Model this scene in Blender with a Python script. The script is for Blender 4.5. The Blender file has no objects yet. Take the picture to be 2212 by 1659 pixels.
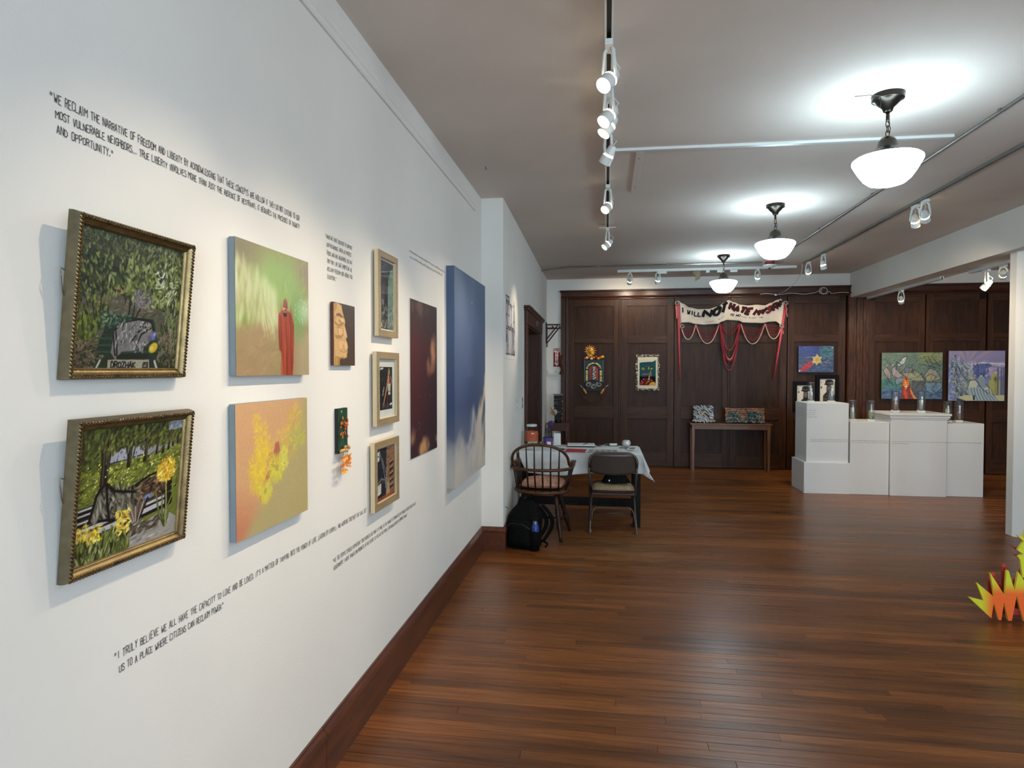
import bpy, bmesh, math, random
import numpy as np
from mathutils import Vector, Matrix

S = bpy.context.scene
COL = S.collection
PI = math.pi
rnd = random.Random(7)

# ------------------------------------------------------------------ camera
cam_d = bpy.data.cameras.new('camera')
cam_d.sensor_width = 36.0
cam_d.lens = 1350.0 / 2212.0 * 36.0
cam_d.clip_start = 0.05
cam = bpy.data.objects.new('camera', cam_d)
COL.objects.link(cam)
_yaw, _pit = math.radians(8.5907), math.radians(1.3367)
_F = Vector((-math.sin(_yaw) * math.cos(_pit), math.cos(_yaw) * math.cos(_pit), -math.sin(_pit)))
_R = Vector((math.cos(_yaw), math.sin(_yaw), 0))
_U = _R.cross(_F)
cam.matrix_world = Matrix(((_R.x, _U.x, -_F.x, 1.064), (_R.y, _U.y, -_F.y, 0.0), (_R.z, _U.z, -_F.z, 1.56), (0, 0, 0, 1)))
S.camera = cam

# ------------------------------------------------------------------ view
S.view_settings.view_transform = 'Standard'
S.view_settings.look = 'None'
S.view_settings.gamma = 1.0
S.view_settings.use_curve_mapping = False
S.view_settings.exposure = 0.1
S.cycles.use_denoising = True
S.cycles.max_bounces = 8
S.cycles.diffuse_bounces = 5
S.cycles.glossy_bounces = 4
S.cycles.transparent_max_bounces = 12
S.cycles.sample_clamp_indirect = 6.0
S.cycles.caustics_reflective = False
S.cycles.caustics_refractive = False

# ------------------------------------------------------------------ world: pale overcast daylight outside the windows
world = bpy.data.worlds.new('overcast')
S.world = world
world.use_nodes = True
_bg = world.node_tree.nodes['Background']
_bg.inputs[0].default_value = (0.68, 0.85, 1.0, 1)
_bg.inputs[1].default_value = 13.6

# the room
CEIL = 3.02
YF, YB = -2.4, 10.20          # front wall (behind the camera), back wall
XR = 9.6                      # right wall
WINDOWS = [(1.1, 2.7), (3.2, 4.6), (5.4, 7.0), (7.6, 9.2)]   # x spans of the sash windows in the front wall
WZ0, WZ1 = 0.75, 2.55
# daylight enters through the windows: portals only guide the sampling, they give no light
for _i, (_a, _b) in enumerate(WINDOWS):
    _l = bpy.data.lights.new('window_portal', 'AREA')
    _l.shape = 'RECTANGLE'; _l.size = _b - _a; _l.size_y = WZ1 - WZ0
    _l.cycles.is_portal = True
    _o = bpy.data.objects.new('window_portal', _l)
    _o.location = ((_a + _b) / 2, YF - 0.22, (WZ0 + WZ1) / 2)
    _o.rotation_euler = (PI / 2, 0, 0)
    COL.objects.link(_o)
PENDANT_POWER = 35.0
SPOT_POWER = 74.0

# ------------------------------------------------------------------ helpers: materials
def lin(c):
    if isinstance(c, str):
        c = tuple(int(c[i:i + 2], 16) / 255 for i in (0, 2, 4))
    return tuple((v / 12.92 if v <= 0.04045 else ((v + 0.055) / 1.055) ** 2.4) for v in c)

def nd(nt, kind, **kw):
    n = nt.nodes.new(kind)
    for k, v in kw.items():
        setattr(n, k, v)
    return n

def base_mat(name):
    m = bpy.data.materials.new(name)
    m.use_nodes = True
    nt = m.node_tree
    return m, nt, nt.nodes['Principled BSDF']

def mat(name, col, rough=0.5, metal=0.0, spec=0.5, var=0.08, vscale=6.0, bump=0.0, bscale=80.0, coat=0.0, emit=None, estr=0.0, stretch=None, sheen=0.0):
    """plain material with a little procedural colour variation and fine relief"""
    m, nt, p = base_mat(name)
    c = lin(col)
    p.inputs['Roughness'].default_value = rough
    p.inputs['Metallic'].default_value = metal
    p.inputs['Specular IOR Level'].default_value = spec
    p.inputs['Coat Weight'].default_value = coat
    p.inputs['Coat Roughness'].default_value = 0.12
    if sheen:
        p.inputs['Sheen Weight'].default_value = sheen
    tc = nd(nt, 'ShaderNodeTexCoord')
    mp = nd(nt, 'ShaderNodeMapping')
    if stretch:
        mp.inputs['Scale'].default_value = stretch
    nt.links.new(tc.outputs['Object'], mp.inputs['Vector'])
    if var:
        nz = nd(nt, 'ShaderNodeTexNoise')
        nz.inputs['Scale'].default_value = vscale
        nz.inputs['Detail'].default_value = 5
        nt.links.new(mp.outputs[0], nz.inputs['Vector'])
        r = nd(nt, 'ShaderNodeValToRGB')
        r.color_ramp.elements[0].position = 0.3
        r.color_ramp.elements[1].position = 0.7
        r.color_ramp.elements[0].color = (*[max(0, v * (1 - var * 2)) for v in c], 1)
        r.color_ramp.elements[1].color = (*[min(1, v * (1 + var * 2)) for v in c], 1)
        nt.links.new(nz.outputs['Fac'], r.inputs['Fac'])
        nt.links.new(r.outputs['Color'], p.inputs['Base Color'])
    else:
        p.inputs['Base Color'].default_value = (*c, 1)
    if bump:
        n2 = nd(nt, 'ShaderNodeTexNoise')
        n2.inputs['Scale'].default_value = bscale
        n2.inputs['Detail'].default_value = 4
        nt.links.new(mp.outputs[0], n2.inputs['Vector'])
        b = nd(nt, 'ShaderNodeBump')
        b.inputs['Strength'].default_value = bump
        b.inputs['Distance'].default_value = 0.01
        nt.links.new(n2.outputs['Fac'], b.inputs['Height'])
        nt.links.new(b.outputs[0], p.inputs['Normal'])
    if emit is not None:
        p.inputs['Emission Color'].default_value = (*lin(emit), 1)
        p.inputs['Emission Strength'].default_value = estr
    return m

def wood(name, c1, c2, scale=(1, 1, 1), rough=0.35, coat=0.0, bump=0.15, nscale=4.0, spec=0.5, space='Object'):
    """grain stretched by the mapping scale (small along the grain)"""
    m, nt, p = base_mat(name)
    tc = nd(nt, 'ShaderNodeTexCoord')
    mp = nd(nt, 'ShaderNodeMapping')
    mp.inputs['Scale'].default_value = scale
    if space == 'World':
        g = nd(nt, 'ShaderNodeNewGeometry')
        nt.links.new(g.outputs['Position'], mp.inputs['Vector'])
    else:
        nt.links.new(tc.outputs['Object'], mp.inputs['Vector'])
    nz = nd(nt, 'ShaderNodeTexNoise')
    nz.inputs['Scale'].default_value = nscale
    nz.inputs['Detail'].default_value = 8
    nz.inputs['Roughness'].default_value = 0.65
    nz.inputs['Distortion'].default_value = 0.6
    nt.links.new(mp.outputs[0], nz.inputs['Vector'])
    r = nd(nt, 'ShaderNodeValToRGB')
    r.color_ramp.elements[0].position = 0.32
    r.color_ramp.elements[1].position = 0.68
    r.color_ramp.elements[0].color = (*lin(c1), 1)
    r.color_ramp.elements[1].color = (*lin(c2), 1)
    nt.links.new(nz.outputs['Fac'], r.inputs['Fac'])
    nt.links.new(r.outputs['Color'], p.inputs['Base Color'])
    p.inputs['Roughness'].default_value = rough
    p.inputs['Specular IOR Level'].default_value = spec
    p.inputs['Coat Weight'].default_value = coat
    p.inputs['Coat Roughness'].default_value = 0.15
    b = nd(nt, 'ShaderNodeBump')
    b.inputs['Strength'].default_value = bump
    b.inputs['Distance'].default_value = 0.004
    nt.links.new(nz.outputs['Fac'], b.inputs['Height'])
    nt.links.new(b.outputs[0], p.inputs['Normal'])
    return m

def paint_mat(name, rough=0.55, spec=0.4, bump=0.12, bscale=140, coat=0.0):
    """pigment comes from the mesh's own colour attribute (brush strokes), with canvas relief"""
    m, nt, p = base_mat(name)
    at = nd(nt, 'ShaderNodeAttribute', attribute_name='pigment')
    nt.links.new(at.outputs['Color'], p.inputs['Base Color'])
    p.inputs['Roughness'].default_value = rough
    p.inputs['Specular IOR Level'].default_value = spec
    p.inputs['Coat Weight'].default_value = coat
    tc = nd(nt, 'ShaderNodeTexCoord')
    nz = nd(nt, 'ShaderNodeTexNoise')
    nz.inputs['Scale'].default_value = bscale
    nz.inputs['Detail'].default_value = 3
    nt.links.new(tc.outputs['Object'], nz.inputs['Vector'])
    b = nd(nt, 'ShaderNodeBump')
    b.inputs['Strength'].default_value = bump
    b.inputs['Distance'].default_value = 0.003
    nt.links.new(nz.outputs['Fac'], b.inputs['Height'])
    nt.links.new(b.outputs[0], p.inputs['Normal'])
    return m

def glass_mat(name, tint=(0.95, 0.97, 0.97), gloss=0.02, ior=1.45, boost=1.0):
    """thin clear glass: see-through with Fresnel reflections"""
    m = bpy.data.materials.new(name)
    m.use_nodes = True
    nt = m.node_tree
    nt.nodes.clear()
    out = nd(nt, 'ShaderNodeOutputMaterial')
    tr = nd(nt, 'ShaderNodeBsdfTransparent')
    tr.inputs[0].default_value = (*tint, 1)
    gl = nd(nt, 'ShaderNodeBsdfGlossy')
    gl.inputs['Roughness'].default_value = gloss
    lw = nd(nt, 'ShaderNodeLayerWeight')          # Schlick reflectance, the same from both sides of the thin wall
    pw = nd(nt, 'ShaderNodeMath', operation='POWER'); pw.inputs[1].default_value = 5.0
    fr = nd(nt, 'ShaderNodeMath', operation='MULTIPLY_ADD'); fr.inputs[1].default_value = 0.95; fr.inputs[2].default_value = 0.045
    nt.links.new(lw.outputs['Facing'], pw.inputs[0]); nt.links.new(pw.outputs[0], fr.inputs[0])
    nz = nd(nt, 'ShaderNodeTexNoise')
    nz.inputs['Scale'].default_value = 30
    mx = nd(nt, 'ShaderNodeMixShader')
    mu = nd(nt, 'ShaderNodeMath', operation='MULTIPLY', use_clamp=True)
    mu.inputs[1].default_value = boost
    bp = nd(nt, 'ShaderNodeBump')
    bp.inputs['Strength'].default_value = 0.03
    nt.links.new(nz.outputs['Fac'], bp.inputs['Height'])
    nt.links.new(bp.outputs[0], gl.inputs['Normal'])
    nt.links.new(fr.outputs[0], mu.inputs[0])
    nt.links.new(mu.outputs[0], mx.inputs[0])
    nt.links.new(tr.outputs[0], mx.inputs[1])
    nt.links.new(gl.outputs[0], mx.inputs[2])
    nt.links.new(mx.outputs[0], out.inputs[0])
    return m

# ------------------------------------------------------------------ helpers: meshes
class MB:
    def __init__(self):
        self.v, self.f = [], []
    def add(self, vs, fs):
        o = len(self.v)
        self.v += [tuple(p) for p in vs]
        self.f += [tuple(i + o for i in q) for q in fs]
        return self
    def box(self, x0, x1, y0, y1, z0, z1):
        vs = [(x, y, z) for z in (z0, z1) for y in (y0, y1) for x in (x0, x1)]
        return self.add(vs, [(0, 2, 3, 1), (4, 5, 7, 6), (0, 1, 5, 4), (2, 6, 7, 3), (0, 4, 6, 2), (1, 3, 7, 5)])
    def tube(self, pts, r, n=8, cap=True, closed=False):
        """round bar along a polyline; r is a number or one radius per point"""
        P = [Vector(p) for p in pts]
        k = len(P)
        rs = r if isinstance(r, (list, tuple)) else [r] * k
        vs, up = [], None
        for i, p in enumerate(P):
            a = P[(i - 1) % k] if (i > 0 or closed) else P[i]
            b = P[(i + 1) % k] if (i < k - 1 or closed) else P[i]
            t = (b - a)
            t = t.normalized() if t.length > 1e-9 else Vector((0, 0, 1))
            if up is None:
                up = Vector((0, 0, 1)) if abs(t.z) < 0.9 else Vector((1, 0, 0))
            s = t.cross(up)
            s = s.normalized() if s.length > 1e-6 else t.orthogonal().normalized()
            up = s.cross(t).normalized()
            for j in range(n):
                q = 2 * PI * j / n
                vs.append(p + (s * math.cos(q) + up * math.sin(q)) * rs[i])
        fs = []
        m = k if closed else k - 1
        for i in range(m):
            i2 = (i + 1) % k
            for j in range(n):
                j2 = (j + 1) % n
                fs.append((i * n + j, i * n + j2, i2 * n + j2, i2 * n + j))
        if cap and not closed:
            fs.append(tuple(range(n - 1, -1, -1)))
            fs.append(tuple((k - 1) * n + j for j in range(n)))
        return self.add(vs, fs)
    def lathe(self, prof, n=24, c=(0, 0, 0), cap=True, sx=1.0, sy=1.0):
        """turned shape about the z axis; prof is [(radius, z)] from bottom to top"""
        vs = []
        for r, z in prof:
            for j in range(n):
                q = 2 * PI * j / n
                vs.append((c[0] + r * sx * math.cos(q), c[1] + r * sy * math.sin(q), c[2] + z))
        fs = []
        for i in range(len(prof) - 1):
            for j in range(n):
                j2 = (j + 1) % n
                fs.append((i * n + j, i * n + j2, (i + 1) * n + j2, (i + 1) * n + j))
        if cap:
            fs.append(tuple(range(n - 1, -1, -1)))
            fs.append(tuple((len(prof) - 1) * n + j for j in range(n)))
        return self.add(vs, fs)
    def prism(self, poly, d0, d1, axis='y'):
        """outline extruded between d0 and d1; axis y: outline is (x, z); axis z: (x, y); axis x: (y, z)"""
        n = len(poly)
        def P(a, b, d):
            return {'y': (a, d, b), 'z': (a, b, d), 'x': (d, a, b)}[axis]
        vs = [P(a, b, d0) for a, b in poly] + [P(a, b, d1) for a, b in poly]
        fs = [tuple(range(n)), tuple(range(2 * n - 1, n - 1, -1))]
        fs += [(i, n + i, n + (i + 1) % n, (i + 1) % n) for i in range(n)]
        return self.add(vs, fs)
    def ball(self, c, rx, ry=None, rz=None, n=10, m=6, rot=None):
        ry = rx if ry is None else ry
        rz = rx if rz is None else rz
        vs, fs = [], []
        for i in range(m + 1):
            t = PI * i / m
            for j in range(n):
                q = 2 * PI * j / n
                p = Vector((rx * math.sin(t) * math.cos(q), ry * math.sin(t) * math.sin(q), rz * math.cos(t)))
                if rot is not None:
                    p = rot @ p
                vs.append(p + Vector(c))
        for i in range(m):
            for j in range(n):
                j2 = (j + 1) % n
                fs.append((i * n + j, (i + 1) * n + j, (i + 1) * n + j2, i * n + j2))
        return self.add(vs, fs)
    def grid(self, fn, nu, nv, thick=None):
        """surface fn(u, v) over the unit square"""
        vs = [fn(i / nu, j / nv) for j in range(nv + 1) for i in range(nu + 1)]
        fs = [(j * (nu + 1) + i, j * (nu + 1) + i + 1, (j + 1) * (nu + 1) + i + 1, (j + 1) * (nu + 1) + i) for j in range(nv) for i in range(nu)]
        return self.add(vs, fs)
    def strip(self, a, b, w, frame):
        """flat marker stroke from a to b (2D) of width w; frame maps 2D to 3D"""
        dx, dy = b[0] - a[0], b[1] - a[1]
        l = math.hypot(dx, dy) or 1e-9
        tx, ty = dx / l, dy / l
        nx, ny = -ty * w / 2, tx * w / 2
        ex, ey = tx * w * 0.4, ty * w * 0.4
        q = [(a[0] - ex + nx, a[1] - ey + ny), (a[0] - ex - nx, a[1] - ey - ny), (b[0] + ex - nx, b[1] + ey - ny), (b[0] + ex + nx, b[1] + ey + ny)]
        return self.add([frame(*p) for p in q], [(0, 1, 2, 3)])
    def build(self, name, m, parent=None, smooth=False, bevel=0.0, auto=None, subsurf=0, solid=0.0):
        me = bpy.data.meshes.new(name)
        me.from_pydata(self.v, [], self.f)
        bm = bmesh.new()
        bm.from_mesh(me)
        bmesh.ops.remove_doubles(bm, verts=bm.verts, dist=1e-6)
        bmesh.ops.recalc_face_normals(bm, faces=bm.faces)
        if bevel:
            es = [e for e in bm.edges if len(e.link_faces) == 2 and e.calc_face_angle(0) > 0.6]
            bmesh.ops.bevel(bm, geom=es, offset=bevel, segments=2, affect='EDGES', profile=0.5, clamp_overlap=True)
        bm.to_mesh(me)
        bm.free()
        me.materials.append(m)
        if smooth:
            me.shade_smooth()
            if auto:
                me.set_sharp_from_angle(angle=auto)
        o = bpy.data.objects.new(name, me)
        COL.objects.link(o)
        if parent is not None:
            o.parent = parent
        if solid:
            md = o.modifiers.new('thickness', 'SOLIDIFY')
            md.thickness = solid
            md.offset = 0
        if subsurf:
            md = o.modifiers.new('smooth', 'SUBSURF')
            md.levels = subsurf
            md.render_levels = subsurf
        return o

def tag(o, label=None, cat=None, group=None, kind=None):
    if label: o['label'] = label
    if cat: o['category'] = cat
    if group: o['group'] = group
    if kind: o['kind'] = kind
    return o

def thing(name, label, cat, loc=(0, 0, 0), rot=(0, 0, 0), group=None):
    o = bpy.data.objects.new(name, None)
    o.empty_display_size = 0.05
    COL.objects.link(o)
    o.location = loc
    o.rotation_euler = rot
    return tag(o, label, cat, group)

def copy_tree(o, parent=None):
    c = o.copy()
    COL.objects.link(c)
    c.parent = parent
    for ch in list(o.children):
        copy_tree(ch, c)
    return c

def struct(name, mb, m, parent=None, **kw):
    o = mb.build(name, m, parent, **kw)
    if parent is None:
        o['kind'] = 'structure'
    return o

# ------------------------------------------------------------------ shared materials
M = {}
def wall_paint(name, col, rough=0.85, bump=0.12):
    """matt emulsion: roller stipple, faint stains and scuffs"""
    m, nt, p = base_mat(name)
    c = lin(col)
    g = nd(nt, 'ShaderNodeNewGeometry')
    a = nd(nt, 'ShaderNodeTexNoise'); a.inputs['Scale'].default_value = 1.3; a.inputs['Detail'].default_value = 6
    b = nd(nt, 'ShaderNodeTexNoise'); b.inputs['Scale'].default_value = 170; b.inputs['Detail'].default_value = 2
    nt.links.new(g.outputs['Position'], a.inputs['Vector'])
    nt.links.new(g.outputs['Position'], b.inputs['Vector'])
    r = nd(nt, 'ShaderNodeValToRGB')
    r.color_ramp.elements[0].position = 0.25; r.color_ramp.elements[1].position = 0.6
    r.color_ramp.elements[0].color = (*[v * 0.92 for v in c], 1)
    r.color_ramp.elements[1].color = (*c, 1)
    nt.links.new(a.outputs['Fac'], r.inputs['Fac'])
    nt.links.new(r.outputs['Color'], p.inputs['Base Color'])
    bp = nd(nt, 'ShaderNodeBump'); bp.inputs['Strength'].default_value = bump; bp.inputs['Distance'].default_value = 0.004
    nt.links.new(b.outputs['Fac'], bp.inputs['Height'])
    nt.links.new(bp.outputs[0], p.inputs['Normal'])
    p.inputs['Roughness'].default_value = rough
    p.inputs['Specular IOR Level'].default_value = 0.3
    return m

M['wall'] = wall_paint('wall_paint', (0.885, 0.873, 0.848))
M['ceil'] = wall_paint('ceiling_paint', (0.85, 0.81, 0.775), bump=0.2)
M['white'] = wall_paint('pedestal_paint', (0.86, 0.855, 0.84), rough=0.6, bump=0.05)
M['door'] = wood('dark_oak', (0.165, 0.088, 0.04), (0.30, 0.175, 0.085), (9, 9, 0.9), rough=0.40, coat=0.0, spec=0.2, bump=0.2, nscale=3.0)
M['rail'] = wood('dark_oak_rail', (0.165, 0.088, 0.04), (0.30, 0.175, 0.085), (0.9, 9, 9), rough=0.40, coat=0.0, spec=0.2, bump=0.2, nscale=3.0)
M['panel'] = wood('dark_oak_panel', (0.15, 0.082, 0.043), (0.265, 0.155, 0.08), (7, 7, 0.9), rough=0.42, coat=0.0, spec=0.18, bump=0.2, nscale=3.0)
M['trim'] = wood('dark_oak_trim', (0.19, 0.085, 0.042), (0.31, 0.16, 0.085), (1.2, 9, 9), rough=0.30, coat=0.0, spec=0.35, bump=0.1, nscale=3.0)
M['jamb'] = wood('dark_oak_jamb', (0.19, 0.085, 0.042), (0.31, 0.16, 0.085), (9, 9, 1.2), rough=0.30, coat=0.0, spec=0.35, bump=0.1, nscale=3.0)
M['pilaster'] = wood('oak_figured', (0.16, 0.075, 0.04), (0.35, 0.205, 0.12), (9, 9, 1.6), rough=0.4, coat=0.0, spec=0.2, bump=0.3, nscale=3.4)
M['baseb'] = wood('baseboard_oak', (0.24, 0.105, 0.045), (0.37, 0.185, 0.085), (9, 1.2, 9), rough=0.35, coat=0.15, bump=0.1, nscale=3.0, space='World')
M['ink_small'] = mat('grey_print', (.42, .41, .40), .8, var=.1)
M['black'] = mat('black_slot', (0.03, 0.03, 0.03), 0.6)
M['gap'] = mat('joint_dirt_gap_shade', (0.09, 0.055, 0.035), 0.9)  # dirt in the floor joints; painted shade on the sheet behind the doors
M['whitemetal'] = mat('white_enamel', (0.82, 0.83, 0.82), 0.35, var=0.02)
M['greymetal'] = mat('galvanised_steel', (0.62, 0.62, 0.60), 0.32, metal=0.9, var=0.06, vscale=20)
M['bronze'] = mat('dark_bronze', (0.16, 0.14, 0.12), 0.28, metal=0.85, var=0.1)
M['paper'] = mat('paper_white', (0.86, 0.85, 0.82), 0.8, var=0.02)
M['ink'] = mat('black_ink', (0.16, 0.155, 0.16), 0.7, var=0.15, vscale=60)
M['blackplastic'] = mat('black_plastic', (0.04, 0.04, 0.042), 0.35)
M['glass'] = glass_mat('clear_glass')
M['pane'] = glass_mat('window_glass', (0.97, 0.98, 0.98))

def floor_mat():
    m, nt, p = base_mat('floor_strip_oak')
    g = nd(nt, 'ShaderNodeNewGeometry')
    oi = nd(nt, 'ShaderNodeObjectInfo')
    at = nd(nt, 'ShaderNodeAttribute', attribute_name='tint')
    add = nd(nt, 'ShaderNodeMath', operation='ADD')
    nt.links.new(oi.outputs['Random'], add.inputs[0]); nt.links.new(at.outputs['Fac'], add.inputs[1])
    fr = nd(nt, 'ShaderNodeMath', operation='FRACT'); nt.links.new(add.outputs[0], fr.inputs[0])
    # grain, offset board by board
    off = nd(nt, 'ShaderNodeCombineXYZ'); sc = nd(nt, 'ShaderNodeMath', operation='MULTIPLY'); sc.inputs[1].default_value = 37.0
    nt.links.new(fr.outputs[0], sc.inputs[0]); nt.links.new(sc.outputs[0], off.inputs['X']); nt.links.new(sc.outputs[0], off.inputs['Z'])
    va = nd(nt, 'ShaderNodeVectorMath', operation='ADD')
    nt.links.new(g.outputs['Position'], va.inputs[0]); nt.links.new(off.outputs[0], va.inputs[1])
    mp = nd(nt, 'ShaderNodeMapping'); mp.inputs['Scale'].default_value = (0.9, 26, 1)
    nt.links.new(va.outputs[0], mp.inputs['Vector'])
    nz = nd(nt, 'ShaderNodeTexNoise'); nz.inputs['Scale'].default_value = 3.0; nz.inputs['Detail'].default_value = 9; nz.inputs['Roughness'].default_value = 0.68
    nt.links.new(mp.outputs[0], nz.inputs['Vector'])
    r = nd(nt, 'ShaderNodeValToRGB')
    r.color_ramp.elements[0].position = 0.3; r.color_ramp.elements[1].position = 0.72
    r.color_ramp.elements[0].color = (*lin((0.335, 0.17, 0.06)), 1); r.color_ramp.elements[1].color = (*lin((0.63, 0.375, 0.165)), 1)
    nt.links.new(nz.outputs['Fac'], r.inputs['Fac'])
    # board to board tone
    hs = nd(nt, 'ShaderNodeHueSaturation')
    mr = nd(nt, 'ShaderNodeMapRange'); mr.inputs['To Min'].default_value = 0.70; mr.inputs['To Max'].default_value = 1.28
    nt.links.new(fr.outputs[0], mr.inputs['Value']); nt.links.new(mr.outputs[0], hs.inputs['Value'])
    nt.links.new(r.outputs['Color'], hs.inputs['Color'])
    # long dark streaks and pale worn patches
    mp2 = nd(nt, 'ShaderNodeMapping'); mp2.inputs['Scale'].default_value = (0.35, 3.0, 1)
    nt.links.new(g.outputs['Position'], mp2.inputs['Vector'])
    n2 = nd(nt, 'ShaderNodeTexNoise'); n2.inputs['Scale'].default_value = 1.6; n2.inputs['Detail'].default_value = 5
    nt.links.new(mp2.outputs[0], n2.inputs['Vector'])
    rr = nd(nt, 'ShaderNodeValToRGB'); rr.color_ramp.elements[0].position = 0.36; rr.color_ramp.elements[1].position = 0.56
    rr.color_ramp.elements[0].color = (0.62, 0.6, 0.62, 1); rr.color_ramp.elements[1].color = (1, 1, 1, 1)
    nt.links.new(n2.outputs['Fac'], rr.inputs['Fac'])
    mu = nd(nt, 'ShaderNodeMix', data_type='RGBA', blend_type='MULTIPLY'); mu.inputs['Factor'].default_value = 1.0
    nt.links.new(hs.outputs['Color'], mu.inputs['A']); nt.links.new(rr.outputs['Color'], mu.inputs['B'])
    mp3 = nd(nt, 'ShaderNodeMapping'); mp3.inputs['Scale'].default_value = (2.2, 22, 1)
    nt.links.new(g.outputs['Position'], mp3.inputs['Vector'])
    n3 = nd(nt, 'ShaderNodeTexNoise'); n3.inputs['Scale'].default_value = 1.5; n3.inputs['Detail'].default_value = 6; n3.inputs['Roughness'].default_value = 0.7
    nt.links.new(mp3.outputs[0], n3.inputs['Vector'])
    # wear is heaviest where people stand behind the folding chair
    sep = nd(nt, 'ShaderNodeVectorMath', operation='DISTANCE'); sep.inputs[1].default_value = (1.25, 5.45, 0)
    nt.links.new(g.outputs['Position'], sep.inputs[0])
    near = nd(nt, 'ShaderNodeMapRange'); near.inputs['From Min'].default_value = 0.15; near.inputs['From Max'].default_value = 1.0
    near.inputs['To Min'].default_value = 0.17; near.inputs['To Max'].default_value = -0.02
    nt.links.new(sep.outputs['Value'], near.inputs['Value'])
    ad = nd(nt, 'ShaderNodeMath', operation='ADD'); nt.links.new(n3.outputs['Fac'], ad.inputs[0]); nt.links.new(near.outputs[0], ad.inputs[1])
    wr = nd(nt, 'ShaderNodeValToRGB'); wr.color_ramp.elements[0].position = 0.60; wr.color_ramp.elements[1].position = 0.72
    wr.color_ramp.elements[0].color = (0, 0, 0, 1); wr.color_ramp.elements[1].color = (0.62, 0.62, 0.62, 1)
    nt.links.new(ad.outputs[0], wr.inputs['Fac'])
    mw = nd(nt, 'ShaderNodeMix', data_type='RGBA')
    nt.links.new(wr.outputs['Color'], mw.inputs['Factor']); nt.links.new(mu.outputs['Result'], mw.inputs['A'])
    mw.inputs['B'].default_value = (*lin((0.58, 0.45, 0.31)), 1)
    nt.links.new(mw.outputs['Result'], p.inputs['Base Color'])
    # satin varnish, duller where worn
    ro = nd(nt, 'ShaderNodeMapRange'); ro.inputs['To Min'].default_value = 0.20; ro.inputs['To Max'].default_value = 0.44
    nt.links.new(n2.outputs['Fac'], ro.inputs['Value'])
    nt.links.new(ro.outputs[0], p.inputs['Roughness'])
    p.inputs['Specular IOR Level'].default_value = 0.5
    bp = nd(nt, 'ShaderNodeBump'); bp.inputs['Strength'].default_value = 0.12; bp.inputs['Distance'].default_value = 0.002
    nt.links.new(nz.outputs['Fac'], bp.inputs['Height']); nt.links.new(bp.outputs[0], p.inputs['Normal'])
    return m
M['floor'] = floor_mat()

# ------------------------------------------------------------------ floor: narrow strip boards running across the room
floor = struct('floor', MB().box(-0.3, XR + 0.2, YF - 0.2, YB + 0.25, -0.12, -0.0165), M['gap'])
PW = 0.057
_rows = int((YB + 0.11 - YF) / PW)
_rest, _near, _tints = [], [], []
_fr = random.Random(11)
for _k in range(_rows):
    _y = YF + _k * PW
    _x = -0.02 - _fr.random() * 1.4
    while _x < XR:
        _l = _fr.choice((0.8, 1.1, 1.4, 1.8, 2.3))
        _a, _b = max(_x, -0.02), min(_x + _l, XR)
        if _b - _a > 0.03:
            # how large the board shows in the photograph: only those inside the view cone count
            _vis = _y > 2.05 and _a < 2.75 + (_y - 2.68) * 0.60
            (_near if _vis and len(_near) < 300 else _rest).append((_a, _b, _y, _fr.random() * 0.0005))
        _x += _l
_unit = {}
for _a, _b, _y, _dz in _near:
    _k = round(_b - _a, 3)
    if _k not in _unit:
        _w = (_b - _a) / 2 - 0.0005
        _me = bpy.data.meshes.new('plank')
        _h, _c = PW / 2 - 0.0009, 0.0009
        _vs = [(-_w, -_h, -0.017), (_w, -_h, -0.017), (_w, _h, -0.017), (-_w, _h, -0.017),
               (-_w, -_h, -_c), (_w, -_h, -_c), (_w, _h, -_c), (-_w, _h, -_c),
               (-_w + _c, -_h + _c, 0), (_w - _c, -_h + _c, 0), (_w - _c, _h - _c, 0), (-_w + _c, _h - _c, 0)]
        _me.from_pydata(_vs, [], [(8, 9, 10, 11)] + [(i, (i + 1) % 4, 4 + (i + 1) % 4, 4 + i) for i in range(4)] + [(4 + i, 4 + (i + 1) % 4, 8 + (i + 1) % 4, 8 + i) for i in range(4)])
        _me.materials.append(M['floor'])
        _unit[_k] = _me
    _o = bpy.data.objects.new('plank', _unit[_k])
    COL.objects.link(_o)
    _o.location = ((_a + _b) / 2, _y + PW / 2, -_dz)
    _o.parent = floor
_mb = MB()
for _a, _b, _y, _dz in _rest:
    _mb.add([(_a + .0009, _y + .0009, -_dz), (_b - .0009, _y + .0009, -_dz), (_b - .0009, _y + PW - .0009, -_dz), (_a + .0009, _y + PW - .0009, -_dz),
             (_a + .0009, _y + .0009, -0.016), (_b - .0009, _y + .0009, -0.016), (_b - .0009, _y + PW - .0009, -0.016), (_a + .0009, _y + PW - .0009, -0.016)],
            [(0, 1, 2, 3), (0, 4, 5, 1), (1, 5, 6, 2), (2, 6, 7, 3), (3, 7, 4, 0)])
_me = bpy.data.meshes.new('floorboards')
_me.from_pydata(_mb.v, [], _mb.f)
_at = _me.attributes.new('tint', 'FLOAT', 'FACE')
_at.data.foreach_set('value', np.repeat(np.array([_fr.random() for _ in _rest], dtype=np.float32), 5))
_me.materials.append(M['floor'])
_o = bpy.data.objects.new('floorboards', _me)
COL.objects.link(_o); _o.parent = floor; _o['kind'] = 'stuff'

# ------------------------------------------------------------------ ceiling, walls
struct('ceiling', MB().box(-0.3, XR + 0.2, YF - 0.2, YB + 0.25, CEIL, CEIL + 0.15), M['ceil'])

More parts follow.
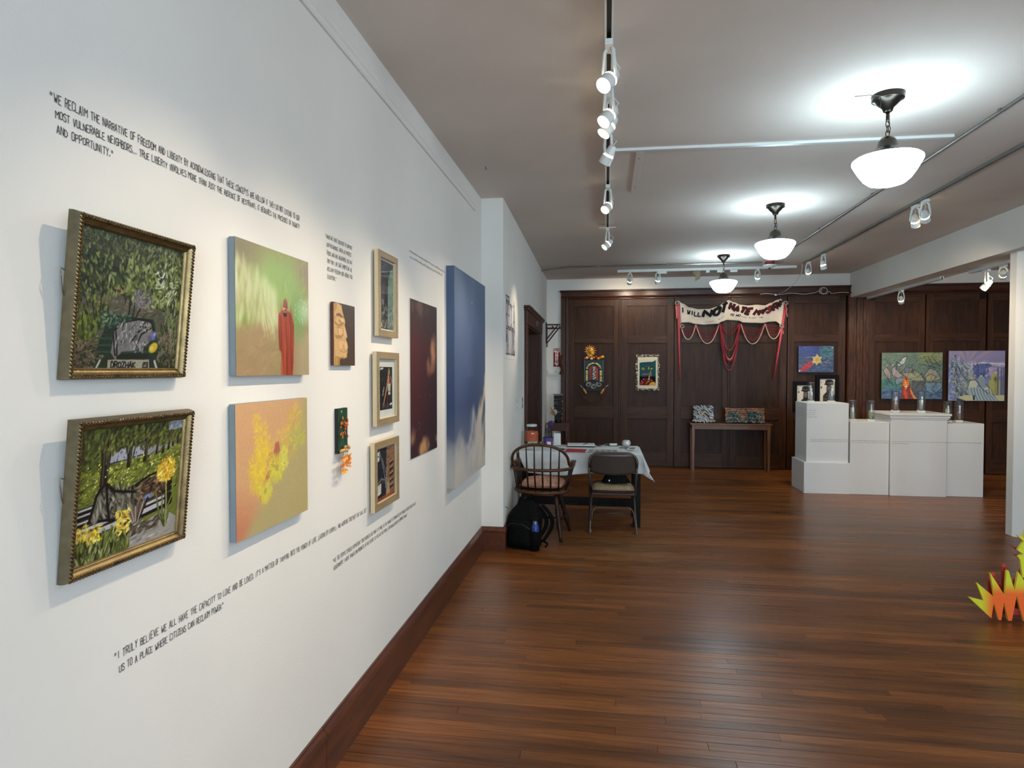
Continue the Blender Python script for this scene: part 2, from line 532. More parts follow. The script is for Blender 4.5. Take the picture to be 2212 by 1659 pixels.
def xfar(y):                      # the left wall beyond the pier runs slightly askew
    return 0.19 - 0.09 * (y - 5.28) / 4.92
DY0, DY1, DZ = 7.06, 8.74, 2.07   # doorway in the far part of the left wall
_w = MB()
_w.box(-0.25, 0.0, YF - 0.2, 5.28, -.1, CEIL)
def seg(y0, y1, z0, z1, back=-0.25):
    _w.prism([(back, y0), (xfar(y0), y0), (xfar(y1), y1), (back, y1)], z0, z1, 'z')
seg(5.28, DY0, -.1, CEIL); seg(DY1, YB + 0.2, -.1, CEIL); seg(DY0, DY1, DZ, CEIL)
struct('wall_left', _w, M['wall'])

_w = MB()
_w.box(0.0, XR, YB, YB + 0.2, 2.82, CEIL)
_w.box(0.0, 0.36, YB, YB + 0.2, 0, 2.82)
_w.box(7.5, XR, YB, YB + 0.2, 0, 2.82)
_w.box(0.0, XR, YB + 0.12, YB + 0.25, -.1, 2.82)
_dk = struct('door_gap_backing', MB().box(.36, 7.5, YB + .075, YB + .118, -.1, 2.82), M['gap'])  # dark sheet added behind the leaves, its colour standing in for shade in their gaps
struct('wall_back', _w, M['wall'])
struct('wall_right', MB().box(XR, XR + 0.2, YF - 0.2, YB + 0.25, -.1, CEIL), M['wall'])
_w = MB()
_w.box(-0.25, XR, YF - 0.2, YF, -.1, WZ0); _w.box(-0.25, XR, YF - 0.2, YF, WZ1, CEIL)
_xs = [-0.25] + [v for ab in WINDOWS for v in ab] + [XR]
for _i in range(0, len(_xs), 2):
    _w.box(_xs[_i], _xs[_i + 1], YF - 0.2, YF, WZ0, WZ1)
struct('wall_front', _w, M['wall'])
for _i, (_a, _b) in enumerate(WINDOWS):
    _w = MB()
    _zm = (WZ0 + WZ1) / 2
    for _q in ((_a, _a + .06, WZ0, WZ1), (_b - .06, _b, WZ0, WZ1), (_a, _b, WZ0, WZ0 + .07), (_a, _b, WZ1 - .06, WZ1), (_a, _b, _zm - .025, _zm + .025)):
        _w.box(_q[0], _q[1], YF - .13, YF - .08, _q[2], _q[3])
    _fo = struct('window_%d' % (_i + 1), _w, M['whitemetal'])
    for _z0, _z1 in ((WZ0 + .07, _zm - .025), (_zm + .025, WZ1 - .06)):
        MB().add([(_a + .06, YF - .105, _z0), (_b - .06, YF - .105, _z0), (_b - .06, YF - .105, _z1), (_a + .06, YF - .105, _z1)], [(0, 1, 2, 3)]).build('pane', M['pane'], _fo)
    MB().box(_a - .05, _b + .05, YF - .04, YF + .05, WZ0 - .04, WZ0).build('window_sill', M['whitemetal'], _fo)

# the dropped beam and the chamfered post under it
struct('beam', MB().box(4.72, 5.05, YF, YB, 2.65, CEIL), M['wall'])
_oct = []
for _j in range(8):
    _q = PI / 8 + _j * PI / 4
    _oct.append((4.925 + 0.115 / math.cos(PI / 8) * math.cos(_q), 6.48 + 0.115 / math.cos(PI / 8) * math.sin(_q)))
_w = MB().prism(_oct, 0, 2.65, 'z')
struct('column', _w, M['wall'], bevel=0.004)

# ------------------------------------------------------------------ baseboards (square board with a moulded cap)
def base_run(mb, p0, p1, h=0.205, t=0.022):
    p0, p1 = Vector((*p0, 0)), Vector((*p1, 0))
    d = (p1 - p0).normalized()
    n = Vector((d.y, -d.x, 0))
    prof = [(0, 0), (t, 0), (t, h - .045), (t + .006, h - .04), (t + .006, h - .03), (t * .9, h - .018), (t * .45, h - .006), (t * .4, h), (0, h)]
    k = len(prof)
    vs = [p0 + n * a + Vector((0, 0, b)) for a, b in prof] + [p1 + n * a + Vector((0, 0, b)) for a, b in prof]
    mb.add(vs, [tuple(range(k)), tuple(range(2 * k - 1, k - 1, -1))] + [(i, k + i, k + (i + 1) % k, (i + 1) % k) for i in range(k)])
_b = MB()
base_run(_b, (0, YF), (0, 2.20)); base_run(_b, (0, 2.203), (0, 4.30)); base_run(_b, (0, 4.303), (0, 5.28))
base_run(_b, (0.0, 5.28), (0.19 + .022, 5.28))
base_run(_b, (xfar(5.258), 5.258), (xfar(DY0 - .17), DY0 - .17)); base_run(_b, (xfar(DY1 + .17), DY1 + .17), (xfar(YB), YB))
struct('baseboard_left', _b, M['baseb'])
_b = MB(); base_run(_b, (0.1, YB), (0.33, YB))
struct('baseboard_back', _b, M['trim'])
struct('baseboard_right', MB().box(XR - .022, XR, YF, YB, 0, 0.2), M['baseb'])

# picture rail high on the near left wall
_b = MB()
_prof = [(0, 2.846), (.010, 2.846), (.016, 2.855), (.016, 2.868), (.024, 2.878), (.026, 2.893), (.018, 2.905), (.018, 2.916), (.010, 2.926), (0, 2.930)]
_k = len(_prof)
_b.add([(a, YF, z) for a, z in _prof] + [(a, 5.02, z) for a, z in _prof], [tuple(range(_k)), tuple(range(2 * _k - 1, _k - 1, -1))] + [(i, _k + i, _k + (i + 1) % _k, (i + 1) % _k) for i in range(_k)])
struct('trim_1', _b, M['wall'])

# ------------------------------------------------------------------ dark panelled sliding doors across the back wall
LEAVES = [(0.462, 1.262, 0.545, 1.180), (1.292, 2.122, 1.390, 2.020), (2.130, 2.945, 2.235, 2.868), (2.979, 3.822, 3.080, 3.722),
          (3.850, 4.668, 3.925, 4.560), (5.000, 5.783, 5.090, 5.701), (5.800, 6.610, 5.900, 6.530), (6.640, 7.440, 6.715, 7.350)]
PZ = [(0.23, 0.775), (0.963, 1.985), (2.092, 2.580)]
for _i, (_a, _b, _p, _q) in enumerate(LEAVES):
    _y0 = YB + (0.0 if _i % 2 == 0 else 0.006)
    _d = struct('door_%d' % (_i + 1), MB().box(_a, _b, _y0 + .045, _y0 + .055, 0.008, 2.70), M['panel'])
    for _s0, _s1 in ((_a, _p), (_q, _b)):
        MB().box(_s0, _s1, _y0, _y0 + .05, 0.008, 2.70).build('stile', M['door'], _d, bevel=.002)
    _zs = [0.008] + [v for ab in PZ for v in ab] + [2.70]
    for _j in range(0, 8, 2):
        MB().box(_p, _q, _y0 + .001, _y0 + .05, _zs[_j], _zs[_j + 1]).build('rail', M['rail'], _d, bevel=.002)
    for _z0, _z1 in PZ:
        MB().box(_p - .004, _q + .004, _y0 + .022, _y0 + .046, _z0 - .004, _z1 + .004).build('panel', M['panel'], _d)
        _mo = MB()
        for _u in ((_p, _p + .012, _z0, _z1), (_q - .012, _q, _z0, _z1), (_p, _q, _z0, _z0 + .012), (_p, _q, _z1 - .012, _z1)):
            _mo.box(_u[0], _u[1], _y0 + .010, _y0 + .024, _u[2], _u[3])
        _mo.build('panel_moulding', M['door'], _d, bevel=.002)
    if _i in (0, 2):
        MB().box(_b, _b + .028, _y0 - .012, _y0 + .03, .008, 2.70).build('astragal', M['door'], _d, bevel=.003)
    if _i in (1, 4, 5, 6):
        _hx = _b - .05 if _i in (1, 4, 6) else _a + .05
        _pl = MB().box(_hx - .04, _hx + .04, _y0 - .004, _y0 + .004, 2.60, 2.69).build('hanger_plate', M['bronze'], _d)
        for _bx, _bz in ((-.02, 2.625), (.02, 2.625), (0, 2.665)):
            MB().ball((_hx + _bx, _y0 - .004, _bz), .006, .004, .006).build('screw', M['blackplastic'], _pl)
    if _i == 3:
        _pl = MB().box(_a + .02, _a + .055, _y0 - .004, _y0 + .002, .80, .98).build('lock_plate', M['bronze'], _d)
        MB().ball((_a + .037, _y0 - .03, .91), .024, .026, .024, 14, 8).build('knob', M['bronze'], _pl, smooth=True)
        MB().box(3.835, 3.845, _y0, _y0 + .05, .008, 2.7).build('astragal', M['jamb'], _d)
    if _i == 4:
        MB().box(_a - .018, _a, _y0 - .008, _y0 + .04, .008, 2.70).build('astragal', M['jamb'], _d, bevel=.004)

# casings: head mouldings with a round bead, jambs, figured pilaster
def head(name, x0, x1, ret=True):
    o = struct(name, MB().box(x0, x1, YB - .045, YB + .06, 2.735, 2.806), M['trim'])
    MB().box(x0 - .02, x1 + (.0 if not ret else .02), YB - .075, YB, 2.806, 2.835).build('cap_moulding', M['trim'], o, bevel=.008)
    MB().tube([(x0, YB - .052, 2.722), (x1, YB - .052, 2.722)], .0155, 10).build('bead', M['trim'], o, smooth=True, auto=.6)
    MB().box(x0 + .10, x1, YB - .032, YB + .05, 2.688, 2.708).build('soffit_strip', M['trim'], o, bevel=.006)
    return o
_h1 = head('trim_2', 0.335, 4.72, False)
_h2 = head('trim_3', 4.72, 7.58)
_o = struct('trim_4', MB().box(0.335, 0.44, YB - .04, YB + .06, 0, 2.735), M['jamb'])
MB().tube([(.425, YB - .045, 0), (.425, YB - .045, 2.72)], .017, 10).build('bead', M['jamb'], _o, smooth=True, auto=.6)
MB().box(.44, .462, YB - .012, YB + .06, 0, 2.72).build('stop_strip', M['jamb'], _o)
# a carved scroll of wood fixed on the jamb beside the fire sign
_c = MB()
for _j in range(9):
    _q = _j * .9
    _c.ball((.335 + .018 * math.sin(_q), YB - .055, 1.50 + _j * .034), .026, .02, .024, 8, 5)
_c.build('carved_scroll', M['pilaster'], _o, smooth=True)
_o = struct('trim_5', MB().box(4.69, 4.985, YB - .03, YB + .06, 0, 2.69), M['pilaster'])
for _px, _pw in ((4.735, .075), (4.835, .05), (4.925, .045)):
    MB().box(_px - _pw / 2, _px + _pw / 2, YB - .046, YB - .03, 0, 2.66).build('flute', M['pilaster'], _o, bevel=.005)
struct('trim_6', MB().box(7.45, 7.58, YB - .04, YB + .06, 0, 2.735), M['jamb'])

# doorway in the far left wall
def onfar(y, z, off=0.0):
    return (xfar(y) + off, y, z)
_cs = MB()
def farbox(mb, y0, y1, z0, z1, t0, t1):
    mb.prism([(xfar(y0) + t0, y0), (xfar(y0) + t1, y0), (xfar(y1) + t1, y1), (xfar(y1) + t0, y1)], z0, z1, 'z')
farbox(_cs, DY0 - .16, DY0, 0, DZ, -.01, .032)
_o = struct('trim_7', _cs, M['jamb'], bevel=.004)
_cs = MB(); farbox(_cs, DY1, DY1 + .16, 0, DZ, -.01, .032); _cs.build('casing_side', M['jamb'], _o, bevel=.004)
_cs = MB(); farbox(_cs, DY0 - .17, DY1 + .17, DZ, DZ + .15, -.01, .036); _cs.build('casing_head', M['jamb'], _o, bevel=.004)
_cs = MB(); farbox(_cs, DY0 - .20, DY1 + .20, DZ + .15, DZ + .175, -.01, .055); farbox(_cs, DY0 - .215, DY1 + .215, DZ + .175, DZ + .20, -.01, .07); _cs.build('casing_cap', M['jamb'], _o, bevel=.005)
_cs = MB(); farbox(_cs, DY0, DY0 + .02, 0, DZ, -.24, .01); farbox(_cs, DY1 - .02, DY1, 0, DZ, -.24, .01); farbox(_cs, DY0, DY1, DZ - .02, DZ, -.24, .01); _cs.build('reveal', M['jamb'], _o)
_cs = MB(); farbox(_cs, 7.96, 8.10, DZ + .05, DZ + .11, .036, .040); _p = _cs.build('number_plate', mat('plate_grey', (.42, .40, .36), .5), _o)
_cs = MB(); farbox(_cs, DY0 + .02, DY1 - .02, 0.01, DZ - .02, -.21, -.165)
_d = struct('door_9', _cs, M['door'])
for _y0, _y1 in ((DY0 + .14, 7.83), (7.97, DY1 - .14)):
    for _z0, _z1 in ((.2, .82), (.98, 1.9)):
        _cs = MB(); farbox(_cs, _y0, _y1, _z0, _z1, -.167, -.155); _cs.build('panel', M['panel'], _d, bevel=.008)
_cs = MB().ball((xfar(7.16) - .12, 7.16, 1.0), .03, .03, .03, 12, 8); _cs.build('knob', M['bronze'], _d, smooth=True)

# ------------------------------------------------------------------ marker lettering: single-stroke capitals on a 4 x 6 grid
GLYPH = {
 'A': '002640,1232', 'B': '0006,0635453303,334240300', 'C': '45361605011030 41', 'D': '0006,062644 4220 00', 'E': '46060040,0333', 'F': '460600,0333',
 'G': '45361605011030414323', 'H': '0006,4046,0343', 'I': '1006 16'.replace(' ', ''), 'J': '463631201001', 'K': '0006,4603,0340', 'L': '060040', 'M': '0006234640',
 'N': '00064046', 'O': '10010516364541 3010', 'P': '000636454433 03', 'Q': '1001051636454130 10,2240', 'R': '000636454433 03,2340', 'S': '453616050433 424130 1001',
 'T': '0646,2620', 'U': '060110304146', 'V': '062046', 'W': '0610233046', 'X': '0046,0640', 'Y': '062346,2320', 'Z': '06460040',
 '0': '10010516364541 3010', '1': '152620', '2': '0516364503 0040'.replace('03', '44 03'), '3': '0646234341 301001', '.': '1011', ',': '1100', "'": '1614', '"': '0604,2624',
 ';': '1413,1100', '-': '0343', '&': '40051636 3301 1030 42', '$': '45160433 4230 01,2620'}
GLYPH['I'] = '2026'
GLYPH['B'] = '00062645342303,234340300 0'
def glyph(ch):
    s = GLYPH.get(ch)
    if not s:
        return []
    out = []
    for pl in s.split(','):
        d = pl.replace(' ', '')
        d = d[:len(d) // 2 * 2]
        out.append([(int(d[i]) / 4.0, int(d[i + 1]) / 6.0) for i in range(0, len(d), 2)])
    return out
GW = {'I': 0.5, '.': 0.4, ',': 0.45, "'": 0.4, ';': 0.45, 'M': 1.25, 'W': 1.3, ' ': 0.75}
def layout(text, jit=0.0, seed=1):
    """polylines of a line of text, cap height 1, with the total advance"""
    r = random.Random(seed)
    x, out = 0.0, []
    for ch in text:
        w = GW.get(ch, 1.0) * 0.58
        dy, sc, sl = r.uniform(-jit, jit), 1 + r.uniform(-jit, jit) * 1.4, r.uniform(-jit, jit)
        for pl in glyph(ch):
            out.append([(x + a * w + b * sl * 0.6, dy + b * sc + r.uniform(-jit, jit) * .3) for a, b in pl])
        x += w + 0.24
    return out, max(x - 0.24, 0.1)
def scribble(n, seed=1):
    """a line of writing too small to read: connected wavy marks in words"""
    r = random.Random(seed)
    x, out = 0.0, []
    while x < n:
        k, p = r.randint(3, 9), []
        for i in range(k * 2):
            p.append((x, 0.1 + r.random() * 0.75)); x += 0.3
        out.append(p); x += 0.55
    return out, x - 0.55
def write(mb, lay, x0, x1, base, cap, w, frame):
    """set a laid-out line between x0 and x1 on a baseline"""
    pl, adv = lay
    k = (x1 - x0) / adv
    for p in pl:
        q = [(x0 + a * k, base + b * cap) for a, b in p]
        for i in range(len(q) - 1):
            mb.strip(q[i], q[i + 1], w, frame)
    return mb

# ------------------------------------------------------------------ a small painter's canvas (numpy), turned into a pigmented mesh
class Cv:
    def __init__(s, w, h, col=(1, 1, 1), seed=3):
        s.w, s.h = w, h
        s.a = np.ones((h, w, 3)) * np.array(col)
        s.r = random.Random(seed)
        s.n = np.random.RandomState(seed)
    def px(s, u, v):
        return u * (s.w - 1), v * (s.h - 1)
    def win(s, x0, x1, y0, y1):
        x0, x1 = max(0, int(x0)), min(s.w, int(x1) + 2)
        y0, y1 = max(0, int(y0)), min(s.h, int(y1) + 2)
        if x0 >= x1 or y0 >= y1:
            return None
        return x0, x1, y0, y1, *np.meshgrid(np.arange(x0, x1), np.arange(y0, y1))
    def put(s, b, m, col, al=1.0):
        m = (np.clip(m, 0, 1) * al)[..., None]
        t = s.a[b[2]:b[3], b[0]:b[1]]
        t[:] = t * (1 - m) + np.array(col) * m
    def dab(s, u, v, l, w, ang, col, al=1.0, soft=0.6):
        """oval touch of the brush: l, w are half axes as a share of the width"""
        x, y = s.px(u, v)
        l, w = l * s.w, w * s.w
        b = s.win(x - l - 2, x + l + 2, y - l - 2, y + l + 2)
        if b is None:
            return
        c, n = math.cos(ang), math.sin(ang)
        X, Y = b[4] - x, b[5] - y
        d = np.sqrt(((X * c + Y * n) / max(l, .3)) ** 2 + ((-X * n + Y * c) / max(w, .3)) ** 2)
        s.put(b, (1 - d) / max(soft, .02) * 1.0 + 0.0, col, al)
    def line(s, pts, w, col, al=1.0, w1=None):
        P = [s.px(*p) for p in pts]
        n = len(P) - 1
        for i in range(n):
            (x0, y0), (x1, y1) = P[i], P[i + 1]
            wa = (w + ((w1 if w1 is not None else w) - w) * i / n) * s.w
            wb = (w + ((w1 if w1 is not None else w) - w) * (i + 1) / n) * s.w
            k = max(wa, wb) + 2
            b = s.win(min(x0, x1) - k, max(x0, x1) + k, min(y0, y1) - k, max(y0, y1) + k)
            if b is None:
                continue
            dx, dy = x1 - x0, y1 - y0
            t = np.clip(((b[4] - x0) * dx + (b[5] - y0) * dy) / max(dx * dx + dy * dy, 1e-6), 0, 1)
            d = np.hypot(b[4] - x0 - t * dx, b[5] - y0 - t * dy)
            s.put(b, (wa + (wb - wa) * t) / 2 - d + 0.5, col, al)
    def poly(s, pts, col, al=1.0, tex=0.0):
        P = [s.px(*p) for p in pts]
        b = s.win(min(p[0] for p in P) - 1, max(p[0] for p in P) + 1, min(p[1] for p in P) - 1, max(p[1] for p in P) + 1)
        if b is None:
            return
        acc = 0
        for ox, oy in ((-.25, -.25), (.25, -.25), (-.25, .25), (.25, .25)):
            ins = np.zeros(b[4].shape, bool)
            X, Y = b[4] + ox, b[5] + oy
            for i in range(len(P)):
                (x0, y0), (x1, y1) = P[i], P[i - 1]
                if y0 == y1:
                    continue
                c = ((y0 > Y) != (y1 > Y)) & (X < (x1 - x0) * (Y - y0) / (y1 - y0) + x0)
                ins ^= c
            acc = acc + ins / 4.0
        cc = np.array(col)
        if tex:
            cc = np.clip(cc * (1 + tex * (s.n.rand(*b[4].shape, 1) - .5) * 2), 0, 1)
        m = acc[..., None] * al
        t = s.a[b[2]:b[3], b[0]:b[1]]
        t[:] = t * (1 - m) + cc * m
    def field(s, cu, cv):
        """smooth value noise in 0..1 with cu x cv cells"""
        g = s.n.rand(int(cv) + 3, int(cu) + 3)
        x = np.linspace(0, cu, s.w); y = np.linspace(0, cv, s.h)
        xi, yi = x.astype(int), y.astype(int)
        fx, fy = x - xi, y - yi
        fx = (fx * fx * (3 - 2 * fx))[None, :]; fy = (fy * fy * (3 - 2 * fy))[:, None]
        return (g[np.ix_(yi, xi)] * (1 - fx) + g[np.ix_(yi, xi + 1)] * fx) * (1 - fy) + (g[np.ix_(yi + 1, xi)] * (1 - fx) + g[np.ix_(yi + 1, xi + 1)] * fx) * fy
    def grad(s, stops, axis='v'):
        t = np.linspace(0, 1, s.h if axis == 'v' else s.w)
        xs = [q[0] for q in stops]
        c = np.stack([np.interp(t, xs, [q[1][i] for q in stops]) for i in range(3)], -1)
        s.a[:] = c[:, None, :] if axis == 'v' else c[None, :, :]
    def mix(s, mask, col, al=1.0):
        m = (np.clip(mask, 0, 1) * al)[..., None]
        s.a[:] = s.a * (1 - m) + np.array(col) * m
    def uv(s):
        return np.meshgrid(np.linspace(0, 1, s.w), np.linspace(0, 1, s.h))
    def dabs(s, n, box, cols, l, w, ang, spread=0.5, al=0.9, soft=.5, where=None):
        for _ in range(n):
            u, v = s.r.uniform(box[0], box[2]), s.r.uniform(box[1], box[3])
            if where and not where(u, v):
                continue
            c = s.r.choice(cols)
            k = s.r.uniform(.8, 1.2)
            c = tuple(min(1, q * k) for q in c)
            f = s.r.uniform(.5, 1.4)
            s.dab(u, v, l * f, w * s.r.uniform(.7, 1.3), ang + s.r.gauss(0, spread), c, al, soft)
    def text(s, t, u0, u1, v, cap, w, col, jit=.05):
        pl, adv = layout(t, jit)
        for p in pl:
            s.line([(u0 + (u1 - u0) * a / adv, v + b * cap) for a, b in p], w, col)
    def speck(s, amp):
        s.a[:] = np.clip(s.a * (1 + amp * (s.n.rand(s.h, s.w, 1) - .5) * 2), 0, 1)

def canvas_mesh(cv, name, m, w, h, y=0.0, z0=0.0, parent=None, fn=None):
    """picture surface of width w, height h in the local x-z plane at depth y, bottom edge at z0, centred on x"""
    nu, nv = cv.w, cv.h
    us, vs = np.meshgrid(np.linspace(0, 1, nu), np.linspace(0, 1, nv))
    co = np.empty((nv * nu, 3), np.float32)
    co[:, 0] = ((us - .5) * w).ravel(); co[:, 1] = y; co[:, 2] = (z0 + vs * h).ravel()
    if fn is not None:
        co[:] = fn(us.ravel(), vs.ravel(), co)
    i = (np.arange(nv - 1)[:, None] * nu + np.arange(nu - 1)[None, :]).ravel()
    q = np.stack([i, i + 1, i + 1 + nu, i + nu], -1).astype(np.int32)
    me = bpy.data.meshes.new(name)
    me.vertices.add(len(co)); me.vertices.foreach_set('co', co.ravel())
    me.loops.add(q.size); me.loops.foreach_set('vertex_index', q.ravel())
    me.polygons.add(len(q)); me.polygons.foreach_set('loop_start', np.arange(0, q.size, 4, dtype=np.int32))
    me.polygons.foreach_set('loop_total', np.full(len(q), 4, np.int32))
    me.update(calc_edges=True)
    a = np.clip(cv.a.reshape(-1, 3), 0, 1)
    a = np.where(a <= .04045, a / 12.92, ((a + .055) / 1.055) ** 2.4)
    at = me.color_attributes.new('pigment', 'FLOAT_COLOR', 'POINT')
    at.data.foreach_set('color', np.concatenate([a, np.ones((len(a), 1))], 1).astype(np.float32).ravel())
    me.materials.append(m)
    o = bpy.data.objects.new(name, me)
    COL.objects.link(o)
    if parent is not None:
        o.parent = parent
    return o

M['oil'] = paint_mat('oil_paint', rough=0.38, spec=0.5, bump=0.25, bscale=260)
M['acrylic'] = paint_mat('acrylic_paint', rough=0.42, spec=0.5, bump=0.1, bscale=220)
M['print'] = paint_mat('printed_paper', rough=0.6, spec=0.3, bump=0.02)
M['cloth_print'] = paint_mat('dyed_cloth', rough=0.95, spec=0.15, bump=0.25, bscale=400)

# ------------------------------------------------------------------ paintings
def art_bench_park():
    c = Cv(190, 180, (.16, .20, .11), 5)
    G = [(.20, .25, .12), (.31, .37, .15), (.13, .16, .09), (.42, .48, .22), (.25, .28, .16), (.09, .11, .07)]
    c.dabs(500, (0, .35, 1, 1), G, .035, .014, 1.7, .5)
    c.poly([(.0, .5), (.35, .56), (.7, .5), (1, .42), (1, .2), (0, .2)], (.42, .39, .34), .75)
    c.dabs(260, (0, .28, 1, .55), [(.42, .38, .33), (.5, .46, .4), (.33, .30, .24), (.25, .29, .16)], .03, .008, .1, .4)
    c.poly([(.27, .62), (.40, .63), (.42, .57), (.28, .55)], (.72, .58, .38), .9)
    for x, y0, y1, k in ((.2, .42, .74, .012), (.46, .34, .75, .016), (.42, .5, .78, .012), (.5, .33, .64, .01), (.62, .5, .8, .012)):
        c.line([(x, y0), (x + .01, (y0 + y1) / 2), (x - .01, y1)], k, (.10, .09, .07))
    c.line([(.5, .34), (.62, .56), (.66, .66)], .012, (.13, .11, .09))
    c.dabs(900, (0, .55, 1, 1), G + [(.48, .53, .27), (.58, .62, .40)], .026, .010, 1.75, .45)
    c.dabs(420, (.42, .5, 1, .96), [(.45, .50, .22), (.55, .58, .30), (.36, .42, .18), (.66, .69, .50), (.2, .24, .11)], .034, .014, 1.5, .6)
    c.dabs(300, (0, .84, 1, 1), [(.14, .16, .09), (.2, .22, .12), (.4, .42, .28)], .02, .008, 1.6, .5)
    c.dabs(40, (.72, .55, .95, .78), [(.9, .92, .86), (.78, .80, .70)], .03, .006, .9, .7)
    c.dabs(90, (.5, .48, .68, .62), [(.52, .50, .58), (.35, .33, .40), (.6, .56, .52)], .02, .008, 1.3, .5)
    c.dabs(160, (0, .3, .3, .52), [(.12, .15, .08), (.3, .34, .14), (.5, .53, .22)], .028, .009, 1.6, .3)
    c.dabs(120, (0, .16, .2, .38), [(.38, .44, .14), (.5, .56, .2), (.18, .22, .1)], .03, .010, 1.5, .3)
    c.dabs(160, (.8, .1, 1, .5), [(.36, .42, .2), (.16, .2, .1), (.52, .56, .4)], .03, .009, 1.7, .4)
    c.dabs(220, (0, 0, .25, .2), [(.40, .34, .27), (.5, .44, .36), (.3, .25, .2)], .02, .008, .4, .6)
    c.dabs(200, (.76, .02, 1, .3), [(.42, .36, .29), (.5, .45, .38), (.3, .27, .2)], .02, .008, 1.2, .6)
    c.poly([(.2, .18), (.3, .40), (.72, .40), (.8, .16), (.78, .08), (.2, .1)], (.12, .19, .14), .95, .15)
    c.dabs(120, (.2, .3, .5, .42), [(.30, .42, .34), (.5, .6, .5), (.16, .25, .18)], .02, .009, .5, .8)
    for y in (.12, .17, .22):
        c.line([(.18, y), (.8, y + .02)], .012, (.2, .3, .23))
    c.poly([(.32, .12), (.34, .28), (.44, .35), (.56, .38), (.68, .37), (.72, .3), (.68, .2), (.55, .14), (.42, .13), (.37, .06)], (.50, .49, .48), 1, .08)
    for p in ([(.35, .3), (.37, .18), (.38, .08)], [(.42, .34), (.41, .2)], [(.5, .2), (.58, .3), (.66, .35)], [(.55, .16), (.6, .27), (.7, .33)], [(.33, .26), (.36, .1)], [(.45, .36), (.57, .39), (.69, .38), (.72, .31)]):
        c.line(p, .013, (.08, .075, .07))
    c.dabs(70, (.35, .16, .56, .34), [(.66, .65, .64), (.58, .57, .57), (.38, .37, .37)], .035, .008, 1.2, .4)
    c.dabs(60, (.58, .3, .7, .37), [(.15, .14, .13), (.75, .73, .7)], .012, .006, .8, .7)
    c.dabs(60, (.52, .13, .66, .22), [(.75, .73, .72), (.35, .33, .36)], .012, .007, .8, .9)
    c.dab(.725, .265, .05, .04, .9, (.45, .47, .68)); c.dab(.69, .245, .03, .03, 1.2, (.42, .36, .5)); c.dab(.74, .28, .02, .015, .9, (.66, .70, .86))
    c.dab(.735, .17, .058, .04, .6, (.86, .74, .16), 1, .25); c.dab(.72, .165, .025, .02, .6, (.93, .86, .55))
    c.poly([(.3, 0), (.3, .065), (.7, .072), (.71, 0)], (.70, .68, .60), .95, .1)
    c.poly([(.17, 0), (.22, .07), (.3, .07), (.27, 0)], (.14, .2, .15), .95)
    c.poly([(.71, 0), (.7, .07), (.8, .06), (.84, 0)], (.14, .2, .15), .95)
    c.line([(.2, 0), (.23, .06)], .015, (.8, .79, .74)); c.line([(.79, 0), (.76, .06)], .02, (.8, .79, .74))
    c.line([(.4, .09), (.68, .1)], .03, (.12, .12, .1), .8)
    c.text('DROZHAK', .33, .56, .008, .042, .010, (.05, .05, .05), .08)
    c.a *= .86
    c.text('23', .64, .69, .010, .036, .010, (.05, .05, .05), .08)
    c.speck(.06)
    return c

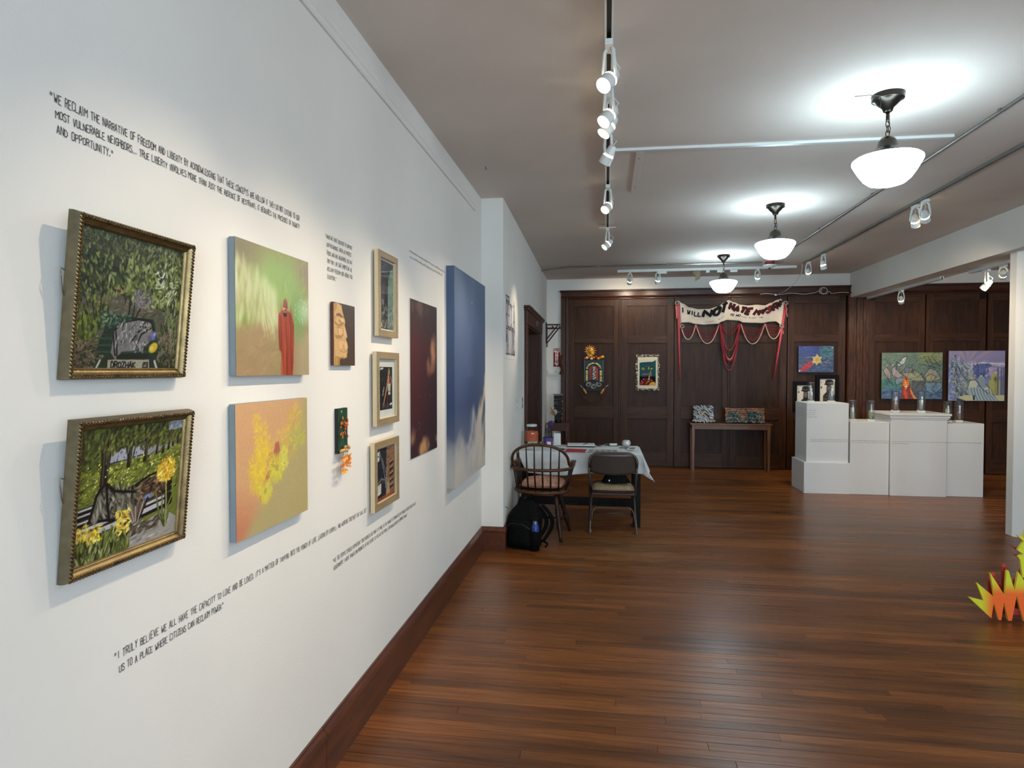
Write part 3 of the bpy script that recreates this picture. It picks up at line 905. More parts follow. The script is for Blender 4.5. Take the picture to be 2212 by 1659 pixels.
def art_daffodil_bench():
    c = Cv(190, 185, (.30, .33, .15), 9)
    G = [(.24, .28, .12), (.34, .38, .16), (.16, .18, .1), (.44, .47, .2), (.2, .2, .13)]
    c.dabs(700, (0, .66, 1, 1), G, .04, .015, 1.2, .5)
    c.poly([(.2, .72), (.45, .84), (.62, .80), (.95, .84), (.95, .72), (.5, .70)], (.55, .55, .58), .95, .06)
    for p in ([(.26, .72), (.27, .80), (.34, .84), (.42, .81), (.43, .73)], [(.48, .74), (.5, .83), (.6, .86), (.62, .75)]):
        c.poly(p, (.62, .62, .66), 1, .06); c.line(p + [p[0]], .010, (.15, .14, .14))
    c.dabs(30, (.24, .72, .62, .82), [(.2, .2, .22), (.8, .8, .82)], .015, .005, 1.5, .3)
    c.poly([(0, .68), (.3, .70), (.7, .74), (1, .80), (1, .1), (0, .1)], (.42, .45, .18), 1)
    c.dabs(700, (0, .42, 1, .78), [(.40, .44, .17), (.50, .52, .2), (.30, .35, .14), (.56, .57, .28), (.24, .27, .12)], .035, .009, .25, .4, where=lambda u, v: v < .69 + u * .1)
    T = (.14, .12, .09)
    for x, y0, y1, k in ((.2, .46, .95, .05), (.24, .6, 1, .03), (.44, .68, .98, .04), (.60, .70, .98, .036), (.72, .74, .99, .026), (.79, .74, .98, .03), (.85, .76, .96, .026), (.90, .78, .97, .022), (.95, .8, .98, .02)):
        c.line([(x, y0), (x + .015, (y0 + y1) / 2), (x - .02, y1)], k, T, 1, k * .6)
        c.line([(x, (y0 + y1) / 2 + .04), (x + .08, y1)], k * .4, T)
        c.line([(x + .012, y0 + .03), (x + .012, y1 - .05)], .008, (.4, .37, .27), .7)
    c.dabs(330, (0, .80, 1, 1), G + [(.42, .44, .22)], .035, .012, 1.1, .5, .8)
    c.dabs(60, (.85, .93, 1, 1), [(.5, .52, .55), (.6, .62, .66)], .03, .012, .4, .4, .8)
    c.dabs(130, (.0, .5, 1, .74), [(.90, .84, .34), (.82, .76, .25), (.93, .9, .62)], .010, .007, .6, 1)
    B = (.09, .08, .08)
    for y0, y1, k in ((.40, .44, .02), (.36, .40, .018), (.31, .36, .02), (.25, .30, .03), (.20, .26, .05)):
        c.line([(0, y0), (.5, y0 + .045), (.9, y0 + .10)], k + .028, B); c.line([(0, y0 + .008), (.48, y0 + .05), (.86, y0 + .105)], k * .75, (.72, .71, .72))
    c.line([(.86, .36), (.87, .18)], .03, B); c.line([(.36, .46), (.6, .52), (.62, .47)], .035, B)
    c.poly([(.12, .32), (.16, .48), (.24, .58), (.33, .5), (.45, .46), (.62, .44), (.66, .36), (.55, .3), (.3, .27), (.2, .30)], (.33, .32, .27), 1, .15)
    c.dabs(170, (.14, .3, .62, .54), [(.52, .51, .46), (.4, .4, .34), (.24, .22, .19), (.14, .12, .1), (.6, .58, .52)], .05, .010, 1.9, .35, where=lambda u, v: v < .62 - abs(u - .26) * .5)
    for p in ([(.12, .32), (.17, .5), (.24, .58), (.33, .5)], [(.3, .27), (.27, .4), (.25, .56)], [(.33, .5), (.5, .46), (.6, .45)], [(.2, .3), (.4, .27), (.6, .33)]):
        c.line(p, .022, B)
    c.poly([(.52, .47), (.6, .54), (.74, .55), (.84, .5), (.86, .42), (.8, .36), (.62, .38)], (.30, .23, .16), 1, .12)
    c.dabs(80, (.55, .38, .84, .53), [(.45, .36, .26), (.22, .16, .11), (.52, .46, .38), (.1, .08, .07)], .035, .010, .2, .6)
    c.dab(.78, .56, .07, .05, .6, (.33, .31, .33), 1, .3); c.dab(.755, .50, .035, .025, .5, (.62, .45, .33)); c.line([(.55, .52), (.66, .56), (.82, .59), (.87, .5)], .018, B)
    c.dab(.66, .39, .06, .025, .1, (.45, .52, .74))
    c.poly([(.44, .29), (.62, .36), (.66, .38), (.56, .14), (.5, .18)], (.42, .35, .30), 1, .1)
    for q in (.46, .5, .54, .58, .62):
        c.line([(q, .29 + (q - .44) * .4), (.555, .15)], .008, (.7, .66, .62) if int(q * 50) % 2 else (.2, .17, .15))
    c.line([(.44, .29), (.55, .13), (.66, .38)], .014, B)
    c.poly([(.46, 0), (.48, .09), (.62, .17), (.85, .24), (1, .14), (1, 0)], (.60, .58, .55), 1, .06)
    c.dabs(40, (.5, .02, .9, .2), [(.68, .66, .63), (.5, .48, .45)], .06, .012, .3, .2)
    c.dabs(60, (.48, .10, .8, .2), [(.25, .23, .18), (.33, .3, .24)], .04, .010, .3, .2)
    for x0, x1, y1 in ((.8, .74, .42), (.83, .82, .36), (.86, .95, .38), (.9, 1, .3)):
        c.line([(.87, .1), (x0, .2), (x1, y1)], .035, (.2, .24, .12), 1, .012); c.line([(.87, .1), (x0, .2), (x1, y1)], .010, (.47, .5, .27))
    c.line([(.88, .08), (.87, .3), (.85, .5)], .014, (.58, .58, .32))
    c.dabs(300, (.75, .47, .95, .69), [(.88, .75, .20), (.80, .62, .16), (.93, .84, .42), (.7, .5, .14)], .026, .010, 0, 1.6, where=lambda u, v: (u - .85) ** 2 + (v - .58) ** 2 < .0105)
    c.dabs(260, (0, 0, .5, .22), [(.28, .32, .14), (.42, .46, .2), (.14, .15, .09), (.62, .62, .44), (.5, .52, .3)], .05, .008, 1.6, .35)
    for x, y in ((.16, .21), (.43, .2), (.04, .24), (.42, .28)):
        c.dabs(46, (x - .065, y - .055, x + .065, y + .055), [(.9, .78, .22), (.82, .66, .16), (.95, .88, .5)], .026, .008, 0, 1.6)
        c.dab(x, y, .016, .014, 0, (.72, .5, .12))
    c.speck(.06)
    return c

def art_red_robe():
    c = Cv(130, 118, (.6, .6, .45), 21)
    U, V = c.uv()
    c.a[:] = np.array((.60, .50, .36))
    c.mix(1.4 - np.hypot((U - .55) / .6, (V - .75) / .38) * 1.3, (.56, .66, .38))
    c.mix(1.1 - np.hypot((U - .06) / .3, (V - .95) / .2), (.50, .47, .36)); c.mix(1.1 - np.hypot((U - .98) / .22, (V - .9) / .2), (.56, .50, .42))
    c.mix(1.2 - np.hypot((U - .1) / .2, (V - .45) / .12), (.47, .55, .24), .9)
    c.mix((c.field(4, 3) - .4) * 1.6 * (V < .4), (.54, .53, .30), .6)
    c.mix((U - .72) * 6 * (V < .42) * (1 - np.clip((V - .3) * 8, 0, 1)), (.66, .60, .46), .9)
    c.mix(1.2 - np.hypot((U - .84) / .13, (V - .5) / .24), (.42, .60, .32), .9)
    c.mix(1.15 - np.hypot((U - .95) / .16, (V - .55) / .13), (.70, .80, .66), .75)
    for _ in range(210):
        u = c.r.uniform(-.02, .52); top = .84 - max(0, u - .1) * .42
        v = c.r.uniform(.40 + u * .1, top)
        c.dab(u, v, c.r.uniform(.06, .12), c.r.uniform(.016, .036), 1.55 + c.r.gauss(0, .12), c.r.choice([(.80, .82, .64), (.72, .77, .54), (.76, .76, .60), (.84, .84, .70), (.66, .72, .46)]), .34, 1)
    for _ in range(26):
        u = c.r.uniform(.28, .5)
        c.dab(u, .42 + c.r.uniform(-.08, .06), .085, .014, 1.9 + (u - .4) * 2, (.76, .78, .58), .55, .8)
    c.dabs(90, (.0, 0, .6, .38), [(.62, .52, .36), (.54, .52, .30), (.66, .55, .42)], .09, .02, .3, .5, .25, 1)
    c.dabs(50, (.5, .62, .95, 1), [(.60, .70, .42), (.52, .62, .34)], .09, .02, 1.3, .4, .25, 1)
    c.dabs(60, (.78, .45, 1, .66), [(.80, .88, .78), (.62, .76, .56)], .02, .004, .8, .8, .5)
    c.poly([(.545, .20), (.535, .30), (.53, .44), (.54, .50), (.6, .535), (.68, .535), (.735, .50), (.765, .42), (.76, .30), (.75, .1), (.735, -.01), (.61, -.01), (.585, .10), (.565, .2)], (.58, .22, .10), 1, .06)
    c.dabs(90, (.55, .0, .75, .5), [(.66, .27, .11), (.50, .18, .09), (.60, .22, .10), (.72, .33, .16)], .12, .008, 1.57, .06, .55, .6)
    for p in ([(.57, .48), (.575, .36), (.57, .2)], [(.70, .5), (.715, .36), (.72, .05)], [(.64, .44), (.65, .2), (.65, 0)], [(.54, .36), (.55, .22)]):
        c.line(p, .012, (.36, .11, .07), .7)
    c.dab(.63, .50, .035, .022, 0, (.14, .10, .11), 1, .4)
    c.dab(.635, .575, .05, .038, 1.57, (.52, .27, .19), 1, .25); c.dab(.635, .60, .04, .034, 1.57, (.60, .33, .26), .8)
    c.dab(.62, .545, .02, .02, 0, (.86, .70, .60), .8); c.dab(.653, .54, .014, .02, 1.57, (.74, .5, .42), .7)
    for x in (.618, .648):
        c.dab(x, .565, .010, .006, 0, (.12, .06, .05))
    c.line([(.62, .535), (.645, .535)], .008, (.3, .1, .08)); c.dab(.628, .52, .012, .006, 0, (.9, .82, .74), .8)
    c.speck(.02)
    return c

def art_yellow_blooms():
    c = Cv(130, 118, (.75, .6, .45), 31)
    U, V = c.uv()
    c.a[:] = np.array((.80, .62, .45))
    c.mix((.30 - V) * 3 + (.3 - U) * 1.4, (.76, .50, .38)); c.mix((V - .8) * 3, (.78, .63, .46), .7)
    c.mix((U * 1.15 - V * .95 - .02) * 4.5 + (c.field(5, 5) - .5) * .5, (.69, .63, .44))
    c.mix(((U - .72) * 3) * (V < .35), (.70, .64, .42), .6)
    def fuzz(x, y, r, n, col, s=.9):
        for _ in range(n):
            a = c.r.uniform(0, 2 * PI); d = r * math.sqrt(c.r.random()) * .95
            q = c.r.uniform(.85, 1.12)
            c.dab(x + d * math.cos(a), y + d * math.sin(a), r * .34, .006, a + c.r.gauss(0, .3), tuple(min(1, k * q) for k in col), .42, s)
    Y = (.89, .78, .22)
    for x, y, r, n in ((.26, .86, .07, 60), (.31, .76, .10, 120), (.35, .64, .12, 160), (.33, .53, .15, 240), (.24, .50, .11, 120), (.26, .42, .11, 130), (.23, .36, .07, 60)):
        fuzz(x, y, r, n, Y)
    fuzz(.8, .84, .12, 160, (.85, .72, .28)); fuzz(.66, .70, .10, 120, (.86, .75, .26)); fuzz(.62, .60, .08, 70, (.83, .69, .3)); fuzz(.85, .66, .12, 150, (.74, .74, .28)); fuzz(.72, .56, .09, 70, (.84, .70, .28))
    fuzz(.55, .72, .05, 30, (.86, .74, .3)); fuzz(.5, .66, .05, 30, (.86, .74, .3))
    c.poly([(.50, .66), (.55, .67), (.57, .60), (.55, .50), (.47, .46), (.40, .38), (.30, .22), (.28, .26), (.34, .38), (.42, .46), (.47, .56)], (.66, .38, .30), .85)
    c.dabs(30, (.4, .4, .56, .64), [(.60, .32, .26), (.72, .45, .34)], .03, .012, .8, .3, .4, 1)
    G2 = (.80, .76, .24)
    for x, y, r, n, d in ((.52, .46, .115, 330, 1), (.36, .30, .095, 260, 1), (.63, .57, .055, 90, 0), (.63, .48, .06, 80, 1)):
        fuzz(x, y, r, n, G2, .7); c.dab(x, y, r * .3, r * .2, 1.2, (.62, .54, .2), .8, .9)
        for k in range(22):
            a = k * 2 * PI / 22
            c.line([(x + .3 * r * math.cos(a), y + .3 * r * math.sin(a)), (x + r * math.cos(a), y + r * math.sin(a))], .006, (.90, .88, .45), .55)
    c.speck(.025)
    return c

def art_profile():
    c = Cv(72, 86, (.27, .19, .13), 41)
    c.dabs(220, (.3, 0, 1, 1), [(.30, .21, .14), (.24, .165, .11), (.34, .24, .16)], .05, .03, .5, 1, .5, 1)
    T1, T2, T3 = (.78, .63, .42), (.86, .70, .50), (.60, .44, .24)
    face = [(0, .98), (.16, 1.0), (.36, .97), (.40, .88), (.46, .80), (.52, .74), (.53, .70), (.50, .66), (.55, .60), (.60, .52), (.63, .47), (.60, .45), (.55, .445), (.57, .42), (.62, .37), (.66, .30), (.62, .26), (.64, .22), (.60, .19), (.61, .14), (.52, .12), (.40, .13), (.3, .12), (.26, .06), (.27, 0), (0, 0)]
    c.poly(face, T1, 1, .03)
    c.poly([(0, .98), (.16, 1.0), (.14, .9), (.05, .84), (0, .86)], T3, .6)
    c.poly([(.03, .82), (.08, .76), (.05, .70), (.2, .66), (.34, .68), (.45, .70), (.42, .64), (.2, .62), (.02, .66)], T3, .8)
    c.line([(.15, .805), (.28, .815), (.45, .76)], .055, (.47, .33, .16)); c.line([(.26, .72), (.36, .69), (.46, .695)], .03, (.52, .36, .18))
    c.dab(.40, .735, .10, .06, .0, T2, 1, .35)
    c.poly([(.05, .60), (.25, .62), (.42, .60), (.44, .50), (.36, .44), (.15, .42), (.04, .46)], T3, .85)
    c.poly([(.22, .60), (.40, .60), (.42, .53), (.34, .48), (.22, .49)], T2, .9)
    c.poly([(.04, .60), (.2, .6), (.2, .48), (.06, .48)], (.80, .64, .40), .9)
    c.poly([(.48, .64), (.52, .62), (.58, .5), (.56, .47), (.5, .48)], T2, .9)
    c.poly([(.18, .36), (.3, .42), (.52, .40), (.44, .34), (.42, .26), (.3, .23), (.22, .27)], (.72, .55, .34), 1); c.poly([(.2, .36), (.3, .405), (.5, .395), (.42, .33), (.4, .27), (.3, .25), (.24, .28)], T2, .8)
    c.poly([(.54, .40), (.62, .36), (.64, .30), (.58, .25), (.5, .26), (.46, .32)], T2, .95); c.line([(.46, .33), (.5, .25), (.58, .245)], .018, T3)
    c.poly([(.30, .225), (.45, .245), (.6, .23), (.6, .18), (.45, .16), (.34, .17)], (.82, .66, .44), 1); c.line([(.3, .23), (.46, .215), (.6, .225)], .014, T3)
    c.poly([(.04, .12), (.28, .12), (.26, 0), (.04, 0)], (.62, .47, .22), 1); c.poly([(.1, .12), (.17, .12), (.17, 0), (.1, 0)], (.73, .57, .30), 1)
    c.line([(0, .46), (.05, .14), (.3, .12), (.5, .115)], .02, T3)
    c.speck(.05)
    return c

def art_night_collage():
    c = Cv(66, 100, (.14, .13, .16), 51)
    c.dabs(160, (0, 0, 1, 1), [(.15, .13, .17), (.20, .17, .2), (.10, .10, .13)], .1, .05, 1.4, .5, .6, 1)
    c.poly([(.62, .0), (.6, .55), (.66, .74), (.8, .90), (1, .95), (1, 0)], (.42, .52, .46), .95, .05)
    c.dabs(60, (.62, .2, 1, .9), [(.48, .58, .50), (.36, .45, .41), (.55, .62, .55)], .08, .03, 1.4, .3, .5, 1)
    for p in ([(.1, .82), (.3, .92), (.46, .96), (.42, .88), (.55, .80)], [(.12, .8), (.2, .7), (.3, .62), (.22, .5)], [(.3, .9), (.36, .76)], [(.5, .82), (.62, .74), (.7, .7)]):
        c.line(p, .012, (.50, .52, .55), .7)
    c.poly([(.08, .32), (.2, .62), (.34, .66), (.36, .46), (.3, .3)], (.28, .25, .28), .9)
    c.poly([(.16, .42), (.3, .44), (.34, .36), (.2, .34)], (.48, .46, .50), .9)
    c.dabs(130, (0, .02, 1, .34), [(.70, .74, .70), (.38, .46, .44), (.22, .22, .22), (.55, .62, .58), (.14, .12, .12)], .08, .018, 1.2, .7, .8)
    c.dabs(40, (.1, .02, .9, .14), [(.42, .24, .16), (.2, .14, .11), (.62, .66, .62)], .06, .016, .7, .6, .8)
    for x in (.12, .24, .36, .5):
        c.line([(x, .34), (x + .06, .18), (x - .02, .05)], .03, (.16, .13, .12), .8)
    c.line([(0, .535), (1, .52)], .012, (.62, .56, .48), .6)
    c.speck(.08)
    return c

def art_ladder_figure():
    c = Cv(60, 84, (.07, .06, .06), 61)
    c.dabs(60, (0, 0, 1, .35), [(.15, .09, .09), (.10, .07, .07), (.25, .13, .13)], .06, .03, 1.2, .8, .6, 1)
    for _ in range(26):
        c.dab(c.r.random(), c.r.uniform(.35, 1), .012, .012, 0, (.72, .70, .55), .9)
    c.line([(.24, .08), (.55, .55), (.70, .90)], .06, (.66, .42, .36)); c.line([(.30, .12), (.58, .55), (.72, .9)], .02, (.82, .62, .5))
    c.dab(.26, .10, .09, .06, 1, (.50, .26, .26), .8); c.line([(.62, .34), (.60, .05)], .03, (.45, .24, .22)); c.line([(.78, .34), (.82, .16)], .03, (.36, .2, .18))
    c.poly([(.68, .94), (.80, .94), (.82, .84), (.74, .80), (.66, .84)], (.62, .52, .34), 1); c.dab(.73, .965, .05, .03, 1.5, (.75, .70, .6))
    c.poly([(.64, .76), (.86, .76), (.88, .60), (.64, .60)], (.62, .20, .12), 1, .1); c.line([(.7, .78), (.69, .6)], .04, (.82, .82, .80)); c.line([(.86, .78), (.96, .66), (.84, .56)], .05, (.62, .46, .36)); c.line([(.80, .80), (.82, .64)], .05, (.2, .2, .25))
    c.poly([(.62, .60), (.86, .60), (.84, .34), (.66, .34)], (.78, .76, .66), 1, .06); c.line([(.72, .58), (.73, .36)], .02, (.55, .52, .44)); c.line([(.64, .42), (.84, .42)], .02, (.2, .2, .2)); c.line([(.60, .60), (.56, .42)], .03, (.7, .66, .56))
    c.line([(.22, .34), (.26, .44), (.32, .52)], .05, (.80, .82, .84), .8)
    c.poly([(.04, .93), (.26, .95), (.26, .985), (.04, .975)], (.93, .93, .92)); c.poly([(.78, .08), (.98, .11), (.98, .15), (.78, .12)], (.93, .93, .92))
    c.line([(.08, .955), (.22, .965)], .01, (.4, .4, .4))
    c.speck(.08)
    return c

def art_library():
    c = Cv(66, 80, (.12, .12, .15), 71)
    c.dabs(90, (0, 0, .55, 1), [(.12, .13, .18), (.18, .19, .25), (.07, .07, .10)], .09, .03, 1.4, .4, .7, .9)
    c.poly([(.58, 1), (.52, .4), (.60, 0), (1, 0), (1, 1)], (.55, .40, .30), 1, .12)
    c.dabs(110, (.56, .2, 1, 1), [(.66, .50, .38), (.48, .33, .24), (.58, .42, .32), (.36, .22, .16)], .04, .018, .2, .4, .8)
    for k in range(5):
        y = .12 + k * .12
        c.poly([(.72, y), (.94, y + .03), (.94, y + .09), (.72, y + .06)], (.14, .12, .12), 1)
        c.poly([(.73, y + .06), (.92, y + .085), (.92, y + .10), (.73, y + .075)], (.80, .72, .60), 1)
    for p in ([(.2, .98), (.38, .62), (.52, .3), (.58, .02)], [(.34, .8), (.5, .52)], [(.62, .6), (.5, .2)], [(.05, .3), (.3, .4), (.45, .36)]):
        c.line(p, .03, (.60, .64, .68), .7)
    c.poly([(.5, .0), (.62, .3), (.72, .28), (.74, 0)], (.72, .58, .48), .9, .1)
    c.poly([(0, 0), (0, .05), (1, .05), (1, 0)], (.62, .30, .16), .8); c.poly([(.94, 0), (1, 0), (1, 1), (.94, 1)], (.62, .34, .2), .7)
    c.poly([(.04, .74), (.2, .78), (.2, .96), (.06, .94)], (.86, .86, .84)); c.dab(.14, .86, .04, .03, 0, (.2, .2, .22))
    c.poly([(.0, .08), (.28, .12), (.28, .32), (.02, .28)], (.92, .90, .86))
    for k in range(4):
        c.line([(.05, .26 - k * .035), (.24, .285 - k * .035)], .008, (.5, .5, .5))
    c.speck(.1)
    return c

def art_night_sky():
    c = Cv(80, 132, (.3, .08, .1), 81)
    c.grad([(0, (.20, .10, .13)), (.3, (.25, .08, .11)), (.7, (.30, .07, .10)), (1, (.20, .13, .14))])
    U, V = c.uv()
    c.mix((U - .35) * 1.6 * (V > -1), (.15, .09, .12), .8); c.mix((.12 - U) * 4 * (1 - abs(V - .5)), (.36, .06, .11), .8)
    n = c.field(6, 9) * .6 + c.field(14, 20) * .4
    c.mix((1 - np.hypot((U - .85) / .30, (V - .70) / .13) + (n - .5) * 1.5) * 1.1, (.72, .52, .37), .95)
    c.mix((1 - np.hypot((U - .66) / .12, (V - .58) / .11) + (n - .5) * 1.5) * .9, (.56, .38, .30), .8)
    c.mix((1 - np.hypot((U - .45) / .30, (V - .045) / .06) + (n - .5) * 1.6), (.74, .57, .38), .95)
    c.mix((1 - np.hypot((U - .08) / .16, (V - .13) / .06) + (n - .5) * 1.6), (.60, .45, .33), .8)
    c.mix((1 - np.hypot((U - .98) / .12, (V - .06) / .04) + (n - .5) * 1.6), (.74, .57, .38), .9)
    c.mix((1 - np.hypot((U - .3) / .3, (V - .96) / .05) + (n - .5) * 1.6), (.48, .34, .30), .7)
    for _ in range(46):
        c.dab(c.r.random(), c.r.random(), .007, .007, 0, (.80, .72, .70), c.r.uniform(.2, .9))
    return c

def art_blue_sky():
    c = Cv(110, 150, (.3, .36, .5), 91)
    c.grad([(0, (.50, .50, .53)), (.16, (.36, .39, .47)), (.36, (.21, .27, .41)), (.7, (.28, .35, .48)), (1, (.34, .41, .52))])
    U, V = c.uv()
    n = c.field(4, 4) * .5 + c.field(9, 12) * .3 + c.field(22, 26) * .2
    c.mix((.22 - U * .10 + (n - .5) * .16 - V) * 14, (.62, .62, .63), .9)
    c.mix((.17 + (c.field(6, 8) - .5) * .22 - V) * 9, (.74, .71, .67), .8)
    for k, (u0, u1, v0, v1, w) in enumerate(((.55, 1.02, .08, .44, .09), (.40, .56, .08, .30, .07), (.78, 1.02, .06, .30, .08), (.84, 1.02, .30, .46, .05), (.25, .55, .0, .14, .1), (.62, .80, .0, .20, .07))):
        t = np.clip(((U - u0) * (u1 - u0) + (V - v0) * (v1 - v0)) / ((u1 - u0) ** 2 + (v1 - v0) ** 2), 0, 1)
        d = np.hypot(U - u0 - t * (u1 - u0), (V - v0 - t * (v1 - v0)))
        c.mix((1 - d / w + (n - .5) * 2.4) * .9, (.86, .76, .62) if k in (0, 2, 3) else (.70, .70, .71), .8)
    c.mix((1 - abs(U - .4 - V * .15) * 5 + (n - .5)) * (V > .5), (.48, .54, .63), .25)
    c.dab(.52, .87, .008, .008, 0, (.9, .92, .95))
    return c

def art_star_flower():
    c = Cv(92, 74, (.2, .28, .42), 101)
    c.dabs(700, (0, 0, 1, 1), [(.19, .26, .46), (.23, .35, .44), (.28, .36, .46), (.15, .20, .36), (.40, .47, .56)], .07, .008, .0, .12, .8)
    c.dabs(200, (0, .62, .6, 1), [(.16, .20, .52), (.22, .28, .60)], .07, .010, .0, .15, .8); c.dabs(140, (.6, .55, 1, 1), [(.16, .42, .44), (.22, .50, .48), (.36, .56, .54)], .05, .009, .4, .6, .8)
    c.poly([(.03, .02), (.1, .18), (.22, .34), (.40, .38), (.44, .32), (.36, .22), (.26, .08), (.12, .04)], (.72, .12, .16), .95, .1)
    c.dabs(60, (.05, .03, .42, .46), [(.80, .16, .20), (.62, .08, .12), (.86, .34, .38)], .035, .012, .6, .5, .85, where=lambda u, v: abs(v - u * .85 - .06) < .16)
    c.dab(.03, .05, .04, .03, .5, (.93, .72, .72)); c.dab(.17, .74, .03, .02, .2, (.55, .16, .24)); c.dab(.5, .09, .035, .02, .1, (.5, .14, .24)); c.dab(.24, .46, .05, .03, 1, (.64, .14, .18))
    for a in (90, 30, -35, -95, 205, 150):
        r = math.radians(a)
        x, y = .53, .48
        c.poly([(x, y), (x + .10 * math.cos(r - .5), y + .13 * math.sin(r - .5)), (x + .17 * math.cos(r), y + .23 * math.sin(r)), (x + .10 * math.cos(r + .5), y + .13 * math.sin(r + .5))], (.86, .78, .48), 1, .08)
        c.line([(x, y), (x + .15 * math.cos(r), y + .2 * math.sin(r))], .02, (.74, .60, .22))
    c.dab(.53, .49, .07, .06, 0, (.80, .62, .20)); c.dab(.44, .38, .05, .03, .6, (.9, .86, .7)); c.dab(.96, .94, .03, .02, 1, (.85, .85, .88))
    c.dabs(12, (.7, .25, .95, .55), [(.6, .62, .7)], .06, .008, .0, .1, .8)
    c.speck(.08)
    return c

def art_card_officer(side):
    c = Cv(52, 70, (.90, .86, .80), 111 + side)
    K = (.09, .085, .08)
    c.poly([(.22, 0), (.24, .28), (.40, .40), (.52, .46), (.70, .46), (.86, .38), (1.0, .28), (1, 0)], (.17, .16, .15), 1, .3)
    c.poly([(.46, .42), (.44, .56), (.46, .70), (.56, .78), (.72, .76), (.80, .62), (.76, .44), (.62, .38)], (.45, .42, .38), 1, .2)
    c.poly([(.46, .42), (.5, .54), (.62, .5), (.78, .56), (.80, .42), (.66, .34)], K, 1)
    c.poly([(.36, .78), (.38, .92), (.54, .97), (.78, .96), (.92, .90), (.86, .78), (.62, .74)], K, 1)
    c.line([(.34, .77), (.6, .72), (.9, .78)], .06, K); c.line([(.42, .83), (.62, .80), (.86, .84)], .02, (.6, .58, .54))
    for x in (.54, .70):
        c.dab(x, .645, .05, .03, 0, K)
    c.dab(.63, .585, .03, .05, 0, (.62, .58, .52)); c.line([(.54, .49), (.64, .475), (.74, .5)], .02, (.75, .72, .66))
    c.dabs(60, (.26, 0, 1, .36), [(.50, .48, .44), (.10, .1, .1), (.72, .70, .64)], .05, .012, .8, .8, .8)
    for y in (.24, .16, .08):
        c.dab(.62, y, .02, .02, 0, (.8, .78, .7))
    u, v = (.12, .62) if side else (.13, .70)
    c.poly([(u - .055, v), (u, v + .07), (u + .055, v), (u + .02, v - .015), (u + .03, v - .04), (u - .03, v - .04), (u - .02, v - .015)], K)
    c.line([(.10, .88), (.13, .84), (.10, .82)], .02, K)
    c.line([(.02, .02), (.02, .98)], .014, (.5, .47, .44)); c.speck(.06)
    return c

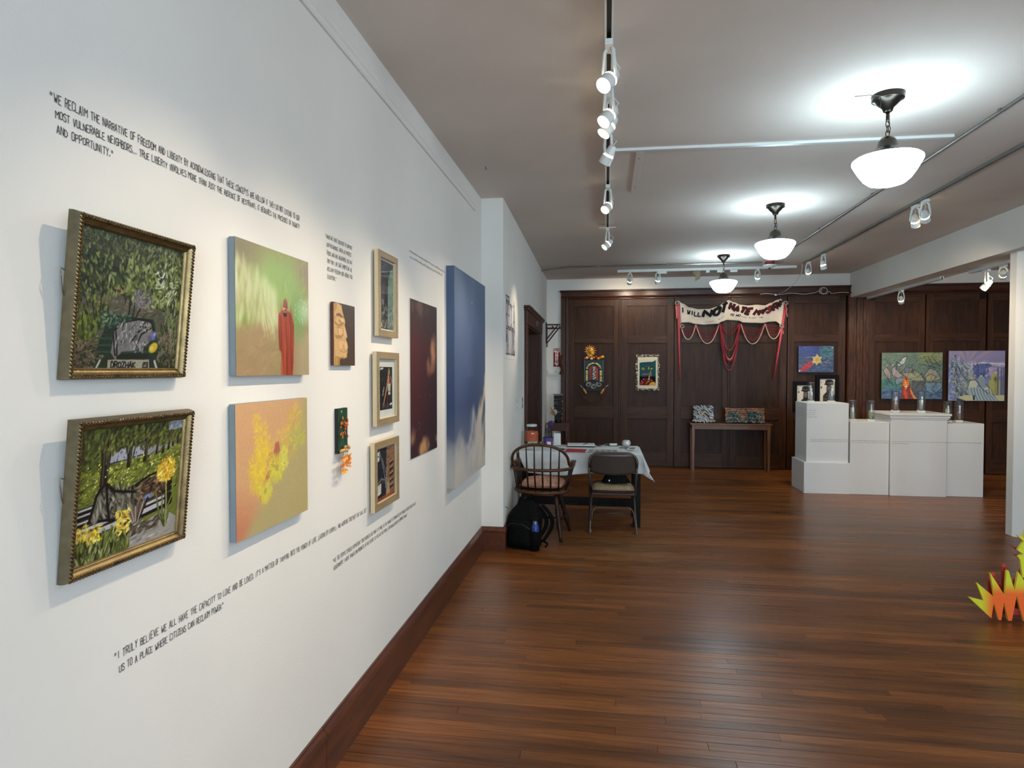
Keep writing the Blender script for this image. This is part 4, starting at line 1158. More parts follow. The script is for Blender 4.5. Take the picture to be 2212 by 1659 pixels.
def art_sea_figures():
    c = Cv(150, 120, (.4, .48, .42), 121)
    c.dabs(500, (0, 0, 1, 1), [(.36, .47, .42), (.44, .50, .38), (.32, .42, .40), (.48, .54, .44)], .06, .02, .6, .6, .6, .9)
    c.dabs(160, (.62, .78, 1, 1), [(.54, .56, .36), (.48, .52, .34)], .06, .02, .2, .4, .6, .9); c.dabs(150, (0, .1, .3, .4), [(.22, .44, .42), (.28, .50, .46)], .05, .02, .5, .5, .6)
    K = (.12, .14, .17)
    c.poly([(.0, .0), (.0, .12), (.25, .22), (.5, .24), (.75, .22), (1, .28), (1, 0)], (.27, .38, .54), .9, .1)
    c.dabs(120, (0, 0, 1, .28), [(.28, .40, .58), (.20, .28, .46), (.42, .50, .60), (.34, .44, .44)], .06, .018, .5, .6, .75)
    shapes = [([(.30, .55), (.42, .68), (.5, .66), (.62, .56), (.72, .40), (.58, .36), (.40, .40)], (.60, .60, .46)),
              ([(.22, .40), (.34, .58), (.4, .42), (.34, .34), (.24, .30)], (.50, .56, .58)), ([(.02, .62), (.08, .70), (.14, .58), (.16, .42), (.1, .44)], (.66, .58, .56)),
              ([(.16, .64), (.22, .72), (.30, .56), (.36, .50), (.28, .44), (.18, .50)], (.64, .58, .58)), ([(.24, .74), (.36, .90), (.42, .92), (.38, .76), (.28, .70)], (.72, .74, .74)),
              ([(.70, .50), (.78, .66), (.90, .62), (.98, .44), (.88, .38), (.74, .38)], (.58, .56, .50)), ([(.72, .46), (.80, .54), (.9, .48), (.84, .38), (.74, .38)], (.66, .62, .42)),
              ([(.52, .40), (.72, .36), (.66, .12), (.52, .10)], (.36, .36, .36)), ([(.72, .36), (1, .36), (1, .24), (.86, .10), (.74, .18)], (.44, .54, .62)),
              ([(.36, .62), (.40, .70), (.46, .68), (.46, .58), (.40, .56)], (.42, .44, .52))]
    for p, col in shapes:
        c.poly(p, col, .95, .08); c.line(p + [p[0]], .008, K)
    for p in ([(.10, .50), (.12, .38), (.08, .30)], [(.12, .40), (.16, .34), (.2, .30)], [(.24, .62), (.26, .74), (.23, .78)], [(.7, .9), (.8, .68)], [(.76, .92), (.88, .66)], [(.82, .92), (.96, .70)], [(.70, .82), (.98, .72)], [(.68, .74), (.98, .64)], [(.60, .46), (.66, .56), (.70, .42)], [(.62, .34), (.55, .2), (.56, .05)], [(.9, .34), (.84, .2), (.96, .06)], [(.32, .46), (.5, .42)]):
        c.line(p, .009, K)
    for _ in range(150):
        x, y = c.r.uniform(.05, 1), c.r.uniform(.12, .9)
        c.line([(x, y), (x + c.r.uniform(-.07, .07), y + c.r.uniform(-.09, .09))], .005, K, .6)
    c.line([(.24, .80), (.30, .76)], .02, (.2, .22, .26)); c.poly([(.48, .62), (.53, .64), (.53, .57), (.48, .56)], K); c.dab(.5, .60, .01, .008, 0, (.8, .8, .7))
    c.poly([(.33, .0), (.34, .26), (.38, .52), (.42, .46), (.44, .38), (.48, .28), (.53, .1), (.58, 0)], (.55, .16, .07), 1, .1)
    for p, col in (([(.35, .3), (.38, .5), (.41, .34), (.44, .46), (.46, .3), (.4, .24)], (.88, .45, .14)), ([(.38, .30), (.40, .42), (.43, .30)], (.95, .66, .22)), ([(.47, .27), (.53, .1), (.59, 0), (.54, 0), (.49, .12)], (.90, .58, .16)), ([(.38, .26), (.36, .14), (.40, .0), (.44, 0), (.43, .14)], (.80, .30, .16))):
        c.poly(p, col, 1, .06)
    c.dab(.41, .27, .04, .014, 0, (.9, .88, .8)); c.line([(.41, .27), (.41, .22)], .012, (.92, .9, .84))
    for _ in range(420):
        u, v = c.r.random(), c.r.random(); k = c.a[int(v * (c.h - 1)), int(u * (c.w - 1))] * c.r.uniform(.72, 1.3)
        c.dab(u + c.r.uniform(-.02, .02), v, .03, .006, c.r.uniform(0, 3.1), tuple(np.clip(k, 0, 1)), .6)
    for x, y in ((.08, .72), (.18, .73)):
        c.dab(x, y, .03, .014, .6, (.78, .66, .62)); c.line([(x - .02, y + .02), (x + .01, y - .06)], .007, (.5, .3, .28))
    c.speck(.05)
    return c

def art_lavender_crowd():
    c = Cv(140, 128, (.55, .55, .68), 131)
    U, V = c.uv()
    c.grad([(0, (.52, .56, .68)), (.5, (.50, .52, .68)), (1, (.62, .56, .68))])
    for k in range(9):
        a = math.radians(15 + k * 14)
        c.poly([(.34, .74), (.34 + 1.2 * math.cos(a), .74 + 1.2 * math.sin(a)), (.34 + 1.2 * math.cos(a + .2), .74 + 1.2 * math.sin(a + .2))], ((.60, .56, .74), (.70, .62, .68), (.52, .52, .74), (.68, .66, .58))[k % 4], .55)
    c.dabs(150, (.35, .50, 1, .78), [(.72, .64, .76), (.60, .58, .74), (.80, .74, .80)], .08, .02, .1, .3, .6)
    c.line([(.36, .72), (.6, .76), (1, .74)], .02, (.86, .84, .86)); c.poly([(.42, .64), (.5, .74), (.74, .74), (.78, .70), (.66, .64), (.64, .44), (.52, .44), (.46, .58)], (.32, .36, .58), .9, .15)
    c.dabs(80, (.44, .46, .72, .74), [(.28, .30, .52), (.42, .46, .66)], .05, .012, 1.5, .2, .8)
    c.dabs(140, (0, 0, .16, .7), [(.50, .54, .74), (.60, .64, .78), (.42, .46, .66)], .06, .02, 1.3, .4, .7)
    K = (.12, .15, .22)
    c.dabs(300, (.06, .1, .46, .72), [(.72, .76, .74), (.56, .62, .62), (.40, .46, .50), (.66, .68, .54)], .05, .012, 2.2, .6, .8, where=lambda u, v: v < .9 - u * .9 + .1)
    c.dabs(130, (.04, .60, .42, .90), [(.62, .68, .72), (.28, .34, .46), (.76, .80, .80)], .04, .010, 2.3, .5, .8, where=lambda u, v: v < 1.0 - u * .7)
    for k in range(54):
        x = c.r.uniform(.06, .42); y = c.r.uniform(.12, .86 - x * .8)
        c.line([(x, y), (x + c.r.uniform(-.02, .05), y - .04), (x + c.r.uniform(-.01, .07), y - .10)], .008, K, .75)
    c.poly([(.34, .24), (.38, .40), (.47, .42), (.54, .36), (.50, .26), (.40, .20)], (.80, .80, .70), 1, .05)
    c.poly([(.50, .40), (.56, .50), (.64, .48), (.68, .34), (.74, .26), (.62, .22)], (.56, .62, .66), 1, .06); c.dab(.58, .50, .035, .03, 0, (.74, .76, .72)); c.dab(.67, .50, .03, .026, 0, (.70, .72, .70))
    c.poly([(.72, .14), (.72, .40), (.76, .42), (.76, .52), (.80, .56), (.88, .54), (.90, .42), (.94, .40), (.94, .12)], (.70, .68, .40), 1, .1)
    c.poly([(.80, .44), (.84, .50), (.87, .44), (.84, .36)], (.42, .42, .24), 1); c.line([(.84, .36), (.84, .14)], .012, (.5, .5, .3))
    for x in (.88, .94, .98):
        c.line([(x, .12), (x, .66)], .03, (.34, .34, .48), .8)
    c.poly([(.14, .06), (.32, .12), (.6, .10), (1, .12), (1, 0), (.3, 0)], (.80, .78, .60), 1, .05); c.poly([(.14, .07), (.32, .0), (.16, 0)], (.22, .26, .36), 1)
    c.poly([(.33, .16), (.36, .26), (.56, .28), (.72, .24), (.84, .06), (.88, .0), (.46, 0), (.42, .10)], (.62, .68, .70), 1, .08)
    for k in range(16):
        x = .38 + k * .026
        c.line([(x, .24), (x + .03, .12), (x + .06 + k * .004, .01)], .008, (.24, .32, .42) if k % 2 else (.84, .86, .82), .85)
    c.dab(.68, .25, .05, .025, .3, (.86, .84, .72)); c.poly([(.44, .02), (.48, .02), (.475, .12), (.455, .12)], K)
    for p in ([(.34, .24), (.38, .41), (.48, .42), (.54, .36)], [(.54, .5), (.6, .54), (.64, .48)], [(.5, .4), (.62, .22), (.72, .14)], [(.66, .34), (.74, .26)]):
        c.line(p, .010, K)
    for x, y in ((.12, .90), (.06, .54), (.07, .68)):
        c.dab(x, y, .025, .014, .5, K)
    c.speck(.04)
    return c

# ------------------------------------------------------------------ left wall: framed paintings, canvases, prints
# wall things are built facing local -y (x to the viewer's right, z up); LW turns them onto the left wall
LW = PI / 2
M['gilt'] = mat('antique_gilt', (.52, .44, .29), .36, metal=.75, var=.14, vscale=30, bump=.1, bscale=300, stretch=(1, 1, 1))
M['gilt_dark'] = mat('antique_gilt_dark', (.34, .27, .17), .34, metal=.8, var=.25, vscale=60)
M['gilt_side'] = mat('frame_side_wood', (.40, .36, .27), .45, metal=.45, var=.1, vscale=40)
M['wire'] = mat('steel_wire', (.6, .58, .54), .3, metal=.9)

def gilt_frame(name, label, y0, y1, z0, z1, lean, cvs):
    w, h = y1 - y0, z1 - z0
    t = thing(name, label, 'painting', (0.003, (y0 + y1) / 2, z0), (lean, 0, LW), 'gilt framed paintings')
    outer = [(0, 0), (0, .010), (.0008, .0115), (.0008, .0135), (.004, .0225)]
    face = [(.004, .0225), (.0065, .0245), (.0105, .0235), (.012, .0205), (.0150, .0165), (.0195, .0145), (.0205, .0158), (.022, .0145), (.0235, .0125), (.0245, .008)]
    def rail(prof, side):
        """mitred length of moulding; prof is (inward, outward)"""
        vs = []
        for e in (0, 1):
            for d, k in prof:
                if side == 'b': x, z = (-w / 2 + d, d) if e == 0 else (w / 2 - d, d)
                if side == 't': x, z = (w / 2 - d, h - d) if e == 0 else (-w / 2 + d, h - d)
                if side == 'l': x, z = (-w / 2 + d, h - d) if e == 0 else (-w / 2 + d, d)
                if side == 'r': x, z = (w / 2 - d, d) if e == 0 else (w / 2 - d, h - d)
                vs.append((x, -k, z))
        n = len(prof)
        return MB().add(vs, [(i, i + 1, n + i + 1, n + i) for i in range(n - 1)])
    for s in 'tblr':
        r = rail(outer, s).build('frame_rail', M['gilt_side'], t, smooth=True, auto=.5)
        rail(face, s).build('moulding_face', M['gilt'], r, smooth=True, auto=.7)
        # scroll ornament along the ridge and the bead row inside, too fine to pick apart
        o, b = MB(), MB()
        L = w if s in 'tb' else h
        k = int((L - .014) / .0078)
        for i in range(k + 1):
            p = .007 + (L - .014) * i / k
            for q, (dd, rr) in enumerate(((.0062, .0030), (.0098, .0026))):
                pp = p + (.0022 if q else 0)
                x, z = {'b': (-w / 2 + pp, dd), 't': (-w / 2 + pp, h - dd), 'l': (-w / 2 + dd, pp), 'r': (w / 2 - dd, pp)}[s]
                o.ball((x, -.0238, z), rr * (1.45 if s in 'tb' else .8), .0024, rr * (.8 if s in 'tb' else 1.45), 7, 4, Matrix.Rotation((.7 if q else -.7), 3, 'Y'))
        k = int((L - .044) / .0034)
        for i in range(k + 1):
            p = .022 + (L - .044) * i / k
            x, z = {'b': (-w / 2 + p, .0213), 't': (-w / 2 + p, h - .0213), 'l': (-w / 2 + .0213, p), 'r': (w / 2 - .0213, p)}[s]
            b.ball((x, -.0152, z), .0013, .0013, .0013, 4, 2)
        o.build('scroll_ornament', M['gilt_dark'], r, smooth=True)['kind'] = 'stuff'
        b.build('bead_row', M['gilt_dark'], r)['kind'] = 'stuff'
    MB().box(-w / 2 + .004, w / 2 - .004, -.006, 0, .004, h - .004).build('backing_board', M['gilt_side'], t)
    canvas_mesh(cvs, 'canvas', M['oil'], w - .046, h - .046, -.0088, .023, t)
    zz = h * .62
    MB().tube([(-w / 2 + .02, .004, zz), (-w / 2 - .012, -.004, zz + .012), (-w / 2 - .013, -.006, zz - .004), (-w / 2 - .006, -.004, zz - .03), (-w / 2 + .01, .002, zz - .06)], .0014, 5).build('hanging_wire', M['wire'], t)
    return t
gilt_frame('framed_painting', 'gilt framed park painting of a grey blanketed figure on a green bench among leafy trees', 1.073, 1.42, 1.54, 1.872, .10, art_bench_park())
gilt_frame('framed_painting', 'gilt framed painting of a figure lying on a slatted bench beside a tall daffodil', 1.065, 1.412, 1.139, 1.464, .095, art_daffodil_bench())

def canvas_box(name, label, w, h, d, cvs, side, loc, rz, m='acrylic', group=None, gap=.004):
    """stretched canvas: painted face on a box of painted sides"""
    t = thing(name, label, 'painting', loc, (0, 0, rz), group)
    MB().box(-w / 2, w / 2, -d + .0015, -gap, 0, h).build('stretcher_sides', side, t, bevel=.002)
    canvas_mesh(cvs, 'painted_face', M[m], w, h, -d, 0, t)
    return t
SIDE = mat('grey_blue_edge', (.47, .52, .545), .7, var=.05)
canvas_box('canvas_painting', 'canvas painting of a bald figure in a long red robe on green', .44, .396, .024, art_red_robe(), SIDE, (0, 1.858, 1.541), LW)
canvas_box('canvas_painting', 'canvas painting of yellow feathery blooms on a peach ground', .43, .396, .024, art_yellow_blooms(), SIDE, (0, 1.8465, 1.065), LW)
canvas_box('canvas_painting', 'small brown panel with a tan face in profile', .206, .247, .017, art_profile(), mat('maroon_edge', (.33, .15, .10), .6, var=.15, vscale=30), (0, 2.401, 1.576), LW)
FR = wood('champagne_frame', (.50, .43, .32), (.60, .52, .39), (1, 12, 12), rough=.5, bump=.1)
FRS = wood('pale_frame_edge', (.80, .71, .55), (.86, .78, .62), (12, 12, 1), rough=.55, bump=.1)
def print_frame(label, y0, y1, z0, z1, border, cvs, mat_in, loc_gap=.010, bg=None):
    w, h, d = y1 - y0, z1 - z0, .020
    t = thing('framed_print', label, 'framed print', (loc_gap, (y0 + y1) / 2, z0), (0, 0, LW), 'champagne framed prints')
    for q in ((-w / 2, -w / 2 + border, 0, h), (w / 2 - border, w / 2, 0, h), (-w / 2 + border, w / 2 - border, 0, border), (-w / 2 + border, w / 2 - border, h - border, h)):
        r = MB().box(q[0], q[1], -d, 0, q[2], q[3]).build('frame_rail', FRS, t)
        MB().box(q[0] + .0005, q[1] - .0005, -d - .0015, -d, q[2] + .0005, q[3] - .0005).build('rail_face', FR, r)
    bw, bh = w - 2 * border, h - 2 * border
    MB().box(-bw / 2, bw / 2, -.008, -.004, border, h - border).build('mount_board', bg or M['paper'], t)
    canvas_mesh(cvs, 'picture', M['print'], bw - 2 * mat_in, bh - 2 * mat_in, -.009, border + mat_in, t)
    MB().add([(-bw / 2, -.014, border), (bw / 2, -.014, border), (bw / 2, -.014, h - border), (-bw / 2, -.014, h - border)], [(0, 1, 2, 3)]).build('glazing', M['glass'], t)
    return t
print_frame('champagne framed print of a dark night collage with pale green arch', 2.748, 3.018, 1.715, 2.113, .030, art_night_collage(), .008)
print_frame('champagne framed print of a figure with a ladder, wide white mount', 2.721, 3.030, 1.298, 1.642, .032, art_ladder_figure(), .038)
print_frame('champagne framed print of dark blue shapes beside brown bookshelves', 2.69, 3.025, .908, 1.227, .034, art_library(), .006, bg=mat('orange_mount', (.62, .34, .22), .7))

t = thing('sky_print', 'unframed maroon night sky print with tan clouds', 'print', (.001, 3.56, 1.067), (0, 0, LW))
MB().box(-.27, .27, -.004, 0, 0, .881).build('backing_sheet', M['paper'], t)
canvas_mesh(art_night_sky(), 'printed_face', M['print'], .54, .881, -.005, 0, t)
def _wrap(us, vs, co):          # the tall canvas sags a little between its stretchers
    co[:, 1] += .0012 * np.sin(us * PI) * np.sin(vs * PI)
    return co
t = thing('canvas_painting', 'tall blue sky canvas with pale clouds along its bottom', 'painting', (0, 4.625, .755), (0, 0, LW))
c = art_blue_sky()
MB().box(-.535, .535, -.052, -.006, 0, 1.5).build('stretcher_bars', mat('raw_canvas', (.75, .73, .68), .9), t)
canvas_mesh(c, 'painted_face', M['print'], 1.07, 1.5, -.056, 0, t, _wrap)
# the picture wraps round the near edge of the stretcher
e = Cv(8, 150); e.a[:] = c.a[:, :8][:, ::-1] * .92
canvas_mesh(e, 'painted_edge', M['print'], .056, 1.5, 0, 0, t, lambda us, vs, co: np.stack([np.full_like(us, -.536), -.056 * us, vs * 1.5], -1))
MB().box(-.534, .534, -.055, -.008, -.0012, 0).build('bottom_edge', mat('grey_cloud_edge', (.52, .53, .56), .8), t)

# small beaded wall piece: green panel above a fringe of orange blossoms on strings
t = thing('beaded_wall_piece', 'narrow dark green panel with orange flowers hanging on strings', 'wall hanging', (.001, 2.383, 1.225), (0, 0, LW))
MB().box(-.046, .046, -.012, 0, 0, .179).build('panel', mat('green_black_edge', (.05, .08, .07), .6), t)
c = Cv(40, 74, (.09, .24, .17), 141)
c.dabs(120, (0, 0, 1, 1), [(.08, .22, .16), (.12, .30, .21), (.06, .16, .12)], .1, .03, .9, .6, .6, .9)
for k in range(7):
    c.line([(c.r.random(), c.r.uniform(0, .5)), (c.r.random(), c.r.uniform(.3, 1))], .02, (.30, .45, .32), .7)
c.dab(.4, .93, .07, .06, .4, (.9, .78, .5))
canvas_mesh(c, 'painted_face', M['acrylic'], .092, .179, -.0135, 0, t)
OR = [mat('orange_petal', (.86, .47, .12), .55, var=.1), mat('amber_petal', (.90, .62, .18), .55, var=.1), mat('coral_petal', (.78, .36, .16), .55, var=.1)]
_r = random.Random(4)
for k in range(26):                  # little flowers glued on the panel
    x, z = _r.uniform(-.036, .036), _r.choice((_r.uniform(.06, .14), _r.uniform(.06, .16)))
    MB().ball((x, -.021, z), .0035, .003, .0065, 6, 4, Matrix.Rotation(_r.uniform(-.6, .6), 3, 'Y')).build('petal', OR[2] if k % 3 else OR[0], t, smooth=True)
for k in range(9):                   # shells and buds along the bottom
    MB().ball((-.038 + k * .0095, -.023, .012 + _r.uniform(-.006, .012)), .008, .007, .008, 8, 5).build('shell_bead', mat('shell', (.72, .56, .34), .35) if k == 0 else bpy.data.materials['shell'], t, smooth=True)
for k in range(7):
    x = -.036 + k * .012
    l = _r.uniform(.045, .085)
    MB().tube([(x, -.017, .01), (x + _r.uniform(-.004, .004), -.02, -l)], .0009, 4).build('string', M['wire'], t)
    for q in range(3):
        z = -.012 - q * l / 3 - _r.uniform(0, .01)
        f = MB()
        for a in range(5):
            an = a * 2 * PI / 5 + _r.random()
            f.add([(x, -.022, z), (x + .006 * math.cos(an - .5), -.027, z + .006 * math.sin(an - .5)), (x + .013 * math.cos(an), -.032, z + .013 * math.sin(an)), (x + .006 * math.cos(an + .5), -.027, z + .006 * math.sin(an + .5))], [(0, 1, 2, 3)])
        f.build('blossom', _r.choice(OR), t, solid=.0012)

# ------------------------------------------------------------------ hand lettering on the left wall
def wall_quote(label, lines, x=.0012, w=.0022):
    t = thing('wall_lettering', label, 'lettering', (0, lines[0][1], lines[0][3]))
    for i, (txt, y0, y1, z, cap) in enumerate(lines):
        lay = layout(txt, .075, i + 3) if isinstance(txt, str) else scribble(txt, i + 3)
        mb = write(MB(), lay, y0, y1, z, cap, w, lambda a, b: (x, a - lines[0][1], b - lines[0][3]))
        mb.build('text_line', M['ink'], t)
    return t
wall_quote('hand lettered quote about reclaiming freedom and liberty, above the bench park painting', [
    ('"WE RECLAIM THE NARRATIVE OF FREEDOM AND LIBERTY BY ACKNOWLEDGING THAT THESE CONCEPTS ARE HOLLOW IF THEY DO NOT EXTEND TO OUR', 1.072, 2.062, 2.080, .0165),
    ('MOST VULNERABLE NEIGHBORS... TRUE LIBERTY INVOLVES MORE THAN JUST THE ABSENCE OF RESTRAINT; IT REQUIRES THE PRESENCE OF DIGNITY', 1.083, 2.062, 2.051, .0150),
    ('AND OPPORTUNITY."', 1.085, 1.228, 2.021, .0150)], w=.0015)
wall_quote('hand lettered quote about the power of love, below the yellow blooms canvas', [
    ('"I TRULY BELIEVE WE ALL HAVE THE CAPACITY TO LOVE AND BE LOVED. IT\'S A MATTER OF TAPPING INTO THE POWER OF LOVE, LEADING BY EXAMPLE, AND WORKING TOGETHER THAT WILL GET', 1.210, 2.662, .922, .0165),
    ('US TO A PLACE WHERE CITIZENS CAN RECLAIM POWER."', 1.222, 1.604, .890, .0155)], w=.0015)
wall_quote('six line hand lettered quote above the brown profile panel', [
    ('"WHEN WE COME TOGETHER TO SUPPORT', 2.268, 2.520, 2.064, .0145), ('OUR NEIGHBORS, WHEN WE PROTECT', 2.277, 2.513, 2.033, .0145), ('THOSE WHO ARE VULNERABLE SO THAT', 2.277, 2.520, 2.002, .0145),
    ('THEY MAY LIVE SAFE FROM FEAR, WE', 2.280, 2.516, 1.971, .0145), ('RECLAIM FREEDOM AND AGENCY FOR', 2.282, 2.520, 1.941, .0145), ('EVERYONE."', 2.282, 2.366, 1.911, .0145)], w=.0014)
wall_quote('two line small quote above the maroon sky print', [(64, 3.298, 4.035, 2.196, .019), (60, 3.306, 3.985, 2.166, .019)], w=.0018)
wall_quote('two line quote about we the people, below the bookshelf print', [
    ('"WE THE PEOPLE SHOULD REPRESENT TOGETHERNESS BUT NOW IT\'S MORE SO THE SAVING OF COMMUNITIES BY STRONG TEACHERS ABOUT AN OLD', 2.315, 3.396, .797, .0155),
    ('GOVERNMENT. I HOPE THINGS CAN PROGRESS IN THE FUTURE SO THAT WE THE PEOPLE CAN AGAIN BE UNITED COMMUNITY AGAIN."', 2.320, 3.245, .767, .0150)], w=.0015)

# exhibition title on a clear vinyl sheet on the wall beyond the pier
def far_frame(y0):
    return lambda a, b: (xfar(y0 + a) + .0022, a, b)
t = thing('title_lettering', 'exhibition title in tall narrow letters on the white wall beyond the pier', 'lettering', (0, 5.44, 1.70))
VI = mat('violet_fade_vinyl', (.52, .48, .58), .5, var=.35, vscale=5)
DK = mat('navy_vinyl', (.13, .14, .24), .5)
sh = MB(); farbox(sh, -.08 + 5.44, .74 + 5.44, 1.655, 2.225, .0, .0012)
so = sh.build('vinyl_sheet', M['wall'], t); so.location = (0, -5.44, -1.70)
for txt, z0, z1 in (('RECLA', .245, .455), ('MATIONS', .0, .225)):
    n = len(txt)
    for i, ch in enumerate(txt):
        y0 = .62 * i / n; wd = .62 / n * .72
        g = MB()
        for pl in glyph(ch):
            q = [(y0 + a * wd + .012, z0 + b * (z1 - z0)) for a, b in pl]
            for k in range(len(q) - 1):
                g.strip(q[k], q[k + 1], .022, far_frame(5.44))
        g.build('letter', VI, t)
    g = MB()
    for k in range(n):
        for zz in (z0, z1):
            g.strip((.62 * k / n + .01, zz), (.62 * k / n + .05, zz), .012, lambda a, b: (xfar(5.44 + a) + .0028, a, b))
    g.build('letter_ends', DK, t)['kind'] = 'stuff'
g = MB(); f_ = lambda a, b: (xfar(5.44 + a) + .0022, a, b)
for z in (.474, .515): g.strip((0, z), (.21, z), .014, f_)
for y in (0, .21): g.strip((y, .474), (y, .515), .014, f_)
g.build('title_box', DK, t)
g = MB(); write(g, scribble(10, 5), .01, .20, .485, .02, .004, f_); g.build('title_small_print', DK, t)
for k in range(3):
    g = MB(); write(g, scribble(6, 6 + k), .50, .61, .468 + k * .016, .010, .003, f_); g.build('artist_line', M['ink'], t)

# light switches beside the doorway
for k, (y, z, lab) in enumerate(((6.17, 1.15, 'white switch plate on the wall below the exhibition title'), (6.68, 1.14, 'grey switch plate against the dark door casing'))):
    t = thing('light_switch', lab, 'switch', (xfar(y), y, z))
    MB().box(0, .006, -.036, .036, 0, .115).build('plate', M['whitemetal'] if k == 0 else M['greymetal'], t, bevel=.002)
    MB().box(.004, .014, -.008, .008, .045, .07).build('toggle', M['whitemetal'], t, bevel=.002)

# ------------------------------------------------------------------ ceiling: track lights, conduits, pendants
def track_head(label, x, y, aim, lit=True, power=None, group='white track spotlights', zc=CEIL - .034, drop=.16, spread=60, warm=(1.0, .83, .62)):
    """can on a yoke under a track adapter, turned towards aim"""
    t = thing('track_spotlight', label, 'spotlight', (x, y, zc), (0, 0, 0), group)
    MB().box(-.017, .017, -.045, .045, -.024, 0).build('adapter', M['whitemetal'], t, bevel=.002)
    piv = Vector((0, 0, -drop))
    d = (Vector(aim) - (Vector((x, y, zc)) + piv)).normalized()
    q = d.to_track_quat('Z', 'Y')
    sx = q @ Vector((1, 0, 0)); sy = q @ Vector((0, 1, 0))
    side = Vector((-d.y, d.x, 0)).normalized()
    for s in (-1, 1):
        MB().tube([side * s * .012 + Vector((0, 0, -.022)), side * s * .026 + Vector((0, 0, -.035)), piv + side * s * .034 + Vector((0, 0, .05)), piv + side * s * .036 - d * .01], .0085, 6).build('yoke_arm', M['whitemetal'], t, smooth=True)
    def along(prof, n=20):
        mb = MB().lathe(prof, n, cap=False)
        mb.v = [tuple(piv + q @ Vector(p)) for p in mb.v]
        return mb
    can = along([(.0, -.062), (.018, -.062), (.024, -.054), (.027, -.03), (.034, -.012)]).build('lamp_back', M['whitemetal'], t, smooth=True, auto=.7)
    along([(.0345, .0), (.0355, .004), (.0365, .048), (.0345, .05), (.033, .046), (.032, .004)]).build('front_shroud', M['whitemetal'], t, smooth=True, auto=.7)
    along([(.030, -.012), (.030, .002)]).build('glow_ring', LENS_ON if lit else LENS_OFF, t)
    lens = along([(.0, .036), (.0325, .036)]).build('lens', LENS_ON if lit else LENS_OFF, t)
    c = MB().tube([(0, .02, -.02), (.02, .03, -.05), piv - d * .075 + Vector((.012, .01, .02)), piv - d * .06], .0025, 5).build('cord', M['whitemetal'], t, smooth=True)
    if lit:
        l = bpy.data.lights.new('spot_light', 'SPOT')
        l.energy = power or SPOT_POWER
        l.color = warm
        l.spot_size = math.radians(spread); l.spot_blend = .9
        l.shadow_soft_size = .013
        lo = bpy.data.objects.new('spot_light', l)
        COL.objects.link(lo); lo.parent = t
        lo.location = piv + d * .055
        lo.rotation_mode = 'QUATERNION'
        lo.rotation_quaternion = d.to_track_quat('-Z', 'Y')
    return t
LENS_ON = mat('lit_lens', (1, .97, .9), .3, emit=(1, .93, .78), estr=14.0)
LENS_OFF = mat('unlit_lens', (.75, .75, .72), .2)

def track(name, label, p0, p1, group=None, z=CEIL, slot=True, m=None, k=1.0):
    """aluminium lighting track: two lips and a dark slot"""
    a, b = Vector((*p0, z)), Vector((*p1, z))
    d = (b - a); L = d.length
    t = thing(name, label, 'lighting track', a, (0, 0, math.atan2(d.y, d.x)), group)
    m = m or M['whitemetal']
    MB().box(0, L, -.019 * k, .019 * k, -.006, 0).build('back_channel', m, t)
    for s in (-k, k):
        MB().box(0, L, min(s * .010, s * .019), max(s * .010, s * .019), -.034 * k, -.006).build('lip', m, t)
    if slot:
        MB().box(0, L, -.010 * k, .010 * k, -.014, -.0062).build('slot', M['black'], t)
    return t
TRK = mat('grey_track', (.50, .49, .47), .4, metal=.3)
track('ceiling_track', 'long white lighting track running beside the picture wall', (1.07, -1.8), (1.07, 6.46))
t = thing('end_plate', 'white plate across the far end of the long ceiling track', 'plate', (1.07, 6.40, CEIL - .034))
MB().box(-.085, .085, -.03, .03, -.006, 0).build('plate', M['ceil'], t)
HEADS = [(1.66, (0.0, 1.30, 1.34), 1, 'track spotlight hanging over the gilt framed paintings'), (1.98, (0.0, 1.95, 1.32), 1, 'track spotlight hanging over the red robe and yellow bloom canvases'),
         (2.80, (0.0, 1.6, 1.30), 1, 'lit track spotlight with a looped cord, before the white raceway'), (3.19, (0.0, 2.3, 1.25), 1, 'lit track spotlight aimed between the canvases and the brown profile panel'),
         (3.33, (0.0, 2.85, 1.2), 1, 'lit track spotlight right beside its twin, aimed at the champagne framed prints'), (3.78, (0.0, 4.75, 1.15), 1, 'track spotlight turned edge on, near the white raceway joint'),
         (4.95, (0.0, 3.6, 1.25), 1, 'lit track spotlight midway along the long track, aimed at the maroon sky print'), (6.44, (0.15, 5.95, 1.9), 1, 'lit track spotlight at the far end of the long track')]
for y, aim, lit, lab in HEADS:
    track_head(lab, 1.07, y, aim, bool(lit), power=SPOT_POWER * {1.66: .60, 1.98: .52, 2.80: .42, 3.19: .62, 3.33: .8, 3.78: 1.0, 4.95: 1.1, 6.44: .62}[y], spread=(40 if y > 6 else 54))
t = thing('surface_raceway', 'flat white cable raceway crossing the ceiling from the long track', 'raceway', (1.105, 4.24, CEIL))
MB().add([(0, -.02, 0), (2.09, .035, 0), (2.09, .070, 0), (0, .016, 0), (0, -.02, -.018), (2.09, .035, -.018), (2.09, .070, -.018), (0, .016, -.018)],
         [(0, 1, 2, 3), (4, 7, 6, 5), (0, 4, 5, 1), (1, 5, 6, 2), (2, 6, 7, 3), (3, 7, 4, 0)]).build('cover', M['whitemetal'], t, bevel=.002)
t = thing('ceiling_batten', 'short flat painted batten screwed to the ceiling beside the long track', 'batten', (1.28, 4.29, CEIL))
MB().box(-.024, .024, 0, .95, -.012, 0).build('board', M['ceil'], t, bevel=.002)
for y in (.12, .80): MB().ball((0, y, -.012), .005, .005, .003, 8, 4).build('screw', M['blackplastic'], t)
t = thing('ceiling_hook', 'tiny dark hook in the ceiling above the pier', 'hook', (.2, 4.45, CEIL))
MB().tube([(0, 0, 0), (0, 0, -.02), (.006, 0, -.026), (.008, 0, -.018)], .002, 5).build('hook', M['blackplastic'], t)

